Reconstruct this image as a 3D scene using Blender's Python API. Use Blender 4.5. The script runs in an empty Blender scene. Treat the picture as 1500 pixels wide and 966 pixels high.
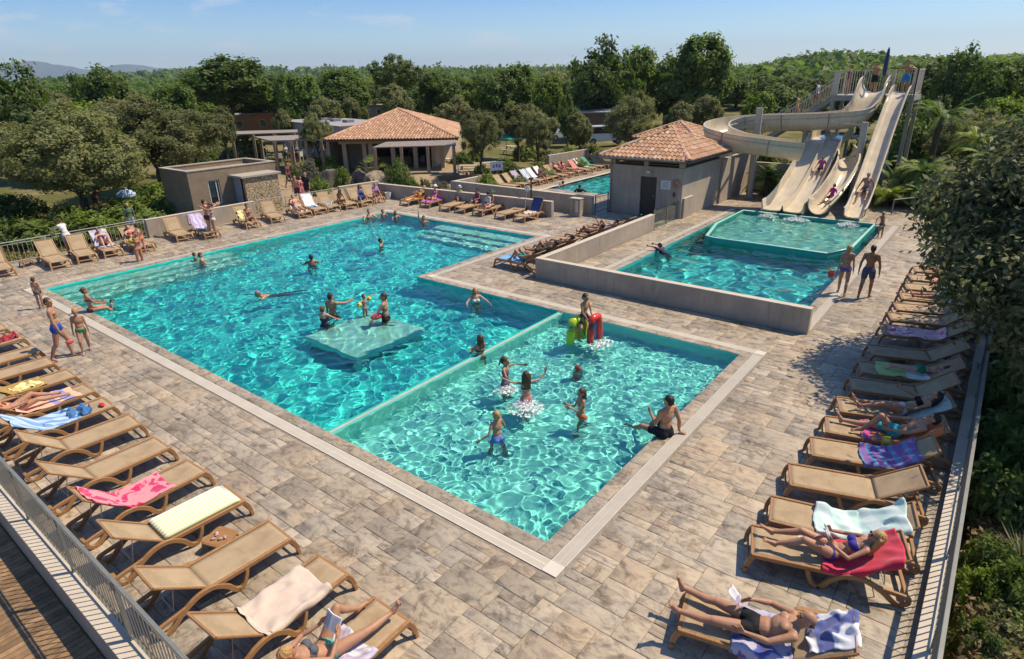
import bpy, bmesh, math, random
import numpy as np
from mathutils import Vector, Matrix, Euler
R=math.radians; PI=math.pi
SC=bpy.context.scene
COL=SC.collection
rnd=random.Random(7)
NR=np.random.RandomState(11)
# ------------------------------------------------------------------ camera (surveyed from the pool's right angles)
CF=903.7285; CP=0.38667; CR=-0.0212; CY=0.669793; CX,CYY,CZ=-5.8388,-3.9037,6.8
_f=Vector((math.cos(CY)*math.cos(CP),math.sin(CY)*math.cos(CP),-math.sin(CP)))
_r=Vector((math.sin(CY),-math.cos(CY),0)); _u=_r.cross(_f)
_c,_s=math.cos(CR),math.sin(CR)
CRt=_c*_r+_s*_u; CUp=-_s*_r+_c*_u; CPOS=Vector((CX,CYY,CZ))
def G(px,py,z=0.0):
    "survey point (photo measure) -> place on the level z"
    d=_f+CRt*((px-750)/CF)-CUp*((py-483)/CF)
    t=(z-CZ)/d.z
    return CPOS+d*t
def prj(p):
    d=Vector(p)-CPOS; z=d.dot(_f)
    return (750+CF*d.dot(CRt)/z, 483-CF*d.dot(CUp)/z)
def HH(p,py):
    "height above ground point p of a thing whose top is measured at py"
    lo,hi=0.0,60.0
    for _ in range(50):
        m=(lo+hi)/2
        if prj((p[0],p[1],(p[2] if len(p)>2 else 0)+m))[1]>py: lo=m
        else: hi=m
    return lo
cam=bpy.data.cameras.new('camera'); co=bpy.data.objects.new('camera',cam); COL.objects.link(co)
cam.sensor_width=36; cam.lens=CF/1500*36; cam.clip_end=60000; cam.clip_start=0.05
m=Matrix((CRt,CUp,-_f)).transposed().to_4x4(); m.translation=CPOS; co.matrix_world=m
SC.camera=co
SC.view_settings.view_transform='Standard'; SC.view_settings.look='None'; SC.view_settings.gamma=1
SC.view_settings.exposure=0.42
SC.cycles.use_denoising=True
SC.cycles.max_bounces=8; SC.cycles.diffuse_bounces=3; SC.cycles.glossy_bounces=3; SC.cycles.transmission_bounces=6; SC.cycles.transparent_max_bounces=8
SC.cycles.caustics_refractive=True; SC.cycles.caustics_reflective=False
# ------------------------------------------------------------------ light
SUN_EL=R(57); SUN_DIR=Vector((0.80,-0.60,0)).normalized()  # towards the sun, on plan
w=bpy.data.worlds.new('World'); SC.world=w; w.use_nodes=True
nt=w.node_tree; bg=nt.nodes['Background']
sk=nt.nodes.new('ShaderNodeTexSky'); sk.sky_type='NISHITA'; sk.sun_disc=False
sk.sun_elevation=SUN_EL; sk.sun_rotation=math.atan2(SUN_DIR.x,SUN_DIR.y)
sk.air_density=1.0; sk.dust_density=.3; sk.ozone_density=4.0
# a few thin clouds low over the horizon, on the sky itself
tc_=nt.nodes.new('ShaderNodeTexCoord'); mp_=nt.nodes.new('ShaderNodeMapping'); mp_.inputs['Scale'].default_value=(7,7,22); nt.links.new(tc_.outputs['Generated'],mp_.inputs[0])
nz_=nt.nodes.new('ShaderNodeTexNoise'); nz_.inputs['Scale'].default_value=1.5; nz_.inputs['Detail'].default_value=7; nz_.inputs['Roughness'].default_value=.62; nt.links.new(mp_.outputs[0],nz_.inputs['Vector'])
rp_=nt.nodes.new('ShaderNodeValToRGB'); rp_.color_ramp.elements[0].position=.53; rp_.color_ramp.elements[1].position=.66; nt.links.new(nz_.outputs[0],rp_.inputs[0])
sp_=nt.nodes.new('ShaderNodeSeparateXYZ'); nt.links.new(tc_.outputs['Generated'],sp_.inputs[0])
bd_=nt.nodes.new('ShaderNodeValToRGB'); e_=bd_.color_ramp.elements; e_[0].position=.02; e_[0].color=(0,0,0,1); e_[1].position=.055; e_[1].color=(1,1,1,1); e2_=bd_.color_ramp.elements.new(.105); e2_.color=(.25,.25,.25,1); e3_=bd_.color_ramp.elements.new(.16); e3_.color=(0,0,0,1); nt.links.new(sp_.outputs[2],bd_.inputs[0])
ml_=nt.nodes.new('ShaderNodeMath'); ml_.operation='MULTIPLY'; nt.links.new(rp_.outputs[0],ml_.inputs[0]); nt.links.new(bd_.outputs[0],ml_.inputs[1])
m2_=nt.nodes.new('ShaderNodeMath'); m2_.operation='MULTIPLY'; m2_.inputs[1].default_value=1.0; nt.links.new(ml_.outputs[0],m2_.inputs[0])
# the clouds hang in the north-west only; higher air is a deeper blue
dt_=nt.nodes.new('ShaderNodeVectorMath'); dt_.operation='DOT_PRODUCT'; nt.links.new(tc_.outputs['Generated'],dt_.inputs[0]); dt_.inputs[1].default_value=(.18,.98,0)
ma_=nt.nodes.new('ShaderNodeMapRange'); ma_.inputs[1].default_value=.62; ma_.inputs[2].default_value=.93; nt.links.new(dt_.outputs['Value'],ma_.inputs[0])
m3_=nt.nodes.new('ShaderNodeMath'); m3_.operation='MULTIPLY'; nt.links.new(m2_.outputs[0],m3_.inputs[0]); nt.links.new(ma_.outputs[0],m3_.inputs[1])
bl_=nt.nodes.new('ShaderNodeValToRGB'); q_=bl_.color_ramp.elements; q_[0].position=.0; q_[0].color=(1.12,1.10,1.08,1); q_[1].position=.14; q_[1].color=(.27,.54,.90,1); q2_=bl_.color_ramp.elements.new(.055); q2_.color=(.80,.93,1.03,1); q3_=bl_.color_ramp.elements.new(.5); q3_.color=(.62,.82,1,1); nt.links.new(sp_.outputs[2],bl_.inputs[0])
mb_=nt.nodes.new('ShaderNodeMix'); mb_.data_type='RGBA'; mb_.blend_type='MULTIPLY'; mb_.inputs[0].default_value=1; nt.links.new(sk.outputs[0],mb_.inputs[6]); nt.links.new(bl_.outputs[0],mb_.inputs[7])
mx_=nt.nodes.new('ShaderNodeMix'); mx_.data_type='RGBA'; nt.links.new(m3_.outputs[0],mx_.inputs[0]); nt.links.new(mb_.outputs[2],mx_.inputs[6]); mx_.inputs[7].default_value=(6.2,5.9,5.6,1)
nt.links.new(mx_.outputs[2],bg.inputs[0]); bg.inputs[1].default_value=0.122
sl=bpy.data.lights.new('sun','SUN'); so=bpy.data.objects.new('sun',sl); COL.objects.link(so)
sl.energy=4.7; sl.angle=R(0.53); sl.color=(1.0,0.86,0.655)
sd=SUN_DIR*math.cos(SUN_EL)+Vector((0,0,math.sin(SUN_EL)))
so.rotation_euler=sd.to_track_quat('Z','Y').to_euler()
# ------------------------------------------------------------------ tags
def tag(o,label=None,cat=None,group=None,kind=None):
    if label: o['label']=label
    if cat: o['category']=cat
    if group: o['group']=group
    if kind: o['kind']=kind
    return o
def empty(name,loc=(0,0,0),rz=0.0):
    o=bpy.data.objects.new(name,None); COL.objects.link(o); o.location=loc; o.rotation_euler=(0,0,rz); o.empty_display_size=.2
    return o
def thing(name,label,cat,loc=(0,0,0),rz=0.0,group=None):
    return tag(empty(name,loc,rz),label,cat,group)
def kids(o): return KIDS.get(o,[])
KIDS={}
def setpar(o,p):
    o.parent=p; KIDS.setdefault(p,[]).append(o)
def copy_tree(o,parent=None):
    c=o.copy(); COL.objects.link(c)
    if parent is not None: setpar(c,parent)
    for ch in list(KIDS.get(o,[])): copy_tree(ch,c)
    return c
# ------------------------------------------------------------------ mesh builder
class MB:
    def __init__(s): s.v=[]; s.f=[]; s.c=[]; s.mi=[]; s.col=None; s.m=0
    def add(s,vs,fs,mi=None):
        b=len(s.v); s.v.extend([tuple(p) for p in vs])
        for f in fs: s.f.append(tuple(i+b for i in f)); s.c.append(s.col or (1,1,1)); s.mi.append(s.m if mi is None else mi)
        return s
    def box(s,c,d,rz=0,M=None):
        cx,cy,cz=c; a,b,h=d[0]/2,d[1]/2,d[2]/2
        vs=[Vector((x,y,z)) for z in(-h,h) for (x,y) in((-a,-b),(a,-b),(a,b),(-a,b))]
        if M is None: M=Matrix.Rotation(rz,3,'Z')
        vs=[M@p+Vector(c) for p in vs]
        return s.add(vs,[(3,2,1,0),(4,5,6,7),(0,1,5,4),(1,2,6,5),(2,3,7,6),(3,0,4,7)])
    def ab(s,p,q,):
        c=[(p[i]+q[i])/2 for i in range(3)]; d=[abs(q[i]-p[i]) for i in range(3)]
        return s.box(c,d)
    def bar(s,p,q,w,h=None,up=(0,0,1)):
        "rectangular bar from p to q, w wide, h high"
        p=Vector(p);q=Vector(q);h=h or w
        d=(q-p); L=d.length; d.normalize(); up=Vector(up)
        if abs(d.dot(up))>.98: up=Vector((1,0,0))
        x=d.cross(up).normalized(); z=x.cross(d)
        vs=[]
        for e in(p,q):
            for (a,b) in((-1,-1),(1,-1),(1,1),(-1,1)): vs.append(e+x*(a*w/2)+z*(b*h/2))
        return s.add(vs,[(3,2,1,0),(4,5,6,7),(0,1,5,4),(1,2,6,5),(2,3,7,6),(3,0,4,7)])
    def sweep(s,path,prof,up=(0,0,1),cap=True,closed_prof=True,scale=None,ups=None):
        "profile (list of (a,b)) swept along path; a to the side, b up"
        P=[Vector(p) for p in path]; n=len(P); k=len(prof); vs=[]
        for i in range(n):
            d=(P[min(i+1,n-1)]-P[max(i-1,0)]).normalized(); u=Vector(ups[i]) if ups else Vector(up)
            if abs(d.dot(u))>.985: u=Vector((1,0,0)) if abs(d.x)<.9 else Vector((0,1,0))
            x=d.cross(u).normalized(); z=x.cross(d)
            sc=scale[i] if scale else 1
            for a,b in prof: vs.append(P[i]+x*a*sc+z*b*sc)
        fs=[]
        for i in range(n-1):
            for j in range(k if closed_prof else k-1):
                j2=(j+1)%k; fs.append((i*k+j,i*k+j2,(i+1)*k+j2,(i+1)*k+j))
        if cap and closed_prof: fs+= [tuple(range(k-1,-1,-1)),tuple((n-1)*k+j for j in range(k))]
        return s.add(vs,fs)
    def tube(s,path,r,n=8,cap=True):
        rr=r if isinstance(r,(list,tuple)) else [r]*len(path)
        prof=[(math.cos(2*PI*j/n),math.sin(2*PI*j/n)) for j in range(n)]
        return s.sweep(path,prof,scale=rr,cap=cap)
    def cyl(s,c,r,h,n=16,r2=None):
        r2=r if r2 is None else r2; x,y,z=c
        vs=[(x+r*math.cos(2*PI*j/n),y+r*math.sin(2*PI*j/n),z) for j in range(n)]+[(x+r2*math.cos(2*PI*j/n),y+r2*math.sin(2*PI*j/n),z+h) for j in range(n)]
        return s.add(vs,[tuple(range(n-1,-1,-1)),tuple(range(n,2*n))]+[(j,(j+1)%n,n+(j+1)%n,n+j) for j in range(n)])
    def lathe(s,prof,c=(0,0,0),n=20):
        vs=[];k=len(prof)
        for j in range(n):
            a=2*PI*j/n
            for r,z in prof: vs.append((c[0]+r*math.cos(a),c[1]+r*math.sin(a),c[2]+z))
        fs=[(j*k+i,((j+1)%n)*k+i,((j+1)%n)*k+i+1,j*k+i+1) for j in range(n) for i in range(k-1)]
        return s.add(vs,fs)
    def prism(s,poly,z0,z1):
        n=len(poly); vs=[(x,y,z0) for x,y in poly]+[(x,y,z1) for x,y in poly]
        return s.add(vs,[tuple(range(n-1,-1,-1)),tuple(range(n,2*n))]+[(j,(j+1)%n,n+(j+1)%n,n+j) for j in range(n)])
    def ell(s,c,r,n=12,m=8,M=None):
        vs=[];c=Vector(c)
        for i in range(m+1):
            t=PI*i/m
            for j in range(n):
                a=2*PI*j/n; p=Vector((r[0]*math.sin(t)*math.cos(a),r[1]*math.sin(t)*math.sin(a),r[2]*math.cos(t)))
                vs.append((M@p if M else p)+c)
        fs=[(i*n+j,(i+1)*n+j,(i+1)*n+(j+1)%n,i*n+(j+1)%n) for i in range(m) for j in range(n)]
        return s.add(vs,fs)
    def grid(s,fn,nu,nv):
        vs=[fn(i/nu,j/nv) for i in range(nu+1) for j in range(nv+1)]
        return s.add(vs,[(i*(nv+1)+j,(i+1)*(nv+1)+j,(i+1)*(nv+1)+j+1,i*(nv+1)+j+1) for i in range(nu) for j in range(nv)])
    def mesh(s,name,mats,smooth=False):
        me=bpy.data.meshes.new(name); me.from_pydata(s.v,[],s.f)
        for m in (mats if isinstance(mats,(list,tuple)) else [mats]): me.materials.append(m)
        if any(s.mi): me.polygons.foreach_set('material_index',s.mi)
        if any(c!=(1,1,1) for c in s.c):
            at=me.color_attributes.new('col','FLOAT_COLOR','CORNER')
            a=np.repeat(np.array([(c[0],c[1],c[2],1) for c in s.c],dtype=np.float32),[len(f) for f in s.f],axis=0)
            at.data.foreach_set('color',a.ravel())
        if smooth: me.polygons.foreach_set('use_smooth',[True]*len(s.f))
        me.update(); return me
    def build(s,name,mats,parent=None,smooth=False,bevel=0,kind=None,seg=2,loc=None):
        me=s.mesh(name,mats,smooth); return link(name,me,parent,bevel,kind,seg,loc)
def link(name,me,parent=None,bevel=0,kind=None,seg=2,loc=None):
    o=bpy.data.objects.new(name,me); COL.objects.link(o)
    if parent is not None: setpar(o,parent)
    if loc: o.location=loc
    if bevel:
        b=o.modifiers.new('bevel','BEVEL'); b.width=bevel; b.segments=seg; b.limit_method='ANGLE'; b.angle_limit=R(35)
    if kind: o['kind']=kind
    return o
def fastmesh(name,V,F,mats,smooth=False,col=None,shade_col=None):
    "numpy arrays V (n,3), F (m,k) -> mesh, col (m,3) per face"
    V=np.asarray(V,dtype=np.float32);F=np.asarray(F,dtype=np.int32);k=F.shape[1]
    me=bpy.data.meshes.new(name); me.vertices.add(len(V)); me.vertices.foreach_set('co',V.ravel())
    me.loops.add(F.size); me.loops.foreach_set('vertex_index',F.ravel())
    me.polygons.add(len(F)); me.polygons.foreach_set('loop_start',np.arange(0,F.size,k,dtype=np.int32))
    try: me.polygons.foreach_set('loop_total',np.full(len(F),k,dtype=np.int32))
    except Exception: pass
    for m in (mats if isinstance(mats,(list,tuple)) else [mats]): me.materials.append(m)
    if col is not None:
        at=me.color_attributes.new('col','FLOAT_COLOR','CORNER')
        c=np.concatenate([col,np.ones((len(F),1))],1).astype(np.float32)
        at.data.foreach_set('color',np.repeat(c,k,axis=0).ravel())
    if smooth: me.polygons.foreach_set('use_smooth',np.ones(len(F),dtype=bool))
    me.update(calc_edges=True); me.validate(); return me
# ------------------------------------------------------------------ materials
MATS={}
class NT:
    def __init__(s,name):
        s.m=bpy.data.materials.new(name); s.m.use_nodes=True; s.t=s.m.node_tree; s.b=s.t.nodes['Principled BSDF']; s.o=s.t.nodes['Material Output']
    def n(s,typ,**kw):
        nd=s.t.nodes.new('ShaderNode'+typ)
        for k,v in kw.items():
            if k.startswith('i_'):
                key=k[2:]; key=int(key) if key.isdigit() else key
                nd.inputs[key].default_value=v
            else: setattr(nd,k,v)
        return nd
    def l(s,a,b): s.t.links.new(a,b)
    def coord(s,scale=(1,1,1),which='Object',loc=(0,0,0),rot=(0,0,0)):
        tc=s.n('TexCoord'); mp=s.n('Mapping'); mp.inputs['Scale'].default_value=scale; mp.inputs['Location'].default_value=loc; mp.inputs['Rotation'].default_value=rot
        s.l(tc.outputs[which],mp.inputs[0]); return mp.outputs[0]
    def noise(s,vec,scale,detail=4,rough=.55,dist=0):
        n=s.n('TexNoise'); n.inputs['Scale'].default_value=scale; n.inputs['Detail'].default_value=detail; n.inputs['Roughness'].default_value=rough; n.inputs['Distortion'].default_value=dist
        s.l(vec,n.inputs['Vector']); return n
    def ramp(s,fac,stops,interp='LINEAR'):
        r=s.n('ValToRGB'); r.color_ramp.interpolation=interp; e=r.color_ramp.elements
        while len(e)<len(stops): e.new(.5)
        for i,(p,c) in enumerate(stops): e[i].position=p; e[i].color=(*c,1) if len(c)==3 else c
        s.l(fac,r.inputs[0]); return r.outputs[0]
    def mix(s,a,b,fac,blend='MIX'):
        x=s.n('Mix',data_type='RGBA',blend_type=blend)
        for i,v in ((0,fac),(6,a),(7,b)):
            if hasattr(v,'links') or hasattr(v,'is_linked'): s.l(v,x.inputs[i])
            else: x.inputs[i].default_value=v if not isinstance(v,tuple) else ((*v,1) if len(v)==3 else v)
        return x.outputs[2]
    def attr(s,name='col'):
        a=s.n('Attribute'); a.attribute_name=name; return a.outputs['Color']
    def bump(s,h,strength=.3,dist=.01):
        b=s.n('Bump'); b.inputs['Strength'].default_value=strength; b.inputs['Distance'].default_value=dist
        s.l(h,b.inputs['Height']); s.l(b.outputs[0],s.b.inputs['Normal']); return b
    def set(s,**kw):
        nm=dict(col='Base Color',rough='Roughness',metal='Metallic',spec='Specular IOR Level',trans='Transmission Weight',ior='IOR',alpha='Alpha',sss='Subsurface Weight',coat='Coat Weight',sheen='Sheen Weight')
        for k,v in kw.items():
            i=s.b.inputs[nm[k]]
            if hasattr(v,'is_linked'): s.l(v,i)
            else: i.default_value=(*v,1) if isinstance(v,tuple) and len(v)==3 else v
        return s
def simple(name,c,rough=.6,var=.12,scale=6,metal=0,bump=0,attr=False,spec=.4,bscale=None):
    "plain colour broken up by soft noise"
    if name in MATS: return MATS[name]
    t=NT(name); v=t.coord()
    n=t.noise(v,scale,5,.6)
    a=tuple(max(0,x*(1-var)) for x in c); b=tuple(min(1,x*(1+var)) for x in c)
    col=t.ramp(n.outputs[0],[(.3,a),(.7,b)])
    if attr: col=t.mix(col,t.attr(),1.0,'MULTIPLY')
    t.set(col=col,rough=rough,metal=metal,spec=spec)
    if bump:
        nb=t.noise(v,bscale or scale*6,4,.6); t.bump(nb.outputs[0],bump,.01)
    MATS[name]=t.m; return t.m
# ================================================================== paving, pools, water
WL=-0.06            # water level of the big pool
WL2=-0.10           # lower landing pool
def m_slate():
    t=NT('slate'); tc=t.n('TexCoord')
    at=t.n('Attribute'); at.attribute_name='col'
    # each stone carries its own offset so veins never run on into its neighbour
    off=t.n('VectorMath',operation='MULTIPLY'); t.l(at.outputs['Color'],off.inputs[0]); off.inputs[1].default_value=(137,211,89)
    ad=t.n('VectorMath',operation='ADD'); t.l(tc.outputs['Object'],ad.inputs[0]); t.l(off.outputs[0],ad.inputs[1])
    mp=t.n('Mapping'); mp.inputs['Scale'].default_value=(1.6,.75,1); t.l(ad.outputs[0],mp.inputs[0])
    v=mp.outputs[0]
    n1=t.noise(v,1.5,6,.62,1.6); n2=t.noise(v,6,5,.65,.6); n3=t.noise(v,30,3,.6)
    sep=t.n('SeparateColor'); t.l(at.outputs['Color'],sep.inputs[0])
    base=t.ramp(sep.outputs[0],[(0,(.275,.235,.185)),(.25,(.365,.305,.23)),(.45,(.325,.285,.235)),(.7,(.41,.345,.265)),(.88,(.345,.275,.20)),(1,(.44,.385,.315))])
    vein=t.ramp(n1.outputs[0],[(.32,(.46,.44,.44)),(.46,(1,.98,.95)),(.58,(1.13,1.08,1.0)),(.68,(.62,.6,.58))])
    c=t.mix(base,vein,.85,'MULTIPLY')
    sp=t.ramp(n2.outputs[0],[(.36,(.68,.66,.64)),(.5,(1,1,1)),(.7,(1.1,1.07,1.02))])
    c=t.mix(c,sp,.8,'MULTIPLY')
    # wide weathering over the whole terrace
    nw=t.noise(tc.outputs['Object'],.35,5,.65); wz=t.ramp(nw.outputs[0],[(.36,(.74,.75,.78)),(.52,(1,1,1)),(.7,(1.08,1.04,.98))])
    c=t.mix(c,wz,.9,'MULTIPLY')
    # old damp and dirt patches, broken at the edges
    ns=t.noise(ad.outputs[0],2.6,7,.72,.9); st=t.ramp(ns.outputs[0],[(.545,(1,1,1)),(.61,(.60,.56,.52))]); c=t.mix(c,st,.85,'MULTIPLY')
    nd=t.noise(tc.outputs['Object'],1.1,8,.75,.5); sd_=t.ramp(nd.outputs[0],[(.56,(1,1,1)),(.615,(.63,.595,.56))]); c=t.mix(c,sd_,.75,'MULTIPLY')
    rr=t.ramp(n2.outputs[0],[(.35,(.42,)*3),(.65,(.72,)*3)])
    t.set(col=c,rough=rr,spec=.35)
    h=t.mix(n1.outputs[0],n2.outputs[0],.5); h=t.mix(h,n3.outputs[0],.25)
    t.bump(h,.55,.02)
    return t.m
SLATE=m_slate()
MORTAR=simple('mortar',(.24,.20,.155),.9,.25,9)
def m_plaster():
    t=NT('plaster'); v=t.coord(); n=t.noise(v,1.6,6,.65); s=t.noise(t.coord((5,5,.45)),1.7,5,.7); k=t.noise(v,.55,3,.6)
    c=t.ramp(n.outputs[0],[(.3,(.355,.295,.23)),(.7,(.43,.36,.285))]); c=t.mix(c,t.ramp(s.outputs[0],[(.53,(1,1,1)),(.68,(.70,.68,.66))]),.8,'MULTIPLY'); c=t.mix(c,t.ramp(k.outputs[0],[(.4,(.88,.88,.89)),(.6,(1.05,1.04,1.02))]),1.0,'MULTIPLY')
    t.set(col=c,rough=.87,spec=.2); t.bump(t.noise(v,45,4,.6).outputs[0],.3,.01); return t.m
PLASTER=m_plaster()
CAP=simple('plaster_cap',(.50,.43,.34),.8,.08,3,bump=.2,bscale=50)
GRATE=simple('pool_grating',(.58,.52,.43),.5,.07,2)
DARK=simple('dark_gap',(.03,.03,.03),.9)
def rects_minus(x0,y0,x1,y1,holes,cell):
    nx=int(round((x1-x0)/cell)); ny=int(round((y1-y0)/cell))
    xs=x0+(np.arange(nx)+.5)*cell; ys=y0+(np.arange(ny)+.5)*cell
    free=np.ones((nx,ny),bool)
    for (a,b,c,d) in holes:
        free&=~(((xs[:,None]>a)&(xs[:,None]<c))&((ys[None,:]>b)&(ys[None,:]<d)))
    return free
def ashlar(x0,y0,x1,y1,holes,cell,sizes,seed,V,F,C,gap=.0042,zj=.0025):
    r=random.Random(seed); free=rects_minus(x0,y0,x1,y1,holes,cell); nx,ny=free.shape
    for i in range(nx):
        for j in range(ny):
            if not free[i,j]: continue
            a,b=r.choice(sizes)
            while a>1 and (i+a>nx or not free[i:i+a,j:j+b].all()): a-=1
            while b>1 and (j+b>ny or not free[i:i+a,j:j+b].all()): b-=1
            if not free[i:i+a,j:j+b].all(): a=b=1
            free[i:i+a,j:j+b]=False
            stone(x0+i*cell,y0+j*cell,x0+(i+a)*cell,y0+(j+b)*cell,r,V,F,C,gap,zj)
def stone(xa,ya,xb,yb,r,V,F,C,gap=.006,zj=.0025,z0=0.0,th=.03,tone=None):
    k=len(V); g=lambda:gap*(.5+r.random()*1.1)
    z=z0+(r.random()-.5)*zj; tx=(r.random()-.5)*.004; ty=(r.random()-.5)*.004
    q=[(xa+g(),ya+g()),(xb-g(),ya+g()),(xb-g(),yb-g()),(xa+g(),yb-g())]
    cx,cy=(xa+xb)/2,(ya+yb)/2
    top=[(x,y,z+(x-cx)*tx+(y-cy)*ty) for x,y in q]
    ch=.005
    ins=[(x+ch*(1 if x<cx else -1),y+ch*(1 if y<cy else -1),zz+.0025) for x,y,zz in top]
    V.extend(ins); V.extend(top); V.extend([(x,y,z0-th) for x,y,_ in top])
    F.append((k,k+1,k+2,k+3))
    for a in range(4):
        b=(a+1)%4; F.append((k+4+a,k+4+b,k+b,k+a)); F.append((k+8+a,k+8+b,k+4+b,k+4+a))
    c=(tone if tone is not None else r.random(),r.random(),r.random()); C.extend([c]*9)
HOLES=[(0,0,9.86,12.05),(0,12.05,17.42,23.43),   # big pool with its kerb
       (11.72,-.6,11.98,8.9),(11.8,-.55,27.9,7.45),(11.8,8.62,21.1,8.9),   # landing pool, its walls
       (23.6,8.7,31,12.7)]
V=[];F=[];C=[]
SZ=[(2,3),(2,4),(3,4),(2,2),(3,3),(2,3),(3,5),(2,5),(1,3),(1,2),(2,4),(4,5),(3,2)]
ashlar(-4.2,-4.2,28.2,28.56,HOLES,.18,SZ,5,V,F,C)
ashlar(28.2,-4.2,33,8.6,[],.24,SZ,6,V,F,C)
ashlar(23.2,20.02,41.2,23.3,[],.24,SZ,8,V,F,C)
o=link('paving',fastmesh('paving',V,F,SLATE,col=np.array(C))); o['kind']='structure'
# bed under the stones, as strips round the pools
b=MB()
for (x0,y0,x1,y1) in [(-4.3,-4.3,33,0),(-4.3,0,0,28.7),(0,23.43,23.6,28.7),(17.42,8.9,23.6,23.43),(9.86,8.9,17.42,12.05),(9.86,0,11.72,8.9),(27.9,0,33,8.62),(11.98,7.45,27.9,8.62)]:
    b.ab((x0,y0,-.30),(x1,y1,-.013))
b.build('paving_bed',MORTAR,kind='structure')
# ---- kerb of stone slabs and white overflow grating round every pool
def kerb_run(p,q,inside,V,F,C,r,w=.27,z0=0.006):
    "slabs along p->q; inside = unit vector pointing to the water"
    horiz=abs(q[0]-p[0])>abs(q[1]-p[1]); L=abs(q[0]-p[0]) if horiz else abs(q[1]-p[1]); t=0
    s=(1 if (q[0]>p[0] if horiz else q[1]>p[1]) else -1)
    while t<L-.01:
        n=min(L-t,.45+r.random()*.35); n=L-t if L-t-n<.25 else n
        if horiz: a=(p[0]+s*t,p[1],p[0]+s*(t+n),p[1]+inside[1]*w)
        else: a=(p[0],p[1]+s*t,p[0]+inside[0]*w,p[1]+s*(t+n))
        stone(min(a[0],a[2]),min(a[1],a[3]),max(a[0],a[2]),max(a[1],a[3]),r,V,F,C,.003,.002,z0,.07,tone=.05+.5*r.random())
        t+=n
def grate_run(mb,dk,p,q,inside,w=.27,fine=True,z=.0):
    horiz=abs(q[0]-p[0])>abs(q[1]-p[1])
    ix,iy=inside
    def seg(a0,a1,t0,t1,zt,zb,mbx):
        if horiz:
            y0=p[1]+iy*t0;y1=p[1]+iy*t1; mbx.ab((a0,min(y0,y1),zb),(a1,max(y0,y1),zt))
        else:
            x0=p[0]+ix*t0;x1=p[0]+ix*t1; mbx.ab((min(x0,x1),a0,zb),(max(x0,x1),a1,zt))
    A,B=(sorted((p[0],q[0])) if horiz else sorted((p[1],q[1])))
    seg(A,B,.0,w,z-.03,z-.05,dk)
    seg(A,B,0.004,.022,z+.003,z-.03,mb); seg(A,B,w-.034,w-.016,z+.003,z-.03,mb); seg(A,B,w*.5-.012,w*.5+.012,z+.0015,z-.03,mb)
    st=.022; n=int((B-A)/st)
    for i in range(n): a=A+i*st; seg(a,a+.0135,.0,w-.010,z+.006,z-.02,mb)
rk=random.Random(3)
V=[];F=[];C=[]
gm=MB(); gd=MB()
w=.27
loop=[((0,0),(9.86,0),(0,1)),((9.86,0),(9.86,12.05),(-1,0)),((9.86,12.05),(17.42,12.05),(0,1)),((17.42,12.05),(17.42,23.43),(-1,0)),((17.42,23.43),(0,23.43),(0,-1)),((0,23.43),(0,0),(1,0))]
# grating runs (corners get a plain white plate)
runs=[((w,0),(9.86-w,0),(0,1)),((9.86,w),(9.86,12.05),(-1,0)),((9.86,12.05),(17.42-w,12.05),(0,1)),((17.42,12.05+w),(17.42,23.43-w),(-1,0)),((17.42-w,23.43),(w,23.43),(0,-1)),((0,23.43-w),(0,w),(1,0))]
for p,q,i in runs: grate_run(gm,gd,p,q,i)
for (x,y) in [(0,0),(9.86-w,0),(17.42-w,12.05),(17.42-w,23.43-w),(0,23.43-w),(9.86-w,12.05)]:
    gm.ab((x+.004,y+.004,-.03),(x+w-.008,y+w-.008,.008))
kr=[((w,w),(9.86-w,w),(0,1)),((9.86-w,2*w),(9.86-w,12.05+w),(-1,0)),((9.86-2*w,12.05+w),(17.42-w,12.05+w),(0,1)),((17.42-w,12.05+2*w),(17.42-w,23.43-w),(-1,0)),((17.42-2*w,23.43-w),(w,23.43-w),(0,-1)),((w,23.43-2*w),(w,2*w),(1,0))]
for p,q,i in kr: kerb_run(p,q,i,V,F,C,rk)
o=link('pool_kerb',fastmesh('pool_kerb',V,F,SLATE,col=np.array(C))); o['kind']='structure'
o=gm.build('pool_edge',GRATE,kind='structure'); o2=gd.build('gutter',DARK,kind='structure')
# ---- basins
def m_liner(name,c,c2):
    t=NT(name); v=t.coord(); n=t.noise(v,1.2,4,.5)
    t.set(col=t.ramp(n.outputs[0],[(.3,c),(.7,c2)]),rough=.5,spec=.2); return t.m
LINER=m_liner('pool_liner',(.045,.66,.60),(.07,.72,.65))
LINERK=m_liner('pool_liner_light',(.20,.70,.605),(.27,.76,.66))
LINERP=m_liner('pool_platform_tiles',(.24,.58,.51),(.31,.64,.56))
X0,X1,X2=.54,9.32,16.88; Y0,Y1,Y2,YD=.54,12.59,22.89,6.12
ZM,ZK=-1.40,-.72
bm=MB()
def wall_quads(m,poly,z0,z1):
    n=len(poly)
    for i in range(n):
        a=poly[i];b_=poly[(i+1)%n]; m.add([(a[0],a[1],z0),(b_[0],b_[1],z0),(b_[0],b_[1],z1),(a[0],a[1],z1)],[(3,2,1,0)])
P_main=[(X0,YD+.07),(X1,YD+.07),(X1,Y1),(X2,Y1),(X2,Y2),(X0,Y2)]
bm.add([(x,y,ZM) for x,y in P_main],[tuple(range(6))]); wall_quads(bm,P_main,ZM,.0)
main_basin=bm.build('pool_basin',LINER,kind='structure')
bk=MB(); P_k=[(X0,Y0),(X1,Y0),(X1,YD-.07),(X0,YD-.07)]
bk.add([(x,y,ZK) for x,y in P_k],[(0,1,2,3)]); wall_quads(bk,P_k,ZK,.0)
kids_basin=bk.build('paddling_pool_basin',LINERK,kind='structure')
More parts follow.
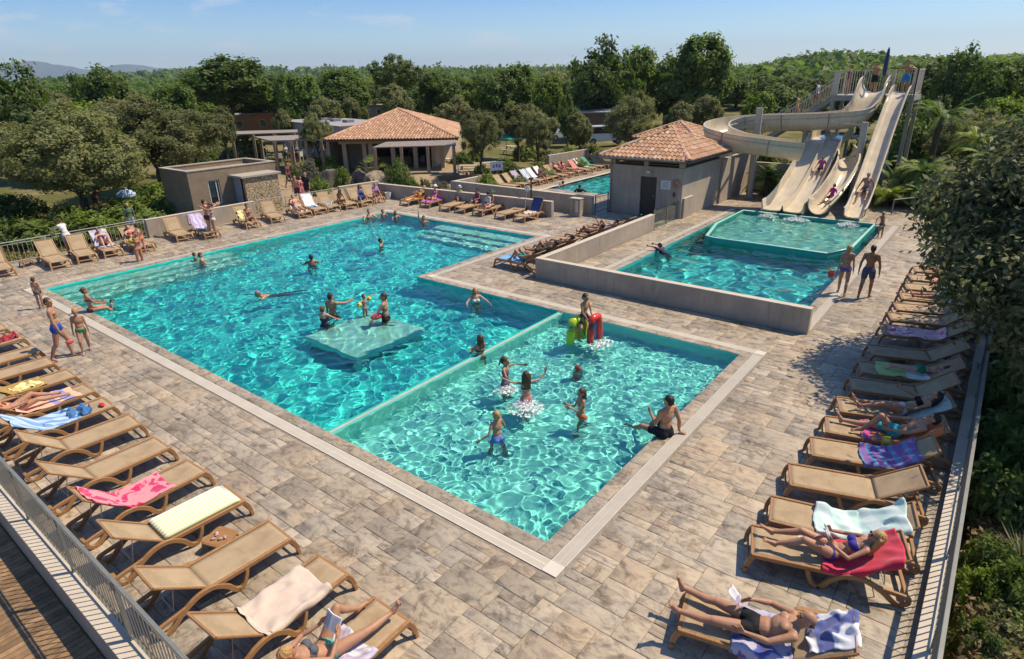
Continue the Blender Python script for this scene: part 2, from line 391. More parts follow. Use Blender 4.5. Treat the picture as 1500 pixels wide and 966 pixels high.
# divider wall: rim just proud of the water
b=MB(); b.ab((X0+.002,YD-.066,-1.38),(X1-.002,YD+.066,WL-.05)); b.build('pool_divider',LINERK,kind='structure')
b=MB(); b.ab((X0+.004,YD-.068,WL-.045),(X1-.004,YD+.068,WL+.022)); b.build('pool_divider_rim',simple('divider_rim',(.42,.40,.33),.6,.15,4),kind='structure',bevel=.01)
# platform standing in the big pool
PF=[G(443,493,-.32),G(540,527,-.32),G(629,489,-.32),G(527,462,-.32)]
pc=sum(PF,Vector())/4
pw=2.7
bp=MB(); hx=1.75; hy=1.30; 
PLAT=(pc.x,pc.y)
bp.box((pc.x,pc.y,-.50),(hx*2*.74,hy*2*.95,.08)); 
o=bp.build('bathing_platform',LINERP,bevel=.015); tag(o,'pale square platform standing under the water in the big pool','platform')
bl=MB(); bl.box((pc.x,pc.y,-.76),(hx*2*.74-.16,hy*2*.95-.16,.438)); bl.build('base_block',LINER,o)
for sx in(-1,1):
    for sy in(-1,1): bl=MB(); bl.cyl((pc.x+sx*hx*.66,pc.y+sy*hy*.85,ZM),.12,-.97-ZM,10); bl.build('leg',LINERP,o)
# steps along the left end and a stair in the far corner
b=MB()
b.ab((X0+.01,Y2-.75,ZM+.002),(7.4,Y2-.01,WL-.28)); b.ab((X0+.01,Y2-1.25,ZM+.002),(7.4,Y2-.752,WL-.55)); b.ab((X0+.01,Y2-1.75,ZM+.002),(7.4,Y2-1.252,WL-.85))
b.build('pool_steps',LINERP,kind='structure')
b=MB()
b.ab((X2-.9,Y1+.3,ZM+.002),(X2-.01,Y2-4.5,WL-.3)); b.ab((X2-1.5,Y1+.3,ZM+.002),(X2-.902,Y2-4.5,WL-.6)); b.ab((X2-2.1,Y1+.3,ZM+.002),(X2-1.502,Y2-4.5,WL-.9))
b.build('pool_corner_steps',LINERP,kind='structure')
# ---- water surfaces: really rippled meshes, refracting
def waves(seed,n,lmin,lmax,amp):
    r=np.random.RandomState(seed); out=[]
    for i in range(n):
        L=lmin*(lmax/lmin)**r.rand(); th=r.rand()*2*PI; out.append((2*PI/L*math.cos(th),2*PI/L*math.sin(th),r.rand()*2*PI,amp*(L/lmax)**1.25*(.5+r.rand())))
    return out
def wave_h(ws,x,y):
    h=np.zeros_like(x)
    # domain warp makes cells rather than stripes
    wx=x+.10*np.sin(1.9*y+.7*x)+.05*np.sin(5.1*y-2*x); wy=y+.10*np.sin(1.7*x-.6*y+1)+.05*np.sin(4.7*x+2.3*y)
    for kx,ky,p,a in ws: h+=a*np.sin(kx*wx+ky*wy+p)
    return h
def water_sheet(name,rects,z,ws,step,mat,env=None):
    Vs=[];Fs=[];base=0
    for (x0,y0,x1,y1) in rects:
        nx=max(2,int((x1-x0)/step)); ny=max(2,int((y1-y0)/step))
        x=np.linspace(x0,x1,nx+1)[:,None]*np.ones((1,ny+1)); y=np.linspace(y0,y1,ny+1)[None,:]*np.ones((nx+1,1))
        h=wave_h(ws,x,y)
        if env is not None: h=h*env(x,y)
        Vs.append(np.stack([x,y,z+h],-1).reshape(-1,3))
        i=np.arange(nx)[:,None]*(ny+1)+np.arange(ny)[None,:]
        Fs.append(np.stack([i,i+ny+1,i+ny+2,i+1],-1).reshape(-1,4)+base); base+=(nx+1)*(ny+1)
    o=link(name,fastmesh(name,np.concatenate(Vs),np.concatenate(Fs),mat,smooth=True)); o['kind']='structure'
    o.cycles.is_caustics_caster=True
    return o
def m_water(name,tint,rough=0.0):
    t=NT(name); nt=t.t; nt.nodes.remove(t.b)
    g=t.n('BsdfGlass'); g.inputs['Color'].default_value=(*tint,1); g.inputs['Roughness'].default_value=rough; g.inputs['IOR'].default_value=1.33
    t.l(g.outputs[0],t.o.inputs['Surface']); return t.m
WATER=m_water('water',(.86,.99,.98)); 
wsM=waves(4,36,.16,.85,.0050); wsK=waves(9,34,.14,.56,.0043)
o=water_sheet('pool_water',[(X0+.002,YD+.076,X1-.002,Y2-.002),(X1-.002,Y1+.002,X2-.002,Y2-.002)],WL,wsM,.045,WATER)
o=water_sheet('paddling_water',[(X0+.002,Y0+.002,X1-.002,YD-.076)],WL,wsK,.030,WATER)
sl.cycles.is_caustics_light=True
for o in (main_basin,kids_basin): o.cycles.is_caustics_receiver=True
for o in COL.objects:
    if o.name.startswith(('bathing_platform','pool_steps','pool_corner','pool_divider')): o.cycles.is_caustics_receiver=True
# ================================================================== people
def m_skin(name,c):
    t=NT(name); v=t.coord(); n=t.noise(v,7,4,.6)
    col=t.ramp(n.outputs[0],[(.3,(c[0]*.84,c[1]*.80,c[2]*.78)),(.7,tuple(min(1,x*1.1) for x in c))])
    t.set(col=col,rough=.5,spec=.32,sss=.0); return t.m
SKIN={'tan':m_skin('skin_tan',(.40,.215,.13)),'fair':m_skin('skin_fair',(.52,.30,.20)),'brown':m_skin('skin_brown',(.28,.14,.08)),'pink':m_skin('skin_pink',(.56,.29,.20))}
EYE=simple('eye',(.02,.015,.01),.2); LIP=simple('lip',(.33,.10,.08),.4)
def m_hair(name,c):
    t=NT(name); v=t.coord((14,14,3)); n=t.noise(v,7,5,.7)
    t.set(col=t.ramp(n.outputs[0],[(.3,tuple(x*.55 for x in c)),(.7,tuple(x*1.4 for x in c))]),rough=.45,spec=.4); t.bump(n.outputs[0],.8,.01); return t.m
HAIR={'dark':m_hair('hair_dark',(.022,.014,.009)),'brown':m_hair('hair_brown',(.075,.04,.02)),'blond':m_hair('hair_blond',(.42,.25,.09)),'grey':m_hair('hair_grey',(.22,.20,.18)),'auburn':m_hair('hair_auburn',(.13,.05,.02))}
CLOTH={}
def cloth(c):
    if c not in CLOTH: CLOTH[c]=simple('swim_fabric_%d'%len(CLOTH),c,.75,.1,9,spec=.2)
    return CLOTH[c]
def nv(*a):
    v=Vector(a[0] if len(a)==1 else a); return v.normalized()
def frame(up,fwd):
    z=nv(up); y=Vector(fwd); y=(y-z*y.dot(z)).normalized(); x=y.cross(z); return x,y,z
class Body:
    """One person as a single continuous skin. x = to the person's right, y = ahead, z = up, in metres."""
    def __init__(s,P,H=1.75,sex='m',build=1.0,child=False):
        k=H/1.75; s.k=k; s.P=P; s.sex=sex; f=sex=='f'; s.prim=[]; b=build*k
        up=P.get('up',(0,0,1)); fw=P.get('fw',(0,1,0)); cu=P.get('cu',up); cf=P.get('cf',fw); hu=P.get('hu',cu); hf=P.get('hf',cf)
        px,py,pz=frame(up,fw); cx,cy,cz=frame(cu,cf); hx,hy,hz=frame(hu,hf)
        s.pf=(px,py,pz); s.cfm=(cx,cy,cz); s.hfm=(hx,hy,hz)
        pel=Vector(P.get('pel',(0,0,.93*k))); s.pel=pel
        if 'pel' in P: pel=Vector(P['pel']); s.pel=pel
        mid=pel+pz*.10*k+cz*.04*k
        chest=mid+cz*.20*k; neck=mid+cz*.37*k
        if child: hs=1.16
        else: hs=1.0
        head=neck+(cz*.35+hz*.65).normalized()*.155*k*(1.0 if not child else .98); s.head=head; s.hs=hs*k
        s.chest=chest; s.neck=neck; s.mid=mid
        hw=.088 if not f else .092
        E=s.ell
        E(pel+pz*.015*k,(px,py,pz),(.158*b if not f else .168*b,.112*b,.115*k),'pel')
        for sg in(-1,1):
            E(pel+px*sg*.07*k-py*.045*k-pz*.045*k,(px,py,pz),(.082*b,.085*b,.09*k),'pel')
        E(mid,( (px+cx).normalized(),(py+cy).normalized(),(pz+cz).normalized()),((.132 if not f else .118)*b,.092*b,.13*k),'waist')
        E(chest+cz*.0*k,(cx,cy,cz),((.158 if not f else .138)*b,.104*b,.155*k),'chest')
        sw=(.178 if not f else .155)*(1 if not child else .9)
        E(chest+cz*.10*k,(cx,cy,cz),((.165 if not f else .14)*b,.085*b,.085*k),'chest')
        if f and not child:
            for sg in(-1,1): E(chest+cx*sg*.068*k+cy*.088*k-cz*.012*k,(cx,cy,cz),(.062*k,.055*k,.062*k),'chest')
        elif not child:
            for sg in(-1,1): E(chest+cx*sg*.07*k+cy*.065*k+cz*.04*k,(cx,cy,cz),(.078*b,.045*k,.06*k),'chest')
        # trapezius, neck, head
        for sg in(-1,1): s.cone(neck-cz*.01*k,chest+cz*.135*k+cx*sg*sw*.8*k,.052*k,.046*k,'chest')
        s.cone(neck-cz*.05*k,head-hz*.05*k-hy*.012*k,(.058 if not f else .049)*k,(.052 if not f else .045)*k,'neck')
        h=s.hs
        E(head+hz*.022*h,(hx,hy,hz),(.074*h,.094*h,.092*h),'head')
        E(head-hz*.045*h+hy*.028*h,(hx,hy,hz),(.056*h,.062*h,.066*h),'head')
        E(head-hz*.088*h+hy*.062*h,(hx,hy,hz),(.026*h,.024*h,.022*h),'head')
        s.cone(head+hz*.012*h+hy*.090*h,head-hz*.028*h+hy*.108*h,.010*h,.016*h,'head')
        for sg in(-1,1): E(head+hx*sg*.076*h-hy*.004*h-hz*.006*h,(hx,hy,hz),(.012*h,.022*h,.033*h),'head')
        E(head+hz*.028*h+hy*.084*h,(hx,hy,hz),(.05*h,.014*h,.012*h),'head')
        s.extra=[]  # (verts,faces,mat)
        for sg in(-1,1): s.extra.append(('e',head+hx*sg*.032*h+hy*.086*h+hz*.006*h,(.013*h,.008*h,.008*h)))
        s.extra.append(('l',head+hy*.090*h-hz*.052*h,(.022*h,.008*h,.008*h)))
        s.joints={}
        for side,sg in(('l',-1),('r',1)):
            hip=pel+px*sg*hw*k-pz*.02*k
            td=nv(P.get(side+'t',-pz)); sd=nv(P.get(side+'s',td)); fd=nv(P.get(side+'f',py))
            lk=.95 if child else 1.0
            knee=hip+td*.43*k*lk; ank=knee+sd*.41*k*lk
            tr=(.088 if not f else .09)*b*(.86 if child else 1)
            s.cone(hip,hip+td*.2*k*lk,tr,tr*.88,'t'+side); s.cone(hip+td*.2*k*lk,knee,tr*.88,.058*b,'t'+side)
            bend=frame(td,fd if abs(td.dot(fd))<.95 else pz)
            kf=nv(td-sd) if (td-sd).length>.15 else py
            E(knee,(bend[0],bend[1],bend[2]),(.056*b,.058*b,.06*k),'t'+side)
            back=-(fd-sd*fd.dot(sd)).normalized() if abs(fd.dot(sd))<.97 else -py
            s.cone(knee,knee+sd*.13*k+back*.018*k,.052*b,.056*b,'s'+side); s.cone(knee+sd*.13*k+back*.018*k,ank,.056*b,.033*b,'s'+side)
            # foot
            fu=-sd; sole=(fd*1.0)
            heel=ank-fd*.035*k+sd*.045*k; ball=ank+fd*.125*k+sd*.058*k
            s.cone(ank+sd*.01*k,ank+fd*.05*k+sd*.035*k,.038*k,.034*k,'f'+side)
            s.cone(heel,ank+fd*.06*k+sd*.045*k,.033*k,.032*k,'f'+side); s.cone(ank+fd*.04*k+sd*.042*k,ball,.034*k,.026*k,'f'+side)
            rx=fd.cross(-sd).normalized()
            s.cone(ball-rx*.02*k,ball+rx*.02*k,.023*k,.023*k,'f'+side)
            for q in range(5):
                o=(q-2)*.017*k*-sg; p0=ball+rx*o*1.0-fd*.01*k; L=(.05-.006*q)*k
                s.extra.append(('tube',[p0,p0+fd*L*.6+sd*.004*k,p0+fd*L+sd*.010*k],[.0125*k-(.0012*q)*k,.0105*k,.007*k]))
            s.joints[side]=(hip,knee,ank)
            sh=chest+cz*.125*k+cx*sg*sw*k
            ud=nv(P.get(side+'u',-cz+cx*sg*.12)); ad=nv(P.get(side+'a',ud)); hd=nv(P.get(side+'h',ad))
            ar=.05*b*(.8 if f else 1)*(.85 if child else 1)
            el=sh+ud*.29*k; wr=el+ad*.25*k
            s.cone(sh,sh+ud*.12*k,ar*1.12,ar*.95,'u'+side); s.cone(sh+ud*.12*k,el,ar*.95,ar*.74,'u'+side)
            s.cone(el,el+ad*.07*k,ar*.76,ar*.8,'a'+side); s.cone(el+ad*.07*k,wr,ar*.8,.024*b,'a'+side)
            # palm: normal faces the body unless given
            pn=P.get(side+'p',None); pn=Vector(pn) if pn is not None else -cx*sg
            pn=(pn-hd*pn.dot(hd)); pn=pn.normalized() if pn.length>.05 else frame(hd,(0,0,1))[1]
            across=hd.cross(pn).normalized()
            # the thumb side looks ahead
            th=across if across.dot(cy)>=0 else -across
            if side+'th' in P: 
                v=Vector(P[side+'th']); th=across if across.dot(v)>=0 else -across
            pc=wr+hd*.05*k
            E(pc,(across,pn,hd),(.040*k,.0165*k,.056*k),'h'+side)
            s.cone(wr-ad*.02*k,wr+hd*.03*k,.025*k,.026*k,'h'+side)
            cl=P.get(side+'curl',.35)
            for q,(off,L) in enumerate(((.030,.070),(.010,.080),(-.011,.074),(-.030,.058))):
                p0=wr+hd*.088*k+th*off*k; d1=nv(hd+pn*cl*.35); d2=nv(hd+pn*cl*1.1); d3=nv(hd+pn*cl*2.0)
                p1=p0+d1*L*.42*k; p2=p1+d2*L*.33*k; p3=p2+d3*L*.25*k
                s.extra.append(('tube',[p0-hd*.02*k,p0,p1,p2,p3],[.0095*k,.0098*k,.009*k,.0082*k,.006*k]))
            p0=wr+hd*.03*k+th*.028*k; d=nv(th*.75+hd*.75+pn*.35); p1=p0+d*.045*k; p2=p1+nv(hd*1+th*.25+pn*.35)*.032*k
            s.extra.append(('tube',[p0-d*.012*k,p0,p1,p2],[.013*k,.0135*k,.0105*k,.0075*k]))
            s.joints['a'+side]=(sh,el,wr,wr+hd*.09*k)
    def ell(s,c,fr,r,tag): s.prim.append(('E',Vector(c),fr,r,tag))
    def cone(s,p,q,r0,r1,tag): s.prim.append(('C',Vector(p),Vector(q),r0,r1,tag))
    def region(s,pts):
        "nearest primitive for each point -> tags, and the parameter along it"
        n=len(pts); best=np.full(n,1e9); tg=np.zeros(n,int); par=np.zeros(n)
        for i,p in enumerate(s.prim):
            if p[0]=='E':
                M=np.array([list(a) for a in p[2]]); d=(pts-np.array(p[1]))@M.T; q=np.sqrt(((d/np.array(p[3]))**2).sum(1)); dist=(q-1)*min(p[3]); t=d[:,2]/p[3][2]
            else:
                a=np.array(p[1]);b=np.array(p[2]);ab=b-a; t=((pts-a)@ab)/max(ab@ab,1e-9); tc=np.clip(t,0,1)
                dist=np.linalg.norm(pts-a-tc[:,None]*ab,axis=1)-(p[3]+(p[4]-p[3])*tc); t=tc
            u=dist<best; best[u]=dist[u]; tg[u]=i; par[u]=t[u]
        return [s.prim[i][-1] for i in tg],par
TMPS=bpy.data.scenes.new('workbench')
def tmp_eval(me,mods):
    o=bpy.data.objects.new('tmp',me); TMPS.collection.objects.link(o)
    for typ,kw in mods:
        md=o.modifiers.new(typ,typ)
        for a,b in kw.items(): setattr(md,a,b)
    vl=TMPS.view_layers[0]; vl.update(); dg=vl.depsgraph
    ev=o.evaluated_get(dg); r=bpy.data.meshes.new_from_object(ev,depsgraph=dg)
    bpy.data.objects.remove(o); return r
def prim_mesh(prims,nseg=14):
    mb=MB()
    for p in prims:
        if p[0]=='E':
            M=Matrix([list(a) for a in p[2]]).transposed(); mb.ell(p[1],p[3],nseg,9,M)
        else:
            a,b,r0,r1=p[1:5]; d=b-a; L=d.length
            if L<1e-6: continue
            d.normalize(); x,y,z=frame(d,(1,0,0) if abs(d.x)<.8 else (0,1,0))
            prof=[]
            for i in range(5): t=PI/2*i/4; prof.append((r0*math.sin(t),-r0*math.cos(t)))
            for i in range(5): t=PI/2*i/4; prof.append((r1*math.cos(t),L+r1*math.sin(t)))
            vs=[];n=nseg
            for (r,h) in prof:
                r=max(r,1e-4)
                for j in range(n): an=2*PI*j/n; vs.append(a+x*r*math.cos(an)+y*r*math.sin(an)+z*h)
            K=len(prof)
            fs=[(i*n+j,i*n+(j+1)%n,(i+1)*n+(j+1)%n,(i+1)*n+j) for i in range(K-1) for j in range(n)]
            fs+=[tuple(range(n-1,-1,-1)),tuple((K-1)*n+j for j in range(n))]
            mb.add(vs,fs)
    me=bpy.data.meshes.new('t'); me.from_pydata(mb.v,[],mb.f); return me
def make_person(label,P,loc,yaw,H=1.75,sex='m',skin='tan',hair=('brown','short'),wear=(),build=1.0,child=False,vox=.014,group=None,cat='person',scale_hands=1):
    B=Body(P,H,sex,build,child); k=B.k
    me0=prim_mesh(B.prim)
    me=tmp_eval(me0,[('REMESH',dict(mode='VOXEL',voxel_size=vox,use_smooth_shade=True)),('SMOOTH',dict(factor=.5,iterations=5 if vox<.012 else 3))])
    bpy.data.meshes.remove(me0)
    n=len(me.vertices); V=np.zeros(n*3,np.float32); me.vertices.foreach_get('co',V); V=V.reshape(-1,3)
    nf=len(me.polygons); N=np.zeros(n*3,np.float32); me.vertices.foreach_get('normal',N); N=N.reshape(-1,3)
    faces=[tuple(p.vertices) for p in me.polygons]
    mb=MB(); mb.add(V.tolist(),faces)
    for e in B.extra:
        if e[0]=='tube': mb.m=0; mb.tube(e[1],e[2],7)
        else:
            mb.m=1 if e[0]=='e' else 2; mb.ell(e[1],e[2],8,6,Matrix([list(a) for a in B.hfm]).transposed())
    bpy.data.meshes.remove(me)
    o=mb.build('person',[SKIN[skin],EYE,LIP],None,smooth=True)
    o.location=loc; o.rotation_euler=(0,0,yaw); tag(o,label,cat,group)
    # clothes: a second layer that follows the body
    if wear:
        FC=np.array([V[list(f)].mean(0) for f in faces]); tg,par=B.region(FC); tg=np.array(tg)
        px,py,pz=[np.array(a) for a in B.pf]; cx,cy,cz=[np.array(a) for a in B.cfm]
        dp=FC-np.array(B.pel); up=dp@pz/k; fwp=dp@py/k; sidep=dp@px/k
        dc=FC-np.array(B.chest); uc=dc@cz/k; fc=dc@cy/k; sc_=dc@cx/k
        def thl(side):
            hip,knee,_=B.joints[side]; d=np.array(knee-hip); L=np.linalg.norm(d); return (FC-np.array(hip))@(d/L)/k
        tl,trr=thl('l'),thl('r')
        tlen=np.where((tg=='tl'),tl,np.where(tg=='tr',trr,9))
        torso=np.isin(tg,['pel','waist','chest'])
        for wr in wear:
            kind,colr=wr[0],wr[1]
            if kind in('shorts','trunks'):
                L=.26 if kind=='shorts' else .12
                msk=((tg=='pel')&(up<.085))|((tg=='waist')&(up<.085))|(tlen<L); off=.013 if kind=='shorts' else .008; nm='swim_shorts' if kind=='shorts' else 'swim_trunks'
            elif kind=='briefs':
                msk=(np.isin(tg,['pel','waist'])&(up<.045))|(tlen<.035); off=.006; nm='swim_briefs'
            elif kind=='bottom':
                msk=(np.isin(tg,['pel','waist'])&(up<.035)&(up>-.16+.9*np.maximum(0,np.abs(sidep)-.06)))|((tlen<.02)); off=.006; nm='bikini_bottom'
            elif kind=='top':
                msk=np.isin(tg,['chest','waist'])&(np.abs(uc+.01)<np.where(fc>.02,.055,.018)); off=.007; nm='bikini_top'
            elif kind=='suit':
                msk=(torso&(up>-.2)&(uc<np.where(fc>0,.075,.03)))|(tlen<.02); off=.006; nm='swimsuit'
            elif kind=='shirt':
                au=np.isin(tg,['ul','ur']); 
                msk=(torso&(up>-.02)&(uc<.19))|(au&(par<1.1)&(uc>-.12)); off=.014; nm='shirt'
            elif kind=='trousers':
                msk=((np.isin(tg,['pel','waist']))&(up<.09))|np.isin(tg,['tl','tr']); off=.014; nm='shorts'
            elif kind=='dress':
                msk=(torso&(uc<.12))|(tlen<.3); off=.018; nm='dress'
            idx=np.nonzero(msk)[0]
            if len(idx)<4: continue
            used={}; vs=[];fs=[]
            for fi in idx:
                q=[]
                for vi in faces[fi]:
                    if vi not in used: used[vi]=len(vs); vs.append(V[vi]+N[vi]*off*k)
                    q.append(used[vi])
                fs.append(tuple(q))
            c=MB(); c.add(vs,fs); oc=c.build(nm,cloth(colr),o,smooth=True)
            md=oc.modifiers.new('solid','SOLIDIFY'); md.thickness=.004; md.offset=-1
    # hair
    if hair:
        hc,style=hair; hx,hy,hz=B.hfm; h=B.hs; hd=B.head; fr=(hx,hy,hz); pr=[]
        if style!='bald':
            pr.append(('E',hd+hz*.040*h-hy*.014*h,fr,(.081*h,.097*h,.088*h),'x'))
            pr.append(('E',hd+hz*.0*h-hy*.048*h,fr,(.076*h,.064*h,.085*h),'x'))
        if style in('long','bob'):
            pr.append(('E',hd-hz*.02*h-hy*.045*h,fr,(.094*h,.075*h,.118*h),'x'))
            if style=='long':
                for sg in(-1,1): pr.append(('C',hd+hx*sg*.078*h+hz*.02*h-hy*.02*h,hd+hx*sg*.092*h-hz*.19*h-hy*.02*h,.036*h,.026*h,'x'))
            dn=nv(Vector((0,0,-1))*1.0+(-B.cfm[2])*.8); bk=-B.cfm[1]
            L=.20 if style=='long' else .08
            for sg in(-1,0,1): pr.append(('C',hd-hz*.06*h-hy*.055*h+hx*sg*.045*h,hd-hz*.06*h-hy*.04*h+hx*sg*.052*h+dn*L*h+bk*.045*h,.045*h,.026*h,'x'))
            if style=='long':
                for sg in(-1,1): pr.append(('C',hd+hx*sg*.068*h-hy*.01*h,hd+hx*sg*.078*h+dn*.15*h-hy*.01*h,.026*h,.02*h,'x'))
        if style in('tail','bun'):
            p0=hd+hz*.045*h-hy*.105*h
            pr.append(('E',p0,fr,(.032*h,)*3,'x'))
            if style=='tail': dn=nv(Vector((0,0,-1))-hy*.35); pr.append(('C',p0,p0+dn*.19*h,.026*h,.014*h,'x'))
        if style=='bald':
            for sg in(-1,1): pr.append(('E',hd+hx*sg*.052*h-hy*.035*h-hz*.012*h,fr,(.026*h,.056*h,.034*h),'x'))
            pr.append(('E',hd-hy*.072*h-hz*.018*h,fr,(.055*h,.026*h,.036*h),'x'))
        hm0=prim_mesh(pr); hm=tmp_eval(hm0,[('REMESH',dict(mode='VOXEL',voxel_size=min(vox,.012)*.9,use_smooth_shade=True)),('SMOOTH',dict(factor=.5,iterations=3))]); bpy.data.meshes.remove(hm0)
        nn=len(hm.vertices); hv=np.zeros(nn*3,np.float32); hm.vertices.foreach_get('co',hv); hv=hv.reshape(-1,3)
        rel=hv-np.array(hd); a=np.arctan2(rel@np.array(hx),-(rel@np.array(hy))); up_=rel@np.array(hz)
        cen=rel/np.maximum(np.linalg.norm(rel,axis=1,keepdims=True),1e-6)
        hv=hv+cen*(.0035*h*np.sin(a*23+7*np.sin(up_*40))+.003*h*np.sin(a*9+up_*60+1.3))[:,None]
        hm.vertices.foreach_set('co',hv.astype(np.float32).ravel()); hm.materials.append(HAIR[hc]); hm.name='hair'
        link('hair',hm,o)
    o['_b']=0; del o['_b']
    PEOPLE.append((o,B)); return o,B
PEOPLE=[]
# ---- poses
def stand(lean=0,**kw):
    p=dict(lt=(-.06,.02,-1),rt=(.06,.0,-1),ls=(0,-.03,-1),rs=(0,-.05,-1),lf=(-.2,1,-.05),rf=(.2,1,-.05),la=(-.08,.12,-1),ra=(.08,.12,-1)); p.update(kw); return p
def walk(ph=1,**kw):
    a=dict(t=(0,.36,-1),s=(0,.02,-1)); b=dict(t=(0,-.20,-1),s=(0,-.5,-1)); L,Rr=(a,b) if ph>0 else (b,a)
    p=dict(lt=(-.05,L['t'][1],-1),ls=L['s'],rt=(.05,Rr['t'][1],-1),rs=Rr['s'],lf=(-.1,1,.0),rf=(.1,1,-.1),lu=(-.16,-.18*ph,-1),la=(-.1,.05*-ph+.1,-1),ru=(.16,.18*ph,-1),ra=(.1,.05*ph+.1,-1)); p.update(kw); return p
def foot_lift(P,H,child=False):
    "pelvis height that puts the lower foot on the ground"
    k=H/1.75; lk=.95 if child else 1; best=0
    for s in 'lr':
        td=nv(P.get(s+'t',(0,0,-1))); sd=nv(P.get(s+'s',td)); fd=nv(P.get(s+'f',(0,1,0)))
        d=-(td.z*.43*k*lk+sd.z*.41*k*lk)+.02*k-min(sd.z*.078*k, (sd*.058+fd*.125).z*k-.026*k)
        best=max(best,d)
    return best
# ================================================================== sun loungers, towels, tables
def m_wood(name,c,c2,scale=(3,28,28)):
    t=NT(name); v=t.coord(scale); n=t.noise(v,1.5,4,.6,.4)
    t.set(col=t.ramp(n.outputs[0],[(.3,c),(.7,c2)]),rough=.45,spec=.4); t.bump(n.outputs[0],.12,.004); return t.m
RESIN=m_wood('caramel_frame',(.255,.125,.045),(.36,.19,.08))
TEAK=m_wood('teak',(.33,.18,.08),(.47,.28,.13))
def m_sling():
    t=NT('tan_sling'); v=t.coord(); n=t.noise(v,3,4,.5)
    wv=t.n('TexChecker'); wv.inputs['Scale'].default_value=170; t.l(v,wv.inputs[0])
    c=t.ramp(n.outputs[0],[(.3,(.345,.25,.15)),(.7,(.41,.305,.19))]); ns=t.noise(v,2.3,6,.7,.4); c=t.mix(c,t.ramp(ns.outputs[0],[(.50,(1,1,1)),(.66,(.80,.77,.74))]),.9,'MULTIPLY')
    t.set(col=c,rough=.75,spec=.2); t.bump(wv.outputs['Fac'],.15,.002); return t.m
SLING=m_sling()
METAL=simple('brushed_metal',(.42,.40,.37),.38,.1,8,metal=.7)
SZ_=.315   # seat height
def rrect(w,h,c=.006):
    a,b=w/2,h/2; return [(-a+c,-b),(a-c,-b),(a,-b+c),(a,b-c),(a-c,b),(-a+c,b),(-a,b-c),(-a,-b+c)]
def bez(pts,n=6):
    "smooth curve through pts (catmull-rom)"
    P=[Vector(p) for p in pts]; P=[2*P[0]-P[1]]+P+[2*P[-1]-P[-2]]; out=[]
    for i in range(1,len(P)-2):
        for j in range(n):
            t=j/n; a,b,c,d=P[i-1:i+3]
            out.append(.5*((2*b)+(c-a)*t+(2*a-5*b+4*c-d)*t*t+(3*b-a-3*c+d)*t**3))
    out.append(P[-2]); return out
def sag(y,x,y0,y1): return -.012*math.sin(PI*max(0,min(1,(y-y0)/(y1-y0))))*(1-(x/.31)**2)
def lounger_proto(name,back_deg,wood=False):
    a=R(back_deg); o=thing(name,'x','sun lounger'); FM=TEAK if wood else RESIN
    m=MB()
    def sling(u,v):
        x=(u-.5)*.60; y=-.30+v*1.27; return (x,y,SZ_+.012+sag(y,x,-.3,.97))
    m.grid(sling,8,16); so_=m.build('seat',SLING,o,True); md=so_.modifiers.new('s','SOLIDIFY'); md.thickness=.012; md.offset=-1
    L=.80
    m=MB(); m.grid(lambda u,v:((u-.5)*.60,-.30-math.cos(a)*v*L,SZ_+.014+math.sin(a)*v*L-.010*math.sin(PI*v)*(1-((u-.5)*2)**2)),8,10)
    bo=m.build('backrest',SLING,o,True); md=bo.modifiers.new('s','SOLIDIFY'); md.thickness=.012; md.offset=1
    m=MB(); prof=rrect(.035,.03)
    for s in(-1,1): m.sweep([(s*.315,-.28,SZ_+.004),(s*.315,-.28-math.cos(a)*L,SZ_+.004+math.sin(a)*L)],prof)
    m.sweep([(-.31,-.285-math.cos(a)*L,SZ_+.004+math.sin(a)*L),(.31,-.285-math.cos(a)*L,SZ_+.004+math.sin(a)*L)],prof)
    m.build('backrest_frame',FM,o)
    for s in(-1,1):
        m=MB(); x=s*.335; x2=s*.352
        m.sweep([(x,.985,SZ_-.005),(x,-.36,SZ_-.005)],rrect(.05,.068))
        arch=bez([(x2,.10,.03),(x2,.02,.075),(x2,-.08,.21),(x2,-.26,.322),(x2,-.48,.315),(x2,-.70,.20),(x2,-.84,.075),(x2,-.93,.025)],5)
        m.sweep(arch,rrect(.05,.072))
        m.sweep(bez([(x2,-.93,.03),(x2,-1.02,.07),(x2,-1.04,.15),(x2,-.98,.185),(x2,-.75,.225),(x2,-.62,.25)],4),rrect(.046,.06))
        m.build('side_frame',FM,o)
    for s in(-1,1):
        m=MB(); m.sweep(bez([(s*.335,.95,SZ_-.01),(s*.345,1.0,.24),(s*.352,1.035,.12),(s*.356,1.05,.0)],4),rrect(.055,.068)); m.build('leg',FM,o)
        m=MB(); m.sweep(bez([(s*.345,.24,SZ_-.03),(s*.35,.215,.2),(s*.352,.17,.09),(s*.352,.10,.03),(s*.352,.06,.045)],4),rrect(.05,.06)); m.build('leg',FM,o)
    for q,pr_ in (((-.335,.975,SZ_-.004),rrect(.045,.035)),((-.35,1.02,.13),rrect(.03,.04)),((-.35,-1.03,.12),rrect(.05,.05)),((-.34,-.34,SZ_-.03),rrect(.04,.03)),((-.34,.34,SZ_-.03),rrect(.04,.03))):
        m=MB(); m.sweep([q,(-q[0],q[1],q[2])],pr_); m.build('cross_bar',FM,o)
    m=MB(); h=L*.62
    for s in(-1,1): m.tube([(s*.2,-.28-math.cos(a)*h,SZ_-.015+math.sin(a)*h),(s*.2,-.55-.25*math.cos(a),.19)],.007,6)
    m.tube([(-.2,-.55-.25*math.cos(a),.19),(.2,-.55-.25*math.cos(a),.19)],.007,6)
    m.build('support_strut',METAL,o)
    o['_ang']=back_deg; return o
LPROTO={}
LOUNGERS=[]
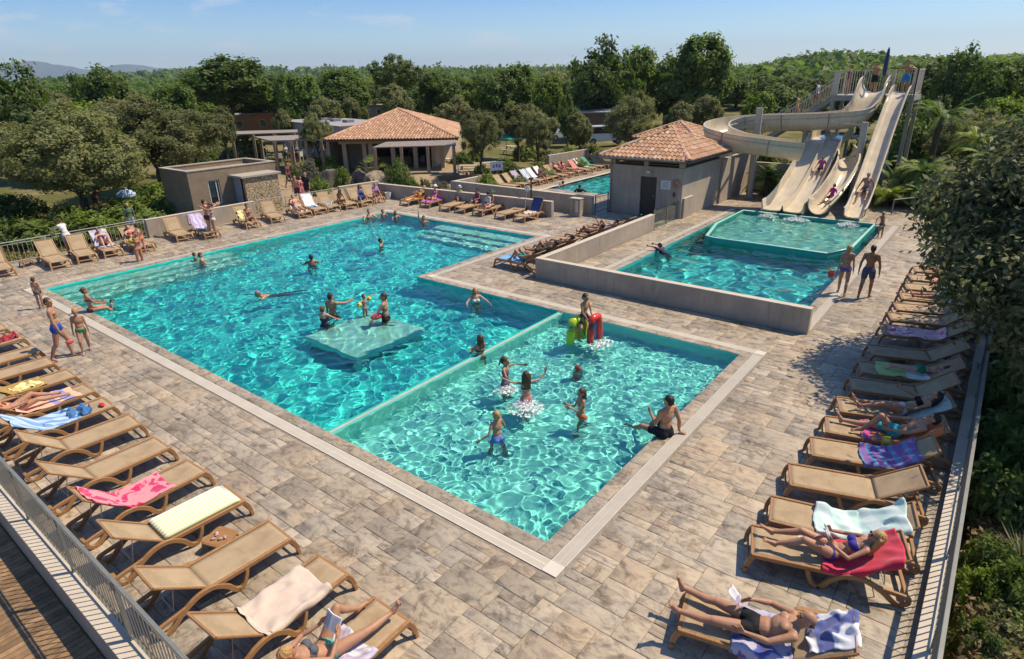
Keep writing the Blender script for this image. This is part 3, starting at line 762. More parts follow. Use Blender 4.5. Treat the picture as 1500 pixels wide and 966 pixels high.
def lounger(foot,yaw,ang,label,group,wood=False):
    "foot = ground point below the middle of the foot end"
    key=(ang,wood)
    if key not in LPROTO: LPROTO[key]=lounger_proto('sun_lounger',ang,wood); o=LPROTO[key]; del o['_ang']
    else: o=copy_tree(LPROTO[key])
    d=Vector((-math.sin(yaw),math.cos(yaw),0))
    o.location=(foot[0]-d.x*.99,foot[1]-d.y*.99,foot[2] if len(foot)>2 else 0); o.rotation_euler=(0,0,yaw)
    o['label']=label; o['group']=group; o['category']='sun lounger'; 
    L=(o,ang,Matrix.Translation(o.location)@Matrix.Rotation(yaw,4,'Z'),yaw); LOUNGERS.append(L); return L
def prof_at(s,ang):
    "distance s from the foot end along the bed -> (y,z,normal)"
    a=R(ang)
    if s<1.26: return Vector((0,.97-s,SZ_+.018)),Vector((0,0,1))
    t=s-1.26; return Vector((0,-.29-math.cos(a)*t,SZ_+.02+math.sin(a)*t)),Vector((0,math.sin(a),math.cos(a)))
def towel(L,s0,s1,w,mat,label,xoff=0.0,wr=.012,seed=0,group='towels on the sun loungers',skew=0,droop=.16,name='towel'):
    o_,ang,M,yaw=L; r=np.random.RandomState(seed); ph=r.rand(8)*6.28
    nu,nv=26,44; m=MB()
    def fn(u,v):
        s=s0+(s1-s0)*v+.02*math.sin(u*7+ph[0]); x=(u-.5)*w+xoff+skew*(v-.5)+.014*math.sin(v*11+ph[1])
        h=1.5*wr*(.7*(1-abs(math.sin(5*u+9*v+ph[6]+1.5*math.sin(4*v))))-.2+math.sin(9*u+5*v+ph[2])*math.sin(6*v+ph[3])+.8*math.sin(14*v-9*u+ph[4])*math.sin(5*u+ph[5])+.5*math.sin(23*u+11*v+ph[6]))
        dr=0; ax=abs(x)
        if s<0: p,n=prof_at(0,ang); p=p+Vector((0,.02,s*.9)); n=Vector((0,1,0))
        elif s>1.26+.82:
            p,n=prof_at(1.26+.82,ang); p=p+Vector((0,-.03,-(s-2.08)*.95)); 
        else: p,n=prof_at(s,ang)
        if ax>.345: dr=min(ax-.345,.4); x=math.copysign(.345+dr*.18+.012,x)
        q=p+n*(max(h,-wr*.2)+.008+(.026 if s<1.26 else .012)*max(0,min(1,(ax-.24)/.06)))+Vector((x,0,-dr*(1 if droop else 0)))
        return q
    m.grid(fn,nu,nv); o=m.build(name,mat,None,True); md=o.modifiers.new('s','SOLIDIFY'); md.thickness=.008; md.offset=1
    o.matrix_world=M; tag(o,label,'towel',group); return o
def m_towel(name,base,kind='plain',c2=(1,1,1),c3=None,scale=4,rot=0):
    t=NT('towel_'+name); v=t.coord(rot=(0,0,rot)); 
    col=base
    if kind=='stripes':
        wv=t.n('TexWave'); wv.inputs['Scale'].default_value=scale; t.l(v,wv.inputs[0]); col=t.ramp(wv.outputs['Fac'],[(.42,base),(.5,c2)] if c3 is None else [(.25,base),(.4,c2),(.7,c3)])
    elif kind=='blotch':
        n=t.noise(v,scale,2,.5,.6); col=t.ramp(n.outputs[0],[(.50,base),(.545,c2),(.62,c2 if c3 is None else c3)])
    elif kind=='bands':
        sx=t.n('SeparateXYZ'); t.l(v,sx.inputs[0]); n=t.noise(v,6,2,.5); ad=t.n('Math',operation='MULTIPLY_ADD'); t.l(n.outputs[0],ad.inputs[0]); ad.inputs[1].default_value=.06; t.l(sx.outputs[1],ad.inputs[2])
        mr=t.n('MapRange'); mr.inputs[1].default_value=-1; mr.inputs[2].default_value=1; t.l(ad.outputs[0],mr.inputs[0]); col=t.ramp(mr.outputs[0],c3,'CONSTANT')
    n2=t.noise(v,260,2,.5); 
    if isinstance(col,tuple): n=t.noise(v,5,3,.5); col=t.ramp(n.outputs[0],[(.3,tuple(x*.9 for x in col)),(.7,tuple(min(1,x*1.08) for x in col))])
    t.set(col=col,rough=.95,spec=.1,sheen=.3); t.bump(n2.outputs[0],.35,.004); return t.m
# ---- poses on a lounger
def lie(ang,knees='flat',**kw):
    a=R(ang); z=SZ_+.02
    p=dict(pel=(0,-.18,z+.105),up=(0,-math.cos(a*.35),math.sin(a*.35)),fw=(0,math.sin(a*.35),math.cos(a*.35)),cu=(0,-math.cos(a),math.sin(a)),cf=(0,math.sin(a),math.cos(a)),
      hu=(0,-math.cos(a+.35),math.sin(a+.35)),hf=(0,math.sin(a+.35),math.cos(a+.35)),
      lt=(-.08,1,-.03),ls=(-.03,1,-.05),rt=(.08,1,-.03),rs=(.03,1,-.05),lf=(-.35,.35,1),rf=(.35,.35,1),
      lu=(-.30,.75,-.25),la=(.1,1,.0),ru=(.30,.75,-.25),ra=(-.1,1,.0))
    if knees in('up','both'): p.update(lt=(-.12,.72,.70),ls=(0,.58,-.80),rt=(.12,.72,.70),rs=(0,.58,-.80),lf=(-.2,1,-.1),rf=(.2,1,-.1))
    if knees=='left': p.update(lt=(-.12,.72,.70),ls=(0,.58,-.80),lf=(-.2,1,-.1))
    if knees=='right': p.update(rt=(.12,.72,.70),rs=(0,.58,-.80),rf=(.2,1,-.1))
    p.update(kw); return p
def on(L,P,H,label,sex='m',skin='tan',hair=('dark','short'),wear=(),vox=.018,dy=0,dz=0,dx=0,child=False,build=1.0,group='people lying on the sun loungers'):
    o_,ang,M,yaw=L; P=dict(P); pl=Vector(P['pel']); P['pel']=(pl.x+dx,pl.y+dy,pl.z+dz)
    return make_person(label,P,M.translation,yaw,H,sex,skin,hair,wear,build,child,vox,group)
def side_table(loc,rz,label,group='low side tables between the loungers',mat=None):
    global STAB
    if STAB is None:
        o=thing('side_table','x','table'); m=MB(); h=.21
        m.prism([(-.21,-.17),(-.17,-.21),(.17,-.21),(.21,-.17),(.21,.17),(.17,.21),(-.17,.21),(-.21,.17)],h-.03,h); m.build('tabletop',RESIN,o,bevel=.008)
        m=MB(); 
        for k in range(6): m.ab((-.17+k*.06,-.19,h),(-.17+k*.06+.042,.19,h+.008))
        m.build('slat_top',RESIN,o,bevel=.003)
        for sx in(-1,1):
            for sy in(-1,1): m=MB(); m.sweep([(sx*.17,sy*.17,h-.03),(sx*.205,sy*.205,0)],rrect(.04,.04)); m.build('leg',RESIN,o)
        STAB=o
    else: o=copy_tree(STAB)
    o.location=loc; o.rotation_euler=(0,0,rz); tag(o,label,'table',group); return o
STAB=None
# ------------------------------------------------------------------ the rows
GL='sun loungers in the row along the left of the big pool'
left_y=[1.25,2.55,3.85,5.3,6.65,8.0,9.4,10.7,11.85,13.1,14.4,15.6,17.1,18.4]
left_lab=['caramel sun lounger under the woman reading a book','sun lounger half covered by a crumpled beige towel','empty tan lounger between the beige towel and the low table','lounger carrying a pale green striped air mattress','lounger with a pink flowered towel','empty tan lounger directly behind the pink flowered towel','empty tan lounger in front of the blue towels','lounger covered with light blue towels and a bag','lounger under a person on a peach towel','lounger with a yellow cloth on a brown mat','empty tan lounger next to the yellow cloth','empty tan lounger just below the man in blue shorts','lounger with a red beach bag on its foot end','last lounger in the left row, above the red bag']
LL=[]
for i,(y,lb) in enumerate(zip(left_y,left_lab)):
    LL.append(lounger((-2.04+.015*y+.03*math.sin(i*2.3),y),R(-90+2.6*math.sin(i*1.7+.5)),(38,40,36,38,42,38,40,36,38,42,36,38,40,38)[i],lb,GL))
GRr='sun loungers in the row along the right hand wall'
right=[(.25,-1.82,'lounger under the bald man in the bottom right'),(2.12,-2.1,'lounger with a red towel under the blonde woman'),(3.02,-2.1,'lounger draped with a pale aqua towel'),(4.15,-2.08,'bare lounger next to the aqua towel, dappled by leaf shade'),(5.30,-2.15,'lounger with a blue, red and purple striped towel'),(6.30,-2.18,'lounger with an orange towel under the man in turquoise shorts'),(7.30,-2.2,'lounger under the woman in a black bikini'),(8.50,-2.2,'bare lounger between the sunbathing woman and the child'),(9.55,-2.2,'lounger under the child lying on a green towel'),(10.75,-2.2,'bare lounger nearest the small square table on the right'),(12.35,-2.2,'lounger with a pink and white towel, just beyond the table'),(13.6,-2.2,'lounger behind the pink and white towel'),(14.6,-2.2,'second lounger beyond the pink towel, half under the branch'),(15.75,-2.18,'third lounger beyond the pink towel, with a blue cloth at its head'),(16.9,-2.16,'fourth lounger beyond the pink towel'),(18.05,-2.14,'fifth lounger beyond the pink towel, with a red cloth'),(19.2,-2.12,'sixth lounger beyond the pink towel, just past the leaves')]
RL=[]
for i,(x,y,lb) in enumerate(right):
    RL.append(lounger((x,y),R((16 if i else 14)+2.2*math.sin(i*2.3)),(34,34,36,32,36,34,34,38,34,32,36,38,34,36,32,34,34)[i],lb,GRr))
GT='sun loungers in the row along the top left fence'
tl=[((8,407),'lounger cut by the picture edge at the top left'),((91,394),'empty lounger beside the small wooden table by the fence'),((130,385),'second empty lounger by the fence, left of the floral towel'),((168,377),'lounger with the blue floral towel under a sunbather by the fence'),((214,370),'lounger with a yellow bag by the fence'),((272,354),'empty high-backed lounger at the start of the plaster wall'),((312,350),'lounger with a lilac towel against the plaster wall'),((372,335),'lounger on which the woman sits facing the pool'),((408,327),'empty lounger in front of the stone clad hut'),((448,320),'lounger under the man sitting up in the sun'),((470,315),'lounger with a white towel and blue cloth'),((490,311),'lounger with grey clothes on its seat'),((516,307),'empty lounger left of the crouching woman'),((538,303),'lounger under the woman in the blue dress'),((556,298),'end lounger with the person in pink by the wall corner')]
TLs=[]
for i,(p,lb) in enumerate(tl):
    g=G(*p); TLs.append(lounger((g.x,g.y),R(180+(-6 if i<7 else -14)+3*math.sin(i*2.1)),48,lb,GT,wood=(i in(1,2,3,4,5,7,8,9,10,11,12,13,14))))
GB='sun loungers along the back wall of the big pool'
bk_=[((593,302),30,'lounger with golden towels at the left end of the back wall'),((623,305),40,'lounger with a magenta towel and a woman in a white hat'),((652,310.5),8,'flat empty lounger right of the magenta towel'),((674,313),8,'flat empty lounger beside the woman in the purple wrap'),((700,317),20,'lounger shared by the two women, one in a green hat'),((733,322),10,'flat lounger in front of the white parasol pole'),((761,326),62,'lounger with an upright navy blue back')]
BL=[]
for i,(p,an,lb) in enumerate(bk_):
    g=G(*p); BL.append(lounger((g.x,g.y),R(90+5*math.sin(i)),an,lb,GB,wood=True))
GW='sun loungers behind the landing pool wall'
wl=[(12.35,'lounger with a blue towel at the corner of the long wall'),(13.7,'lounger behind the wall with a person in dark clothes'),(14.9,'lounger behind the wall with a maroon towel'),(16.1,'bare lounger behind the middle of the wall'),(17.3,'lounger behind the wall with the person raising one arm'),(18.5,'lounger behind the wall with a pale blue towel'),(19.7,'last raised lounger before the end of the wall')]
WLs=[]
for i,(x,lb) in enumerate(wl): WLs.append(lounger((x,10.98),R(0+3*math.sin(i*3)),36,lb,GW))
GF='sun loungers beside the far pool'
FL=[]
fx=[26.4,27.4,28.3,29.2,30.1,31.0,32.0,33.1,34.2,35.2,36.3,37.4,38.5,39.6]
fl_lab=['leftmost bare lounger by the far pool','second bare lounger by the far pool','far pool lounger with a lilac cloth','far pool lounger with a broad blue striped towel','far pool lounger with a white and blue towel','far pool lounger with a white towel','bare lounger in the middle of the far pool row','far pool lounger under a reclining person','far pool lounger with a red towel','far pool lounger with a salmon towel','far pool lounger with a white towel near the wall','far pool lounger with a green towel','far pool lounger next to the pump house corner','last lounger of the far pool row behind the pump house']
for i,x in enumerate(fx): FL.append(lounger((x,20.95+.08*math.sin(i*4)),R(180+4*math.sin(i*1.9)),45,fl_lab[i],GF,wood=True))
# ------------------------------------------------------------------ towels
T=towel
T(LL[1],.30,1.35,.86,m_towel('beige',(.58,.46,.37)),'crumpled beige towel on the second lounger of the left row',seed=1,wr=.02)
mt=m_towel('mattress',(.60,.66,.30),'stripes',(.74,.74,.56),scale=2.6)
# inflatable mattress: tubes side by side
m=MB(); 
for k in range(8): m.tube([(-.28+k*.08,.86,SZ_+.055),(-.28+k*.08,.80,SZ_+.06),(-.28+k*.08,-.22,SZ_+.06),(-.28+k*.08,-.28,SZ_+.055)],[.03,.042,.042,.03],10)
m.ab((-.31,.80,SZ_+.03),(.31,.92,SZ_+.062)); o=m.build('air_mattress',m_towel('airbed',(.62,.66,.36),'stripes',(.74,.75,.60),scale=4),None,True); o.matrix_world=LL[3][2]; tag(o,'pale green striped air mattress lying on a lounger','air mattress')
T(LL[4],.55,1.95,.74,m_towel('pink_flower',(.70,.25,.27),'blotch',(.56,.03,.12),(.50,.02,.10),5),'pink towel with crimson flowers on the left row',seed=3,wr=.01)
T(LL[7],.62,1.9,.78,m_towel('lightblue',(.36,.50,.62),'stripes',(.55,.62,.66),(.16,.30,.52),1.6,.6),'light blue and grey patterned towel on the left row',seed=4,wr=.018)
T(LL[7],.35,.80,.5,m_towel('denim',(.05,.16,.36)),'bunched denim blue towel beside the light blue one',seed=5,wr=.045,xoff=.02)
T(LL[8],.25,1.55,.72,m_towel('peach',(.80,.43,.26),'bands',c3=[(0,(.80,.42,.26)),(.60,(.30,.28,.52)),(.66,(.80,.42,.26)),(.70,(.30,.28,.52)),(.80,(.80,.42,.26))]),'peach towel with violet bands under the sunbather in the left row',seed=6)
T(LL[9],.55,1.8,.70,m_towel('yellowmat',(.36,.22,.05)),'ochre mat on the lounger with the yellow cloth',seed=7,wr=.01)
T(LL[9],.62,1.2,.42,m_towel('yellowcloth',(.78,.70,.32)),'crumpled pale yellow cloth on the ochre mat',seed=8,wr=.035,name='cloth')
T(LL[12],.05,.5,.34,m_towel('redcloth',(.42,.03,.05),'blotch',(.20,.03,.04),(.1,.02,.03),9),'red patterned cloth on the far end of the left row',seed=9,wr=.05,name='cloth')
T(RL[1],.92,2.0,.84,m_towel('red',(.56,.035,.07)),'bright red towel under the blonde woman on the right',seed=10,wr=.012)
T(RL[2],.62,1.95,.82,m_towel('aqua',(.46,.62,.58),'stripes',(.60,.70,.66),scale=1.1,rot=1.2),'pale aqua rumpled towel on the right row',seed=11,wr=.026,skew=.05)
T(RL[4],.80,1.75,.80,m_towel('bluemulti',(.09,.22,.42),'stripes',(.40,.05,.16),(.16,.10,.30),1.7,1.45),'blue, red and purple striped towel on the right row',seed=12,wr=.014)
T(RL[5],.75,1.98,.78,m_towel('orange',(.66,.17,.035)),'orange towel under the man in turquoise shorts',seed=13)
T(RL[5],.60,1.0,.80,m_towel('purplemulti',(.45,.06,.22),'blotch',(.16,.10,.36),(.55,.30,.10),9),'purple and pink patterned towel below the orange one',seed=14,wr=.02)
T(RL[6],1.2,2.0,.7,m_towel('greygreen',(.36,.42,.38)),'grey green towel on the backrest behind the woman in black',seed=15)
T(RL[8],.30,1.35,.72,m_towel('lime',(.42,.52,.20),'bands',c3=[(0,(.70,.68,.66)),(.42,(.66,.66,.60)),(.55,(.40,.52,.18)),(.9,(.40,.52,.18))]),'lime green and white towel under the child',seed=16)
T(RL[10],.12,1.5,.74,m_towel('pinkwhite',(.74,.40,.44),'blotch',(.80,.66,.66),(.55,.08,.16),4),'pink and white towel on the right row beyond the table',seed=17)
T(RL[13],.95,1.5,.6,m_towel('bluewhite',(.40,.48,.66)),'pale blue cloth on a lounger half under the branch',seed=18,wr=.03,name='cloth')
T(RL[14],.9,1.4,.5,m_towel('teal2',(.10,.22,.32)),'dark teal cloth under the branch on the right row',seed=19,wr=.03,name='cloth')
T(RL[15],.6,1.2,.55,m_towel('salmon',(.62,.24,.22)),'salmon cloth on the fifth lounger past the pink towel',seed=20,wr=.03,name='cloth')
T(RL[0],.60,1.3,.8,m_towel('violetblue',(.42,.40,.52),'blotch',(.10,.14,.42),(.08,.08,.24),4),'violet and blue patterned towel under the bald man',seed=21,wr=.014,xoff=-.06)
T(RL[0],1.5,2.1,.66,m_towel('whiteblue',(.66,.66,.68),'blotch',(.10,.12,.30),(.10,.12,.30),2.5),'white towel with navy print behind the bald man',seed=22,wr=.02,xoff=.1)
T(LL[0],.55,1.2,.78,m_towel('lilac',(.50,.45,.52),'blotch',(.34,.26,.40),(.6,.58,.6),4),'lilac patterned towel under the reading woman',seed=23,wr=.014)
T(LL[0],1.35,2.05,.72,m_towel('orangepink',(.72,.28,.05),'blotch',(.62,.20,.22),(.50,.14,.2),5),'orange and pink towel behind the reading woman',seed=24,wr=.02)
T(TLs[3],.75,2.05,.66,m_towel('floral',(.55,.52,.62),'blotch',(.20,.22,.52),(.66,.50,.28),6),'blue and cream floral towel on the fence row',seed=25)
T(TLs[6],1.15,2.1,.58,m_towel('lilac2',(.44,.36,.58),'stripes',(.56,.50,.64),scale=1.4),'lilac towel over a backrest by the plaster wall',seed=26)
T(TLs[6],.55,1.1,.56,m_towel('greyteal',(.10,.14,.15)),'dark grey cloth on the lounger with the lilac towel',seed=27,wr=.03,name='cloth')
T(TLs[7],1.2,1.75,.5,m_towel('paleyellow',(.70,.62,.30)),'yellow cloth on the backrest behind the seated woman',seed=28,wr=.03,name='cloth')
T(TLs[10],.85,2.1,.58,m_towel('white1',(.74,.72,.68)),'white towel on the top left row',seed=29)
T(TLs[10],.75,1.1,.4,m_towel('blue5',(.10,.24,.42)),'blue cloth at the foot of the white towel',seed=30,wr=.03,name='cloth')
T(TLs[11],.6,1.3,.5,m_towel('grey2',(.40,.38,.36)),'grey bundle of clothes on the top left row',seed=31,wr=.05,name='cloth')
T(TLs[9],.2,1.5,.58,m_towel('cream3',(.62,.55,.47)),'cream towel under the man sitting up',seed=32)
T(BL[0],.1,1.6,.62,m_towel('gold',(.66,.34,.06),'blotch',(.72,.44,.14),(.55,.25,.05),6),'golden patterned towel at the left end of the back wall',seed=33,wr=.03)
T(BL[1],.05,1.5,.62,m_towel('magenta',(.52,.10,.40)),'magenta towel under the woman in the white hat',seed=34,wr=.02)
T(BL[6],1.28,2.0,.62,m_towel('navy',(.035,.055,.16)),'navy blue cover on the upright backrest',seed=35,wr=.004)
T(BL[6],.55,1.2,.62,m_towel('palerose',(.62,.48,.42)),'pale rose towel on the lounger with the navy back',seed=36,wr=.03)
T(WLs[0],.02,1.2,.66,m_towel('blue6',(.16,.36,.60)),'sky blue towel under the person with raised knees',seed=37)
T(WLs[2],.5,1.6,.66,m_towel('maroon',(.20,.05,.09)),'maroon towel behind the landing pool wall',seed=38)
T(WLs[5],.8,1.9,.66,m_towel('paleblue7',(.50,.54,.68)),'pale blue towel behind the landing pool wall',seed=39)
fm=[None,None,('lilacf',(.40,.32,.44)),('bluebig',(.16,.28,.52)),('whb',(.52,.56,.66)),('wht',(.72,.70,.66)),None,None,('redf',(.50,.16,.12)),('redp',(.56,.24,.2)),('wh3',(.68,.66,.62)),('grn',(.06,.30,.2)),None,None]
fn_=['','','lilac towel in the far pool row','blue striped towel in the far pool row','white and blue towel in the far pool row','white towel in the middle of the far pool row','','','red towel in the far pool row','salmon towel in the far pool row','white towel near the wall of the far pool','green towel in the far pool row','','']
for i,f in enumerate(fm):
    if f: T(FL[i],.7,2.08,.6,m_towel(f[0],f[1],'stripes' if i in(3,4) else 'plain',(.72,.72,.7),scale=1.6),fn_[i],seed=40+i)
# ------------------------------------------------------------------ tables and the small things on them
t1=side_table((-2.62,4.60,0),R(-72),'small wooden table with shells in the left row')
gR=G(1190,913,.21); t2=side_table((gR.x+.05,gR.y,0),R(20),'small table with paper cut outs beside the bald man')
side_table((11.45,-2.75,0),R(10),'bare small square table in the right row')
g=G(150,360); g=G(38,383,.2); side_table((g.x,g.y,0),R(4),'small wooden table by the fence, next to the first loungers')
g=G(223,358,.2); side_table((g.x,g.y+.3,0),R(-5),'small wooden table before the plaster wall')
SHELL=simple('shell',(.42,.30,.30),.5,.3,20); PAPER=simple('paper',(.72,.71,.69),.8,.04,8)
r=random.Random(9)
for i in range(5):
    m=MB(); m.ell((0,0,0),(.035+.02*r.random(),.022,.018),8,6); o=m.build('shell',[SHELL],None,True); o.location=(-2.62+.13*(r.random()-.5)*2,4.60+.12*(r.random()-.5)*2,.236); o.rotation_euler=(0,0,r.random()*3); tag(o,'small mauve and white shell scattered on the left row table','shell',group='shells on the small table')
def star(n,r0,r1,h):
    m=MB(); pts=[]
    for i in range(2*n): a=PI*i/n; rr=r0 if i%2==0 else r1; pts.append((rr*math.cos(a),rr*math.sin(a)))
    m.prism(pts,0,h); return m
tx,ty=gR.x+.05,gR.y
o=star(7,.095,.05,.004).build('paper_flower',PAPER); o.location=(tx+.01,ty+.01,.222); tag(o,'white star shaped paper flower in the middle of the table top','paper flower')
o=star(5,.055,.03,.004).build('paper_flower',PAPER); o.location=(tx+.04,ty-.11,.222); tag(o,'small white paper shape nearest the bald head','paper flower')
m=MB(); m.cyl((0,0,0),.035,.012,14); o=m.build('ashtray',simple('brown_disc',(.10,.06,.04),.5)); o.location=(tx+.01,ty+.01,.228); tag(o,'dark round ashtray in the middle of the paper flower','ashtray')
m=MB(); m.lathe([(.034,0),(.04,.006),(.034,.012),(.028,.006),(.034,0)],(0,0,0),16); o=m.build('bracelet',simple('dark_ring',(.03,.03,.03),.3)); o.location=(tx-.08,ty+.12,.220); tag(o,'dark ring shaped bracelet on the table corner','bracelet')
# drinking glass beside the blonde woman's legs, sunglasses case, bag
m=MB(); m.lathe([(.0,.004),(.03,.004),(.036,.12),(.033,.12),(.028,.01),(0,.01)],(0,0,0),14); o=m.build('drinking_glass',simple('clear_plastic',(.75,.8,.82),.15)); o.matrix_world=RL[1][2]@Matrix.Translation((.22,.35,SZ_+.04))@Matrix.Rotation(R(80),4,'X'); tag(o,'clear plastic cup lying on the lounger beside the blonde woman','cup')
m=MB(); m.box((0,0,.06),(.26,.18,.12)); o=m.build('beach_bag',simple('ochre_bag',(.40,.26,.05),.7),bevel=.03); o.matrix_world=RL[5][2]@Matrix.Translation((-.33,-.02,SZ_-.02)); 
tag(o,'yellow brown bag on the edge beside the man in turquoise','bag'); m=MB(); m.ell((0,0,.115),(.1,.07,.02)); m.build('flap',simple('yellow_flap',(.62,.45,.04),.6),o,True)
m=MB(); m.ell((0,0,.0),(.10,.055,.03),12,8); o=m.build('rubber_ring',simple('red_rubber',(.55,.02,.03),.4),None,True); o.matrix_world=LL[7][2]@Matrix.Translation((.12,.82,SZ_+.05)); tag(o,'small red rubber toy at the foot of the blue towels','toy')
m=MB(); m.lathe([(.0,0),(.028,0),(.028,.12),(.012,.16),(.012,.18),(0,.18)],(0,0,0),12); o=m.build('sun_cream_bottle',simple('bottle_white',(.7,.68,.62),.4)); o.matrix_world=LL[8][2]@Matrix.Translation((.36,.30,SZ_+.0)); o.location.z=.0; tag(o,'white bottle standing by the peach towel','bottle')
# ================================================================== walls, railings, other pools, buildings
STEEL=simple('railing_paint',(.20,.20,.175),.5,.12,5,metal=.2)
CREAMP=simple('cream_paint',(.55,.47,.36),.55,.08,4)
BOARD=m_wood('grey_boards',(.16,.105,.06),(.28,.19,.11),(2,30,30))
def wallbox(name,a,b,h,t,label,cat='wall',mat=None,z0=-.3,cap=True,group=None):
    "straight low wall from a to b on plan with a coping"
    a=Vector((*a,0));b=Vector((*b,0)); d=(b-a); L=d.length; ang=math.atan2(d.y,d.x); mid=(a+b)/2
    m=MB(); m.box((0,0,(z0+h)/2),(L,t,h-z0)); o=m.build(name,mat or PLASTER,None); o.location=mid; o.rotation_euler=(0,0,ang); tag(o,label,cat,group)
    if cap: m=MB(); m.box((0,0,h+.012),(L+.01,t+.012,.03)); m.build('coping',CAP,o,bevel=.006)
    return o
def railing(a,b,z0,h,label,step=.12,sec=2.0,mat=None,group=None,bar=.013):
    mat=mat or STEEL
    a=Vector((*a,z0));b=Vector((*b,z0)); d=b-a; L=d.length; o=thing('metal_railing',label,'railing',a,math.atan2(d.y,d.x),group)
    n=max(1,round(L/sec)); w_=L/n
    m=MB(); m.box((L/2,0,h),(L,.05,.03)); m.build('handrail',mat,o,bevel=.006)
    for i in range(n+1): m=MB(); m.box((min(max(i*w_,.025),L-.025),0,h/2),(.045,.045,h-.02)); m.build('post',mat,o)
    m=MB(); k=int(w_/step)
    m.box((w_/2,0,.10),(w_-.05,.022,.02)); m.box((w_/2,0,h-.10),(w_-.05,.022,.02))
    for j in range(1,k): m.box((j*w_/k,0,h/2),(bar,bar,h-.2))
    me=m.mesh('bar_panel',mat)
    for i in range(n): link('bar_panel',me,o,loc=(i*w_,0,0))
    return o
# --- left side: kerb, railing and the timber walkway below it
wallbox('kerb_wall',(-4.37,-4.6),(-4.37,28.2),.03,.26,'long plaster kerb wall below the left railing','wall',z0=-2.2)
railing((-4.27,-4.2),(-4.27,27.9),.045,1.02,'grey metal railing along the left edge above the timber walkway')
m=MB(); r=random.Random(2); x=-9.6; V=[];F=[];C=[]
yy=-6.0
while yy<30:
    w_=.115
    m.col=(.75+.5*r.random(),)*3; m.box((-7.2+.0,yy,-.50+r.random()*.004),(5.35,w_-.012,.04)); yy+=w_
WALK=simple('walkway_boards',(.235,.145,.075),.75,.3,7,bump=.3,attr=True)
m.build('timber_walkway',WALK,kind='structure')
# --- right side kerb and railing
wallbox('kerb_wall',(-4.6,-4.42),(30,-4.42),.12,.24,'long plaster kerb wall below the right railing','wall',z0=-2.0)
railing((-4.4,-4.47),(29.8,-4.47),.14,.95,'grey metal railing along the right edge beside the dark shrubs',step=.13)
# --- top left
railing((-3.8,28.05),(6.35,28.05),.0,.92,'low metal railing before the lawn at the top left',step=.16,mat=simple('galvanised_rail',(.42,.41,.36),.5,.1,3))
wallbox('plaster_wall',(6.4,28.05),(12.05,28.05),.86,.22,'plaster wall behind the loungers before the grey hut')
railing((12.2,28.0),(17.25,27.55),.0,.9,'metal railing between the two plaster walls',step=.16,mat=MATS['galvanised_rail'])
wallbox('plaster_wall',(17.3,27.5),(20.12,27.2),.95,.22,'short plaster wall ending at the far corner')
wallbox('plaster_wall',(20.15,27.3),(20.85,14.35),.80,.24,'long plaster wall behind the back row of loungers')
wallbox('plaster_wall',(22.75,23.2),(22.55,12.95),.92,.24,'plaster wall in front of the far pool')
wallbox('plaster_wall',(22.78,23.35),(25.6,23.35),.86,.2,'short plaster wall returning beside the far pool garden')
wallbox('plaster_wall',(34.3,24.0),(39.6,23.7),1.25,.2,'plaster wall behind the last far pool loungers')
# landing pool enclosure
wallbox('plaster_wall',(11.85,-.52),(11.85,8.87),.72,.22,'long low plaster wall in front of the landing pool')
wallbox('plaster_wall',(11.97,8.76),(21.0,8.76),.72,.22,'plaster wall between the loungers and the landing pool')
wallbox('plaster_wall',(24.05,8.62),(25.2,8.62),1.0,.2,'stub of wall at the end of the glass screen')
o=thing('glass_screen','clear glass screen closing the gap in the plaster wall','screen'); m=MB(); m.ab((21.15,8.735,.06),(24.0,8.755,.92)); 
t=NT('glass'); t.set(col=(.75,.82,.80),rough=.02,trans=.0); t.t.nodes.remove(t.b); a_=t.n('BsdfTransparent'); a_.inputs[0].default_value=(.80,.86,.84,1); g_=t.n('BsdfGlossy'); g_.inputs['Roughness'].default_value=.03; x_=t.n('MixShader'); x_.inputs[0].default_value=.10
t.l(a_.outputs[0],x_.inputs[1]); t.l(g_.outputs[0],x_.inputs[2]); t.l(x_.outputs[0],t.o.inputs[0]); GLASS=t.m
m.build('glass_pane',GLASS,o)
for x in (21.15,22.55,23.98): m=MB(); m.box((x,8.745,.46),(.04,.05,.94)); m.build('post',STEEL,o)
# pillar shower and gate
o=thing('shower_pillar','plastered shower block beside the gap in the walls','shower',(21.75,13.45,0)); m=MB(); m.box((0,0,.46),(.34,.62,.92)); m.build('pillar',PLASTER,o,bevel=.01); m=MB(); m.box((0,0,.935),(.38,.66,.03)); m.build('coping',CAP,o); m=MB(); m.tube([(-.19,.1,.92),(-.19,.1,.2)],.02,8); m.build('pipe',STEEL,o); m=MB(); m.box((-.19,-.15,.55),(.03,.16,.6)); m.build('panel',simple('steel_plate',(.45,.45,.46),.3,.05,5,metal=.8),o)
railing((22.62,12.85),(23.85,12.75),0,1.0,'dark green metal gate next to the pump house',step=.12,mat=simple('green_gate',(.05,.12,.11),.5))
o=thing('lamp_post','thin dark post standing behind the back wall','post',(21.35,16.1,0)); m=MB(); m.tube([(0,0,0),(0,0,1.75)],.045,8); m.build('pole',simple('dark_metal',(.05,.045,.04),.5),o); m=MB(); m.box((0,0,1.8),(.22,.16,.09)); m.build('head',simple('dark_metal',(.05,.045,.04),.5),o)
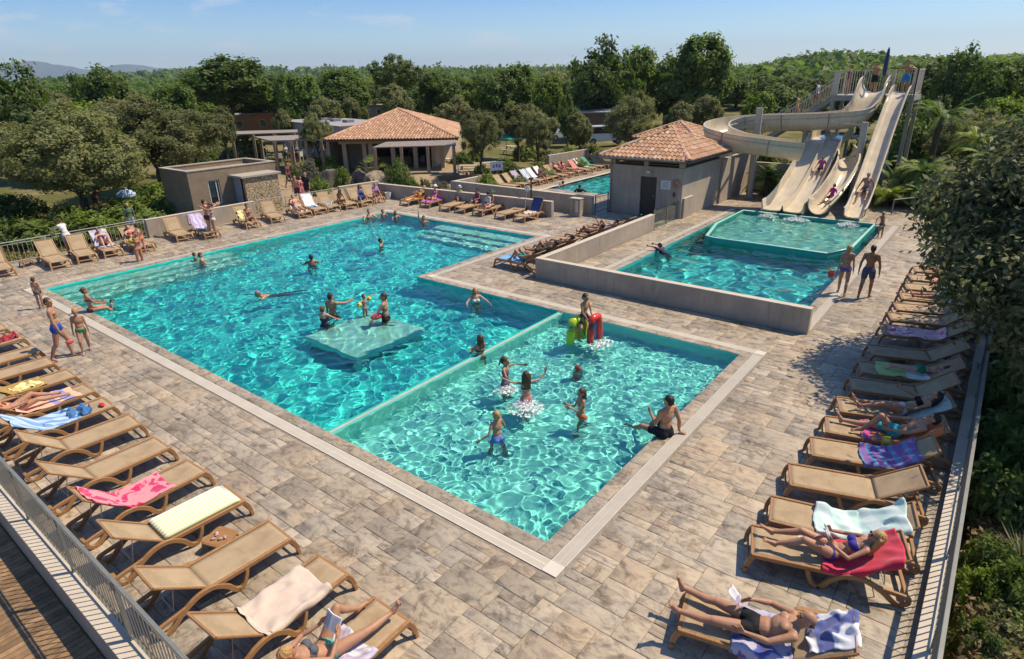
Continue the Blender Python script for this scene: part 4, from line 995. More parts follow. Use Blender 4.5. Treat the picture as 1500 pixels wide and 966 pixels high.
# --- landing pool
LIN2=m_liner('landing_liner',(.05,.42,.42),(.07,.50,.48)); TURQ=simple('turquoise_shell',(.03,.34,.29),.35,.08,3,spec=.5); TURQL=simple('turquoise_rim',(.30,.58,.48),.35,.06,3)
ax0,ax1,ay0,ay1=12.35,27.35,.02,6.9
m=MB(); P2=[(ax0,ay0),(ax1,ay0),(ax1,ay1),(ax0,ay1)]; m.add([(x,y,-1.7) for x,y in P2],[(0,1,2,3)]); wall_quads(m,P2,-1.7,0); o=m.build('landing_pool_basin',LIN2,kind='structure'); o.cycles.is_caustics_receiver=True
V=[];F=[];C=[]; rk=random.Random(8)
for p,q,i in [((12.08,-.25),(27.62,-.25),(0,1)),((27.62,7.17),(12.08,7.17),(0,-1))]: kerb_run(p,q,i,V,F,C,rk)
kerb_run((12.08,.02),(12.08,6.9),(1,0),V,F,C,rk); kerb_run((27.62,.02),(27.62,6.9),(-1,0),V,F,C,rk)
o=link('landing_pool_kerb',fastmesh('landing_pool_kerb',V,F,SLATE,col=np.array(C))); o['kind']='structure'
gm=MB();gd=MB()
for p,q,i in [((11.98,-.52),(27.9,-.52),(0,1)),((27.9,7.44),(11.98,7.44),(0,-1))]: grate_run(gm,gd,p,q,i)
gm.build('landing_pool_edge',GRATE,kind='structure'); gd.build('landing_pool_gutter',DARK,kind='structure')
ws2=waves(21,24,.35,1.4,.013)
water_sheet('landing_water',[(ax0+.002,ay0+.002,ax1-.002,ay1-.002)],WL2,ws2,.07,WATER)
# raised splash basin: octagonal shell with a rounded rim
oct_=[(20.35,1.05),(21.6,.30),(27.2,.30),(27.25,6.55),(22.6,6.60),(20.75,6.2),(20.45,5.75)]
oct_=[(20.55,.95),(22.0,.34),(27.30,.34),(27.30,6.62),(23.4,6.62),(20.75,6.05),(20.6,5.6)]
def shrink(poly,d):
    cx=sum(p[0] for p in poly)/len(poly); cy=sum(p[1] for p in poly)/len(poly); out=[]
    n=len(poly)
    for i in range(n):
        a=Vector((*poly[i-1],0));b=Vector((*poly[i],0));c=Vector((*poly[(i+1)%n],0))
        n1=Vector((-(b-a).y,(b-a).x,0)).normalized();n2=Vector((-(c-b).y,(c-b).x,0)).normalized(); q=(n1+n2); q=q/max(.3,q.dot(n1)); s=1
        if (Vector((cx,cy,0))-b).dot(q)<0: s=-1
        p=b+q*d*s; out.append((p.x,p.y))
    return out
o=thing('splash_basin','turquoise splash basin at the foot of the slides','basin'); m=MB(); inn=shrink(oct_,.12); n=len(oct_)
m.add([(x,y,-1.65) for x,y in oct_]+[(x,y,.10) for x,y in oct_],[(i,(i+1)%n,n+(i+1)%n,n+i) for i in range(n)])
m.add([(x,y,-.42) for x,y in inn]+[(x,y,.10) for x,y in inn],[((i+1)%n,i,n+i,n+(i+1)%n) for i in range(n)]+[tuple(range(n))])
ob=m.build('shell',TURQ,o); ob.cycles.is_caustics_receiver=True
m=MB(); mid=shrink(oct_,.06); m.sweep([(x,y,.115) for x,y in mid]+[(mid[0][0],mid[0][1],.115),(mid[1][0],mid[1][1],.115)],[(.075*math.cos(a),.03*math.sin(a)) for a in [i*PI/5 for i in range(10)]]); m.build('rim',TURQL,o,True)
m=MB(); m.add([(x,y,-.40) for x,y in shrink(oct_,.13)],[tuple(range(n))]); fl=m.build('floor',m_liner('splash_floor',(.44,.82,.72),(.50,.86,.76)),o); fl.cycles.is_caustics_receiver=True
# its water: gridded over the box, kept inside the shell
inn2=shrink(oct_,.125)
def inside(poly,x,y):
    c=np.zeros(x.shape,bool); n=len(poly)
    for i in range(n):
        x1,y1=poly[i];x2,y2=poly[(i+1)%n]
        cond=((y1>y)!=(y2>y))&(x<(x2-x1)*(y-y1)/(y2-y1+1e-12)+x1); c^=cond
    return c
gx=np.arange(20.4,27.4,.06); gy=np.arange(.3,6.7,.06); XX,YY=np.meshgrid(gx,gy,indexing='ij')
Hh=wave_h(waves(31,24,.3,1.2,.012),XX,YY)+.0
jets=[(26.9,5.1),(26.8,3.7),(26.9,1.45)]
for jx,jy in jets:
    d=np.hypot(XX-jx+.4,YY-jy); Hh+=.05*np.exp(-(d/.55)**2)*np.sin(d*16+NR.rand()*3)
ins=inside(inn2,XX,YY); ny=len(gy); idx=np.arange(len(gx)*ny).reshape(len(gx),ny)
Q=np.stack([idx[:-1,:-1],idx[1:,:-1],idx[1:,1:],idx[:-1,1:]],-1).reshape(-1,4); ok=ins.reshape(-1)[Q].any(1)
VV=np.stack([XX,YY,-.0+Hh],-1).reshape(-1,3); used=np.unique(Q[ok]); remap=-np.ones(len(VV),int); remap[used]=np.arange(len(used))
o=link('splash_water',fastmesh('splash_water',VV[used],remap[Q[ok]],WATER,smooth=True)); o['kind']='structure'; o.cycles.is_caustics_caster=True
# foam where the chutes run out
FOAM=simple('foam',(.78,.80,.78),.6,.06,20)
def foam(c,rx,ry,n,seed,label,z=.02,hgt=.16):
    "patches of froth on the surface and droplets thrown up in streaks"
    r=random.Random(seed); m=MB()
    for i in range(n):
        a=r.random()*6.28; q=math.sqrt(r.random()); x=c[0]+rx*q*math.cos(a); y=c[1]+ry*q*math.sin(a)
        if i%8==0:
            s=(.015+.04*r.random()**2)*(1.2-.7*q); m.ell((x,y,z-.004),(s*(1+r.random()),s*(.6+r.random()),.010),7,4,Matrix.Rotation(r.random()*3,3,'Z'))
        else:
            u=r.random(); s=(.0035+.011*r.random()**3)*(1.3-q); hh=hgt*(1.15-q)*r.random()**1.4; d=Vector((math.cos(a)*.8,math.sin(a)*.8,.9-1.2*u)).normalized()
            M=d.to_track_quat('Z','Y').to_matrix(); m.ell((x,y,z+hh),(s,s,s*(1.5+3*r.random())),5,4,M)
    o=m.build('splash_foam',FOAM,None,True); tag(o,label,'foam',kind='stuff'); return o
foam((26.85,5.15),.40,.5,900,1,'white foam below the left lane of the wide slide')
foam((26.75,3.75),.5,.65,1300,2,'white foam below the right lane of the wide slide')
foam((26.8,1.45),.5,.5,1000,3,'white foam below the steep slide')
# --- far pool
m=MB(); P3=[(23.6,13.5),(41,13.5),(41,19.75),(23.6,19.75)]; m.add([(x,y,-1.3) for x,y in P3],[(0,1,2,3)]); wall_quads(m,P3,-1.3,0); o=m.build('far_pool_basin',LIN2,kind='structure'); o.cycles.is_caustics_receiver=True
water_sheet('far_pool_water',[(23.602,13.502,40.998,19.748)],-.06,waves(41,20,.4,1.5,.014),.10,WATER)
m=MB(); m.ab((23.5,19.75,-.2),(41.2,20.02,.012)); m.ab((41,13.4,-.2),(41.25,19.75,.012)); m.ab((23.35,13.4,-.2),(23.6,20.0,.012)); m.ab((23.6,13.2,-.2),(41,13.5,.012)); m.build('far_pool_kerb',CAP,kind='structure')
m=MB(); m.ab((23.0,20.02,-.3),(41.3,23.4,-.013)); m.build('far_pool_terrace',MORTAR,kind='structure')
# --- tiled roofs
def m_tile():
    t=NT('roman_tiles'); c=t.attr(); v=t.coord(); n=t.noise(v,9,4,.6); d=t.ramp(n.outputs[0],[(.3,(.75,.74,.72)),(.65,(1.08,1.08,1.06))])
    t.set(col=t.mix(c,d,1.0,'MULTIPLY'),rough=.85,spec=.2); return t.m
TILE=m_tile()
TCOL=[(.47,.27,.165),(.50,.30,.19),(.53,.33,.22),(.45,.25,.155),(.57,.385,.27),(.50,.31,.20),(.42,.235,.15)]
def tile_plane(m,a,b,apex_pts,seed,w=.24,course=.36):
    "barrel tiles on the roof face with eave a-b and upper edge apex_pts (1 or 2 points, left to right)"
    r=random.Random(seed); a=Vector(a);b=Vector(b); up=[Vector(p) for p in apex_pts]
    e=(b-a); L=e.length; ex=e.normalized(); nrm=ex.cross(up[0]-a).normalized()
    if nrm.z<0: nrm=-nrm
    sl_=nrm.cross(ex).normalized(); 
    if sl_.z<0: sl_=-sl_
    poly=[(0,0),(L,0)]+[((p-a).dot(ex),(p-a).dot(sl_)) for p in reversed(up)]
    n=max(1,int(L/w)); w=L/n
    def top_at(x):
        best=0
        for i in range(len(poly)):
            x1,y1=poly[i];x2,y2=poly[(i+1)%len(poly)]
            if (x1-x)*(x2-x)<=0 and abs(x2-x1)>1e-6: best=max(best,y1+(y2-y1)*(x-x1)/(x2-x1))
        return best
    for i in range(n):
        xc=(i+.5)*w; T=top_at(xc); y=-.06
        while y<T-.05:
            y2=min(y+course,T+.03); m.col=(lambda kk:tuple(q*kk for q in r.choice(TCOL)))(.86+.28*r.random()); jx=(r.random()-.5)*.012
            prof=[]
            for j in range(6):
                an=PI*j/5; prof.append((-.5*w*.86*math.cos(an)+jx,.075*math.sin(an)))
            prof=[(-w*.5,-.01)]+prof+[(w*.5,-.01)]
            vs=[a+ex*(xc+px_)+sl_*y+nrm*(pz_+.045) for px_,pz_ in prof]+[a+ex*(xc+px_*.9)+sl_*(y2+.04)+nrm*(pz_+.012) for px_,pz_ in prof]
            k=len(prof); m.add(vs,[(j,j+1,k+j+1,k+j) for j in range(k-1)]+[tuple(range(k))])
            y=y2
    m.col=None
def ridge(m,p,q,seed):
    r=random.Random(seed); p=Vector(p);q=Vector(q); L=(q-p).length; n=int(L/.36)
    for i in range(n):
        m.col=tuple(c*(.9+.25*r.random()) for c in r.choice(TCOL)); a=p.lerp(q,i/n); b=p.lerp(q,(i+1.15)/n)
        m.sweep([a+Vector((0,0,.03)),b+Vector((0,0,.055))],[(.13*math.cos(t),.11*math.sin(t)) for t in [PI*j/6 for j in range(7)]])
    m.col=None
def hip_roof(parent,FLc,FRc,BRc,BLc,ap1,ap2,seed):
    m=MB(); soff=-.05
    if ap2 is None: ap2=ap1
    same=(Vector(ap1)-Vector(ap2)).length<.01
    tile_plane(m,FLc,FRc,[ap1] if same else [ap1,ap2],seed); tile_plane(m,FRc,BRc,[ap2],seed+1); tile_plane(m,BRc,BLc,[ap2] if same else [ap2,ap1],seed+2); tile_plane(m,BLc,FLc,[ap1],seed+3)
    for c in (FLc,BLc): ridge(m,c,ap1,seed+5)
    for c in (FRc,BRc): ridge(m,c,ap2,seed+6)
    if not same: ridge(m,ap1,ap2,seed+7)
    o=m.build('roof',TILE,parent)
    u=MB(); dn=Vector((0,0,-.03)); pts=[Vector(p)+dn for p in(FLc,FRc,BRc,BLc,ap1,ap2)]
    u.add(pts+[p+Vector((0,0,-.10)) for p in pts[:4]],[(0,1,5,4) if not same else (0,1,4),(1,2,5),(2,3,4,5) if not same else (2,3,4),(3,0,4),(9,8,7,6),(0,6,7,1),(1,7,8,2),(2,8,9,3),(3,9,6,0)]); u.build('eaves',simple('eaves_timber',(.13,.09,.06),.8),parent)
    return o
# --- pump house
o=thing('pump_house','square plastered pump house with a terracotta hip roof and dark door','building',(0,0,0)); PH=o
m=MB(); x0,x1,y0,y1,h=23.9,28.9,8.62,12.72,2.5; t_=.22
m.ab((x0,y0,-.1),(x0+t_,10.02,h)); m.ab((x0,10.92,-.1),(x0+t_,y1,h)); m.ab((x0,10.022,1.98),(x0+t_,10.918,h)); m.ab((x0+t_+.003,y1-t_,-.1),(x1,y1,h)); m.ab((x0+t_+.003,y0,-.1),(x1,y0+t_,h)); m.ab((x1-t_,y0+t_+.003,-.1),(x1,y1-t_-.003,h)); m.ab((x0+t_+.003,y0+t_+.01,2.42),(x1-t_-.003,y1-t_-.003,2.49))
m.build('wall',PLASTER,o)
m=MB(); m.ab((x0+.08,10.03,0),(x0+.13,10.91,1.97)); d=m.build('door',simple('dark_door',(.035,.028,.024),.5,.15,9),o); m=MB(); m.ab((x0+.04,10.12,.98),(x0+.078,10.22,1.02)); m.build('handle',STEEL,d)
m=MB(); m.ab((x0-.012,9.25,1.42),(x0-.002,9.78,1.86)); d=m.build('sign',simple('sign_white',(.62,.62,.60),.6,.03,5),o)
m=MB(); INK=simple('sign_ink',(.12,.16,.26),.7)
for i in range(7): 
    w_=.40-.06*(i%3)
    m.ab((x0-.016,9.515-w_/2,1.50+i*.045),(x0-.0125,9.515+w_/2,1.512+i*.045))
m.build('sign_text',INK,d)
m=MB()
for (x,y) in [(x0+.15,y0+.15),(x0+.15,y1-.15),(x1-.15,y0+.15),(x1-.15,y1-.15),(x0+.15,(y0+y1)/2)]: m=MB(); m.box((x,y,2.72),(.24,.24,.42)); m.build('pillar',PLASTER,o)
m=MB()
for k in range(3):
    z=2.58+k*.11
    m.ab((x0+.12,y0+.2,z),(x0+.16,y1-.2,z+.05)); m.ab((x0+.2,y1-.16,z),(x1-.2,y1-.12,z+.05)); m.ab((x0+.2,y0+.12,z),(x1-.2,y0+.16,z+.05))
m.build('louvre',simple('louvre_wood',(.16,.11,.07),.8),o)
hip_roof(o,(23.45,13.15,2.93),(23.45,8.2,2.93),(29.4,8.2,2.93),(29.4,13.15,2.93),(26.1,10.65,4.05),(26.8,10.65,4.05),100)
m=MB(); m.tube([(x0-.10,y1+.38,2.86),(x0-.10,y1-.06,2.80),(x0-.05,y1-.06,2.55),(x0-.05,y1-.06,.05)],.035,8); m.build('downpipe',simple('pipe_grey',(.30,.28,.25),.5),PH,True)
m=MB(); m.tube([(x0-.50,y0-.30,2.90),(x0-.50,y1+.40,2.90)],.055,8); m.build('gutter',MATS['pipe_grey'],PH,True)
m=MB(); m.box((x0-.05,10.47,2.22),(.10,.22,.12)); m.build('wall_lamp',WIN if 'WIN' in globals() else simple('lamp_white',(.6,.6,.57),.4),PH,bevel=.02)
# red flowing climbing poster-like ornament: small lifebuoy bag hung on the wall
m=MB(); m.lathe([(.16,-.03),(.21,0),(.16,.03),(.12,0),(.16,-.03)],(0,0,0),16); lb=m.build('lifebuoy',simple('lifebuoy_orange',(.55,.24,.13),.5),None,True); lb.location=(x0-.06,8.95,1.75); lb.rotation_euler=(0,R(90),0); tag(lb,'small orange lifebuoy hanging on the pump house wall','lifebuoy')
m=MB(); m.ell((0,0,0),(.05,.07,.14),8,6); lb=m.build('buoy_bag',simple('dark_red',(.22,.03,.03),.6),None,True); lb.location=(x0-.06,9.02,1.2); tag(lb,'dark red rescue bag hanging below the lifebuoy','bag')
wallbox('plaster_wall',(28.95,8.62),(34.4,8.62),2.42,.24,'tall plaster wall running on from the pump house towards the slides',z0=-.2)
wallbox('plaster_wall',(34.3,8.5),(34.3,4.2),1.7,.22,'plaster wall across behind the wide slide',z0=-.2)
o=thing('tiled_shelter','open shelter with a terracotta roof behind the spiral flume','building'); a=Vector((40.5,16.2,0))
for dx in(-2,2):
    for dy in(-2,2): m=MB(); m.box((a.x+dx,a.y+dy,1.25),(.25,.25,2.5)); m.build('post',PLASTER,o)
m=MB(); m.ab((a.x+1,a.y-2,0),(a.x+1.2,a.y+2,2.4)); m.build('wall',PLASTER,o)
hip_roof(o,(a.x-2.6,a.y+2.6,2.5),(a.x-2.6,a.y-2.6,2.5),(a.x+2.6,a.y-2.6,2.5),(a.x+2.6,a.y+2.6,2.5),(a.x,a.y,3.5),None,140)
# --- grey hut with the stone clad porch
GREYP=simple('grey_brown_render',(.235,.175,.118),.9,.14,2.5,bump=.2,bscale=30)
o=thing('flat_roof_hut','grey brown flat roofed hut with a stone clad porch','building')
bx0,bx1,by0,by1,bh=9.55,14.66,29.63,32.75,2.6
m=MB(); wn=(10.55,11.2,.75,2.05); t_=.2
m.ab((bx0,by0,-.2),(wn[0],by0+t_,bh)); m.ab((wn[1],by0,-.2),(bx1,by0+t_,bh)); m.ab((wn[0]+.001,by0,-.2),(wn[1]-.001,by0+t_,wn[2])); m.ab((wn[0]+.001,by0,wn[3]),(wn[1]-.001,by0+t_,bh))
m.ab((bx0,by0+t_+.002,-.2),(bx0+t_,by1-t_-.002,bh)); m.ab((bx1-t_,by0+t_+.002,-.2),(bx1,by1-t_-.002,bh)); m.ab((bx0,by1-t_,-.2),(bx1,by1,bh)); m.build('wall',GREYP,o)
m=MB(); m.ab((bx0+t_+.002,by0+t_+.002,bh-.32),(bx1-t_-.002,by1-t_-.002,bh-.22)); m.build('roof',simple('gravel_roof',(.30,.21,.13),.95,.3,14),o)
m=MB()
for q in [((bx0-.03,by0-.03),(bx1+.03,by0+t_+.03)),((bx0-.03,by1-t_-.03),(bx1+.03,by1+.03))]: m.ab((q[0][0],q[0][1],bh+.001),(q[1][0],q[1][1],bh+.05))
for q in [((bx0-.03,by0+t_+.031),(bx0+t_+.03,by1-t_-.031)),((bx1-t_-.03,by0+t_+.031),(bx1+.03,by1-t_-.031))]: m.ab((q[0][0],q[0][1],bh+.001),(q[1][0],q[1][1],bh+.05))
m.build('parapet',simple('grey_cap',(.36,.32,.26),.8,.1,4),o)
WIN=simple('window_white',(.62,.60,.56),.4); DG=simple('dark_glass',(.02,.022,.025),.06,.1,3,spec=.8)
wi=thing('window','x','x'); del wi['label']; del wi['category']; setpar(wi,o); 
m=MB(); m.ab((wn[0]+.05,by0+.10,wn[2]+.05),(wn[1]-.05,by0+.115,wn[3]-.05)); m.build('pane',DG,wi)
m=MB(); 
for q in [((wn[0]+.003,wn[2]+.003),(wn[0]+.06,wn[3]-.003)),((wn[1]-.06,wn[2]+.003),(wn[1]-.003,wn[3]-.003)),((wn[0]+.061,wn[2]+.003),(wn[1]-.061,wn[2]+.06)),((wn[0]+.061,wn[3]-.06),(wn[1]-.061,wn[3]-.003)),((wn[1]-.2,wn[2]+.061),(wn[1]-.16,wn[3]-.061))]: m.ab((q[0][0],by0+.06,q[0][1]),(q[1][0],by0+.13,q[1][1]))
m.build('frame',WIN,wi)
# porch
def m_stone():
    t=NT('stone_cladding'); v=t.coord((1.1,1.1,1.9)); vo=t.n('TexVoronoi',feature='DISTANCE_TO_EDGE'); vo.inputs['Scale'].default_value=4.2; t.l(v,vo.inputs['Vector']); vc=t.n('TexVoronoi'); vc.inputs['Scale'].default_value=4.2; t.l(v,vc.inputs['Vector'])
    sp=t.n('SeparateColor'); t.l(vc.outputs['Color'],sp.inputs[0]); c=t.ramp(sp.outputs[0],[(0,(.36,.28,.17)),(.5,(.46,.36,.23)),(1,(.40,.29,.16))]); e=t.ramp(vo.outputs['Distance'],[(.02,(.30,.26,.22)),(.07,(1,1,1))]); t.set(col=t.mix(c,e,1.0,'MULTIPLY'),rough=.9); t.bump(t.ramp(vo.outputs['Distance'],[(0,(0,0,0)),(.12,(1,1,1))]),.8,.04); return t.m
STONE=m_stone()
m=MB(); m.ab((11.95,28.42,-.2),(14.0,28.62,2.1)); m.ab((13.8,28.622,-.2),(14.0,29.628,2.1)); m.build('porch_wall',STONE,o)
m=MB(); m.ab((11.75,28.3,2.1),(14.15,29.628,2.2)); m.build('porch_roof',simple('grey_cap',(.36,.32,.26)),o)
m=MB(); m.ab((11.98,28.9,0),(12.03,29.62,2.05)); m.build('porch_door',simple('blue_grey_door',(.30,.33,.36),.5),o)
# --- restaurant
def P3(px,py,z): v=G(px,py,z); return Vector((v.x,v.y,z))
ze=2.72; FLc=P3(475,205.5,ze); FRc=P3(671,203,ze); BRc=P3(673,182.5,ze); BLc=FLc+BRc-FRc; apx=(FLc+FRc+BRc+BLc)/4; 
apz=HH((apx.x,apx.y,0),160.5); AP=Vector((apx.x,apx.y,apz))
o=thing('restaurant','poolside restaurant with a large terracotta hip roof and timber veranda','building'); RST=o
hip_roof(o,FLc,FRc,BRc,BLc,AP,None,200)
ex=(FRc-FLc).normalized(); ey=(BLc-FLc).normalized(); W_=(FRc-FLc).length; D_=(BLc-FLc).length
RT=lambda u,v,z=0:Vector((FLc.x,FLc.y,0))+ex*u+ey*v+Vector((0,0,z))
ang=math.atan2(ex.y,ex.x)
def rbox(m,u0,v0,u1,v1,z0,z1): c=RT((u0+u1)/2,(v0+v1)/2,(z0+z1)/2); m.box(c,(u1-u0,v1-v0,z1-z0),ang)
WARM=simple('warm_render',(.42,.32,.22),.85,.1,3)
m=MB(); rbox(m,.9,D_-1.2,W_-.9,D_-.95,0,2.6); rbox(m,.9,1.2,1.12,D_-1.201,0,2.6); rbox(m,W_-1.12,1.2,W_-.9,D_-1.201,0,2.6); rbox(m,1.13,3.6,3.2,3.8,0,2.6); rbox(m,.9,.9,W_-.9,1.1,2.32,2.66); m.build('wall',WARM,o)
m=MB(); rbox(m,1.2,3.0,W_-1.2,D_-1.3,.002,.03); m.build('floor',simple('tile_floor',(.25,.19,.13),.6),o)
m=MB(); rbox(m,3.4,3.2,6.4,3.7,.03,1.05); rbox(m,3.3,3.1,6.5,3.8,1.051,1.1); m.build('bar_counter',simple('bar_wood',(.20,.12,.07),.5),o)
for u in (1.3,2.9,W_*.33,W_*.5,W_*.67,W_-1.3): m=MB(); rbox(m,u-.16,.95,u+.16,1.27,0,2.319); m.build('pillar',WARM,o)
# veranda in front
pf0=P3(545,217.5,2.35); pf1=P3(668,214,2.35); pb0=P3(566,209.5,2.6); pb1=P3(668,206.5,2.6)
m=MB(); up=Vector((0,0,.07)); m.add([pf0,pf1,pb1,pb0,pf0+up,pf1+up,pb1+up,pb0+up],[(3,2,1,0),(4,5,6,7),(0,1,5,4),(1,2,6,5),(2,3,7,6),(3,0,4,7)]); m.build('veranda_roof',m_wood('weathered_wood',(.20,.155,.115),(.33,.265,.20),(4,4,30)),o)
TIMB=m_wood('timber_post',(.24,.165,.11),(.36,.26,.18),(20,20,3))
for i in range(4): p=pf0.lerp(pf1,.03+.94*i/3); m=MB(); m.box((p.x,p.y,1.17),(.2,.2,2.34),ang); m.build('veranda_post',TIMB,o)
# rear flat block
q=[P3(409,177.5,3.1),P3(497,186,3.1)]; m=MB(); dv=(q[1]-q[0]); nvv=Vector((-dv.y,dv.x,0)).normalized(); nvv=nvv if nvv.dot(_f)>0 else -nvv
ob=thing('flat_roof_annex','pale flat roofed annex behind the restaurant','building'); m=MB(); L=dv.length; c=(q[0]+q[1])/2+nvv*3; m.box((c.x,c.y,1.55),(L,6,3.1),math.atan2(dv.y,dv.x)); m.build('wall',simple('pale_render',(.40,.37,.33),.8,.08,2),ob); m=MB(); m.box((c.x,c.y,3.13),(L+.2,6.2,.06),math.atan2(dv.y,dv.x)); m.build('roof',simple('grey_membrane',(.30,.29,.28),.7),ob)
for k in range(3): m=MB(); cc=q[0].lerp(q[1],.3+.2*k)+nvv*3; m.box((cc.x,cc.y,3.28),(1.0,.8,.25),math.atan2(dv.y,dv.x)); m.build('roof_unit',simple('grey_unit',(.22,.22,.23),.5),ob,bevel=.02)
# pergola over the terrace
o=thing('timber_pergola','grey timber pergola over the restaurant terrace','pergola'); zt=2.45
A_=P3(395,208,zt);B_=P3(477,206,zt);C_=P3(478,198.5,zt);D2=P3(372,202,zt)
m=MB(); up=Vector((0,0,.10)); m.add([A_,B_,C_,D2,A_+up,B_+up,C_+up,D2+up],[(3,2,1,0),(4,5,6,7),(0,1,5,4),(1,2,6,5),(2,3,7,6),(3,0,4,7)]); m.build('pergola_roof',MATS.get('x') or m_wood('weathered_wood_b',(.24,.19,.14),(.36,.29,.22),(4,4,30)),o)
for p,q_,k in ((A_,B_,4),(D2,C_,3)):
    for i in range(k): c=p.lerp(q_,.08+.84*i/(k-1)); m=MB(); m.box((c.x,c.y,zt/2),(.22,.22,zt),.6); m.build('pergola_post',TIMB,o)
o=thing('timber_pergola','second, lower pergola farther back at the left of the terrace','pergola'); A_=P3(335,199,2.5);B_=P3(436,195.5,2.5);C_=P3(436,191.5,2.5);D2=P3(345,194,2.5)
m=MB(); m.add([A_,B_,C_,D2,A_+up,B_+up,C_+up,D2+up],[(3,2,1,0),(4,5,6,7),(0,1,5,4),(1,2,6,5),(2,3,7,6),(3,0,4,7)]); m.build('pergola_roof',bpy.data.materials['weathered_wood_b'],o)
for i in range(4): c=A_.lerp(B_,.05+.9*i/3); m=MB(); m.box((c.x,c.y,1.25),(.22,.22,2.5),.6); m.build('pergola_post',TIMB,o)
# terrace tables with chairs
TPROTO=[]
def cafe_table(p,rz,label):
    if not TPROTO:
        o=thing('cafe_table','x','table'); m=MB(); m.cyl((0,0,.71),.42,.035,16); m.build('tabletop',simple('table_white',(.60,.58,.54),.5),o); m=MB(); m.cyl((0,0,.03),.035,.68,8); m.build('pedestal',STEEL,o); m=MB(); m.cyl((0,0,0),.24,.03,12); m.build('foot',STEEL,o)
        c=thing('cafe_chair','x','chair'); wm=simple('chair_white',(.58,.56,.52),.5)
        m=MB(); m.box((0,0,.44),(.42,.42,.035)); m.build('seat',wm,c,bevel=.01); m=MB(); m.box((0,-.2,.68),(.42,.03,.42)); m.build('backrest',wm,c,bevel=.01)
        for sx in(-1,1):
            for sy in(-1,1): m=MB(); m.bar((sx*.18,sy*.18,.43),(sx*.2,sy*.21,0),.03); m.build('leg',wm,c)
        TPROTO.extend([o,c]); first=True
    else: first=False
    o=TPROTO[0] if first else copy_tree(TPROTO[0]); o.location=(p[0],p[1],0); tag(o,label,'table','tables on the restaurant terrace')
    for k in range(3):
        c=TPROTO[1] if (first and k==0) else copy_tree(TPROTO[1]); a=rz+k*2.1; c.location=(p[0]+.75*math.cos(a),p[1]+.75*math.sin(a),0); c.rotation_euler=(0,0,a+PI/2); tag(c,'white chair drawn up to '+label.replace('white round','the white round'),'chair','white chairs on the restaurant terrace')
for (px,py,lb) in [(408,238,'white round table left under the pergola'),(432,236,'white round table in the middle of the pergola'),(447,232,'white round table right under the pergola'),(612,245,'white round table at the left of the veranda'),(640,247,'white round table in the middle of the veranda'),(655,246,'white round table at the right of the veranda'),(580,243,'white round table near the bar')]:
    g=G(px,py); cafe_table((g.x,g.y),px*.37,lb)
# --- timber cabins, brown lodge, cars
def cabin(c,ang,sz,wallm,roofm,label,slope=.35):
    o=thing('holiday_cabin',label,'building',c,ang); w_,d_,h=sz; m=MB(); m.box((0,0,h/2),(w_,d_,h)); m.build('wall',wallm,o)
    m=MB(); m.add([(-w_/2-.3,-d_/2-.4,h+.02),(w_/2+.3,-d_/2-.4,h+.02),(w_/2+.3,d_/2+.4,h+slope),(-w_/2-.3,d_/2+.4,h+slope),(-w_/2-.3,-d_/2-.4,h+.14),(w_/2+.3,-d_/2-.4,h+.14),(w_/2+.3,d_/2+.4,h+slope+.12),(-w_/2-.3,d_/2+.4,h+slope+.12)],[(3,2,1,0),(4,5,6,7),(0,1,5,4),(1,2,6,5),(2,3,7,6),(3,0,4,7)]); m.build('roof',roofm,o)
    for x in (-w_*.15,w_*.28): m=MB(); m.ab((x-.45,-d_/2-.03,1.0),(x+.45,-d_/2-.004,2.0)); wv_=m.build('window',WIN,o); m=MB(); m.ab((x-.38,-d_/2-.036,1.07),(x+.38,-d_/2-.031,1.93)); m.build('pane',DG,wv_)
    m=MB(); m.ab((-w_*.42,-d_/2-.03,0),(-w_*.42+.85,-d_/2-.004,2.0)); m.build('door',simple('cabin_door',(.10,.05,.03),.6),o); return o
ORA=m_wood('orange_timber',(.44,.17,.055),(.54,.24,.09),(2,2,24)); GRF=simple('grey_sheet_roof',(.36,.34,.31),.7,.1,2)
def face_cam(p): return math.atan2(p[0]-CX,-(p[1]-CYY))*1.0
def facing(p): d=Vector((CX-p[0],CYY-p[1],0)); return math.atan2(d.y,d.x)+PI/2
g=G(360,197); cabin((g.x,g.y,0),facing(g)+.25,(7.5,4,2.75),ORA,GRF,'orange timber cabin with a pale grey roof')
g=G(288,211); cabin((g.x,g.y,0),facing(g)-.3,(5.0,4,3.1),ORA,GRF,'orange timber cabin behind the small round tree')
g=G(882,205); cabin((g.x+3,g.y+3,0),facing(g),(6,3,2.8),m_wood('brown_timber',(.10,.06,.04),(.17,.10,.065),(2,2,24)),GRF,'brown timber lodge among the trees')
g=G(545,176); cabin((g.x,g.y,0),facing(g),(5,3,2.6),simple('tan_box',(.30,.24,.18),.8),GRF,'small tan lodge behind the restaurant trees')
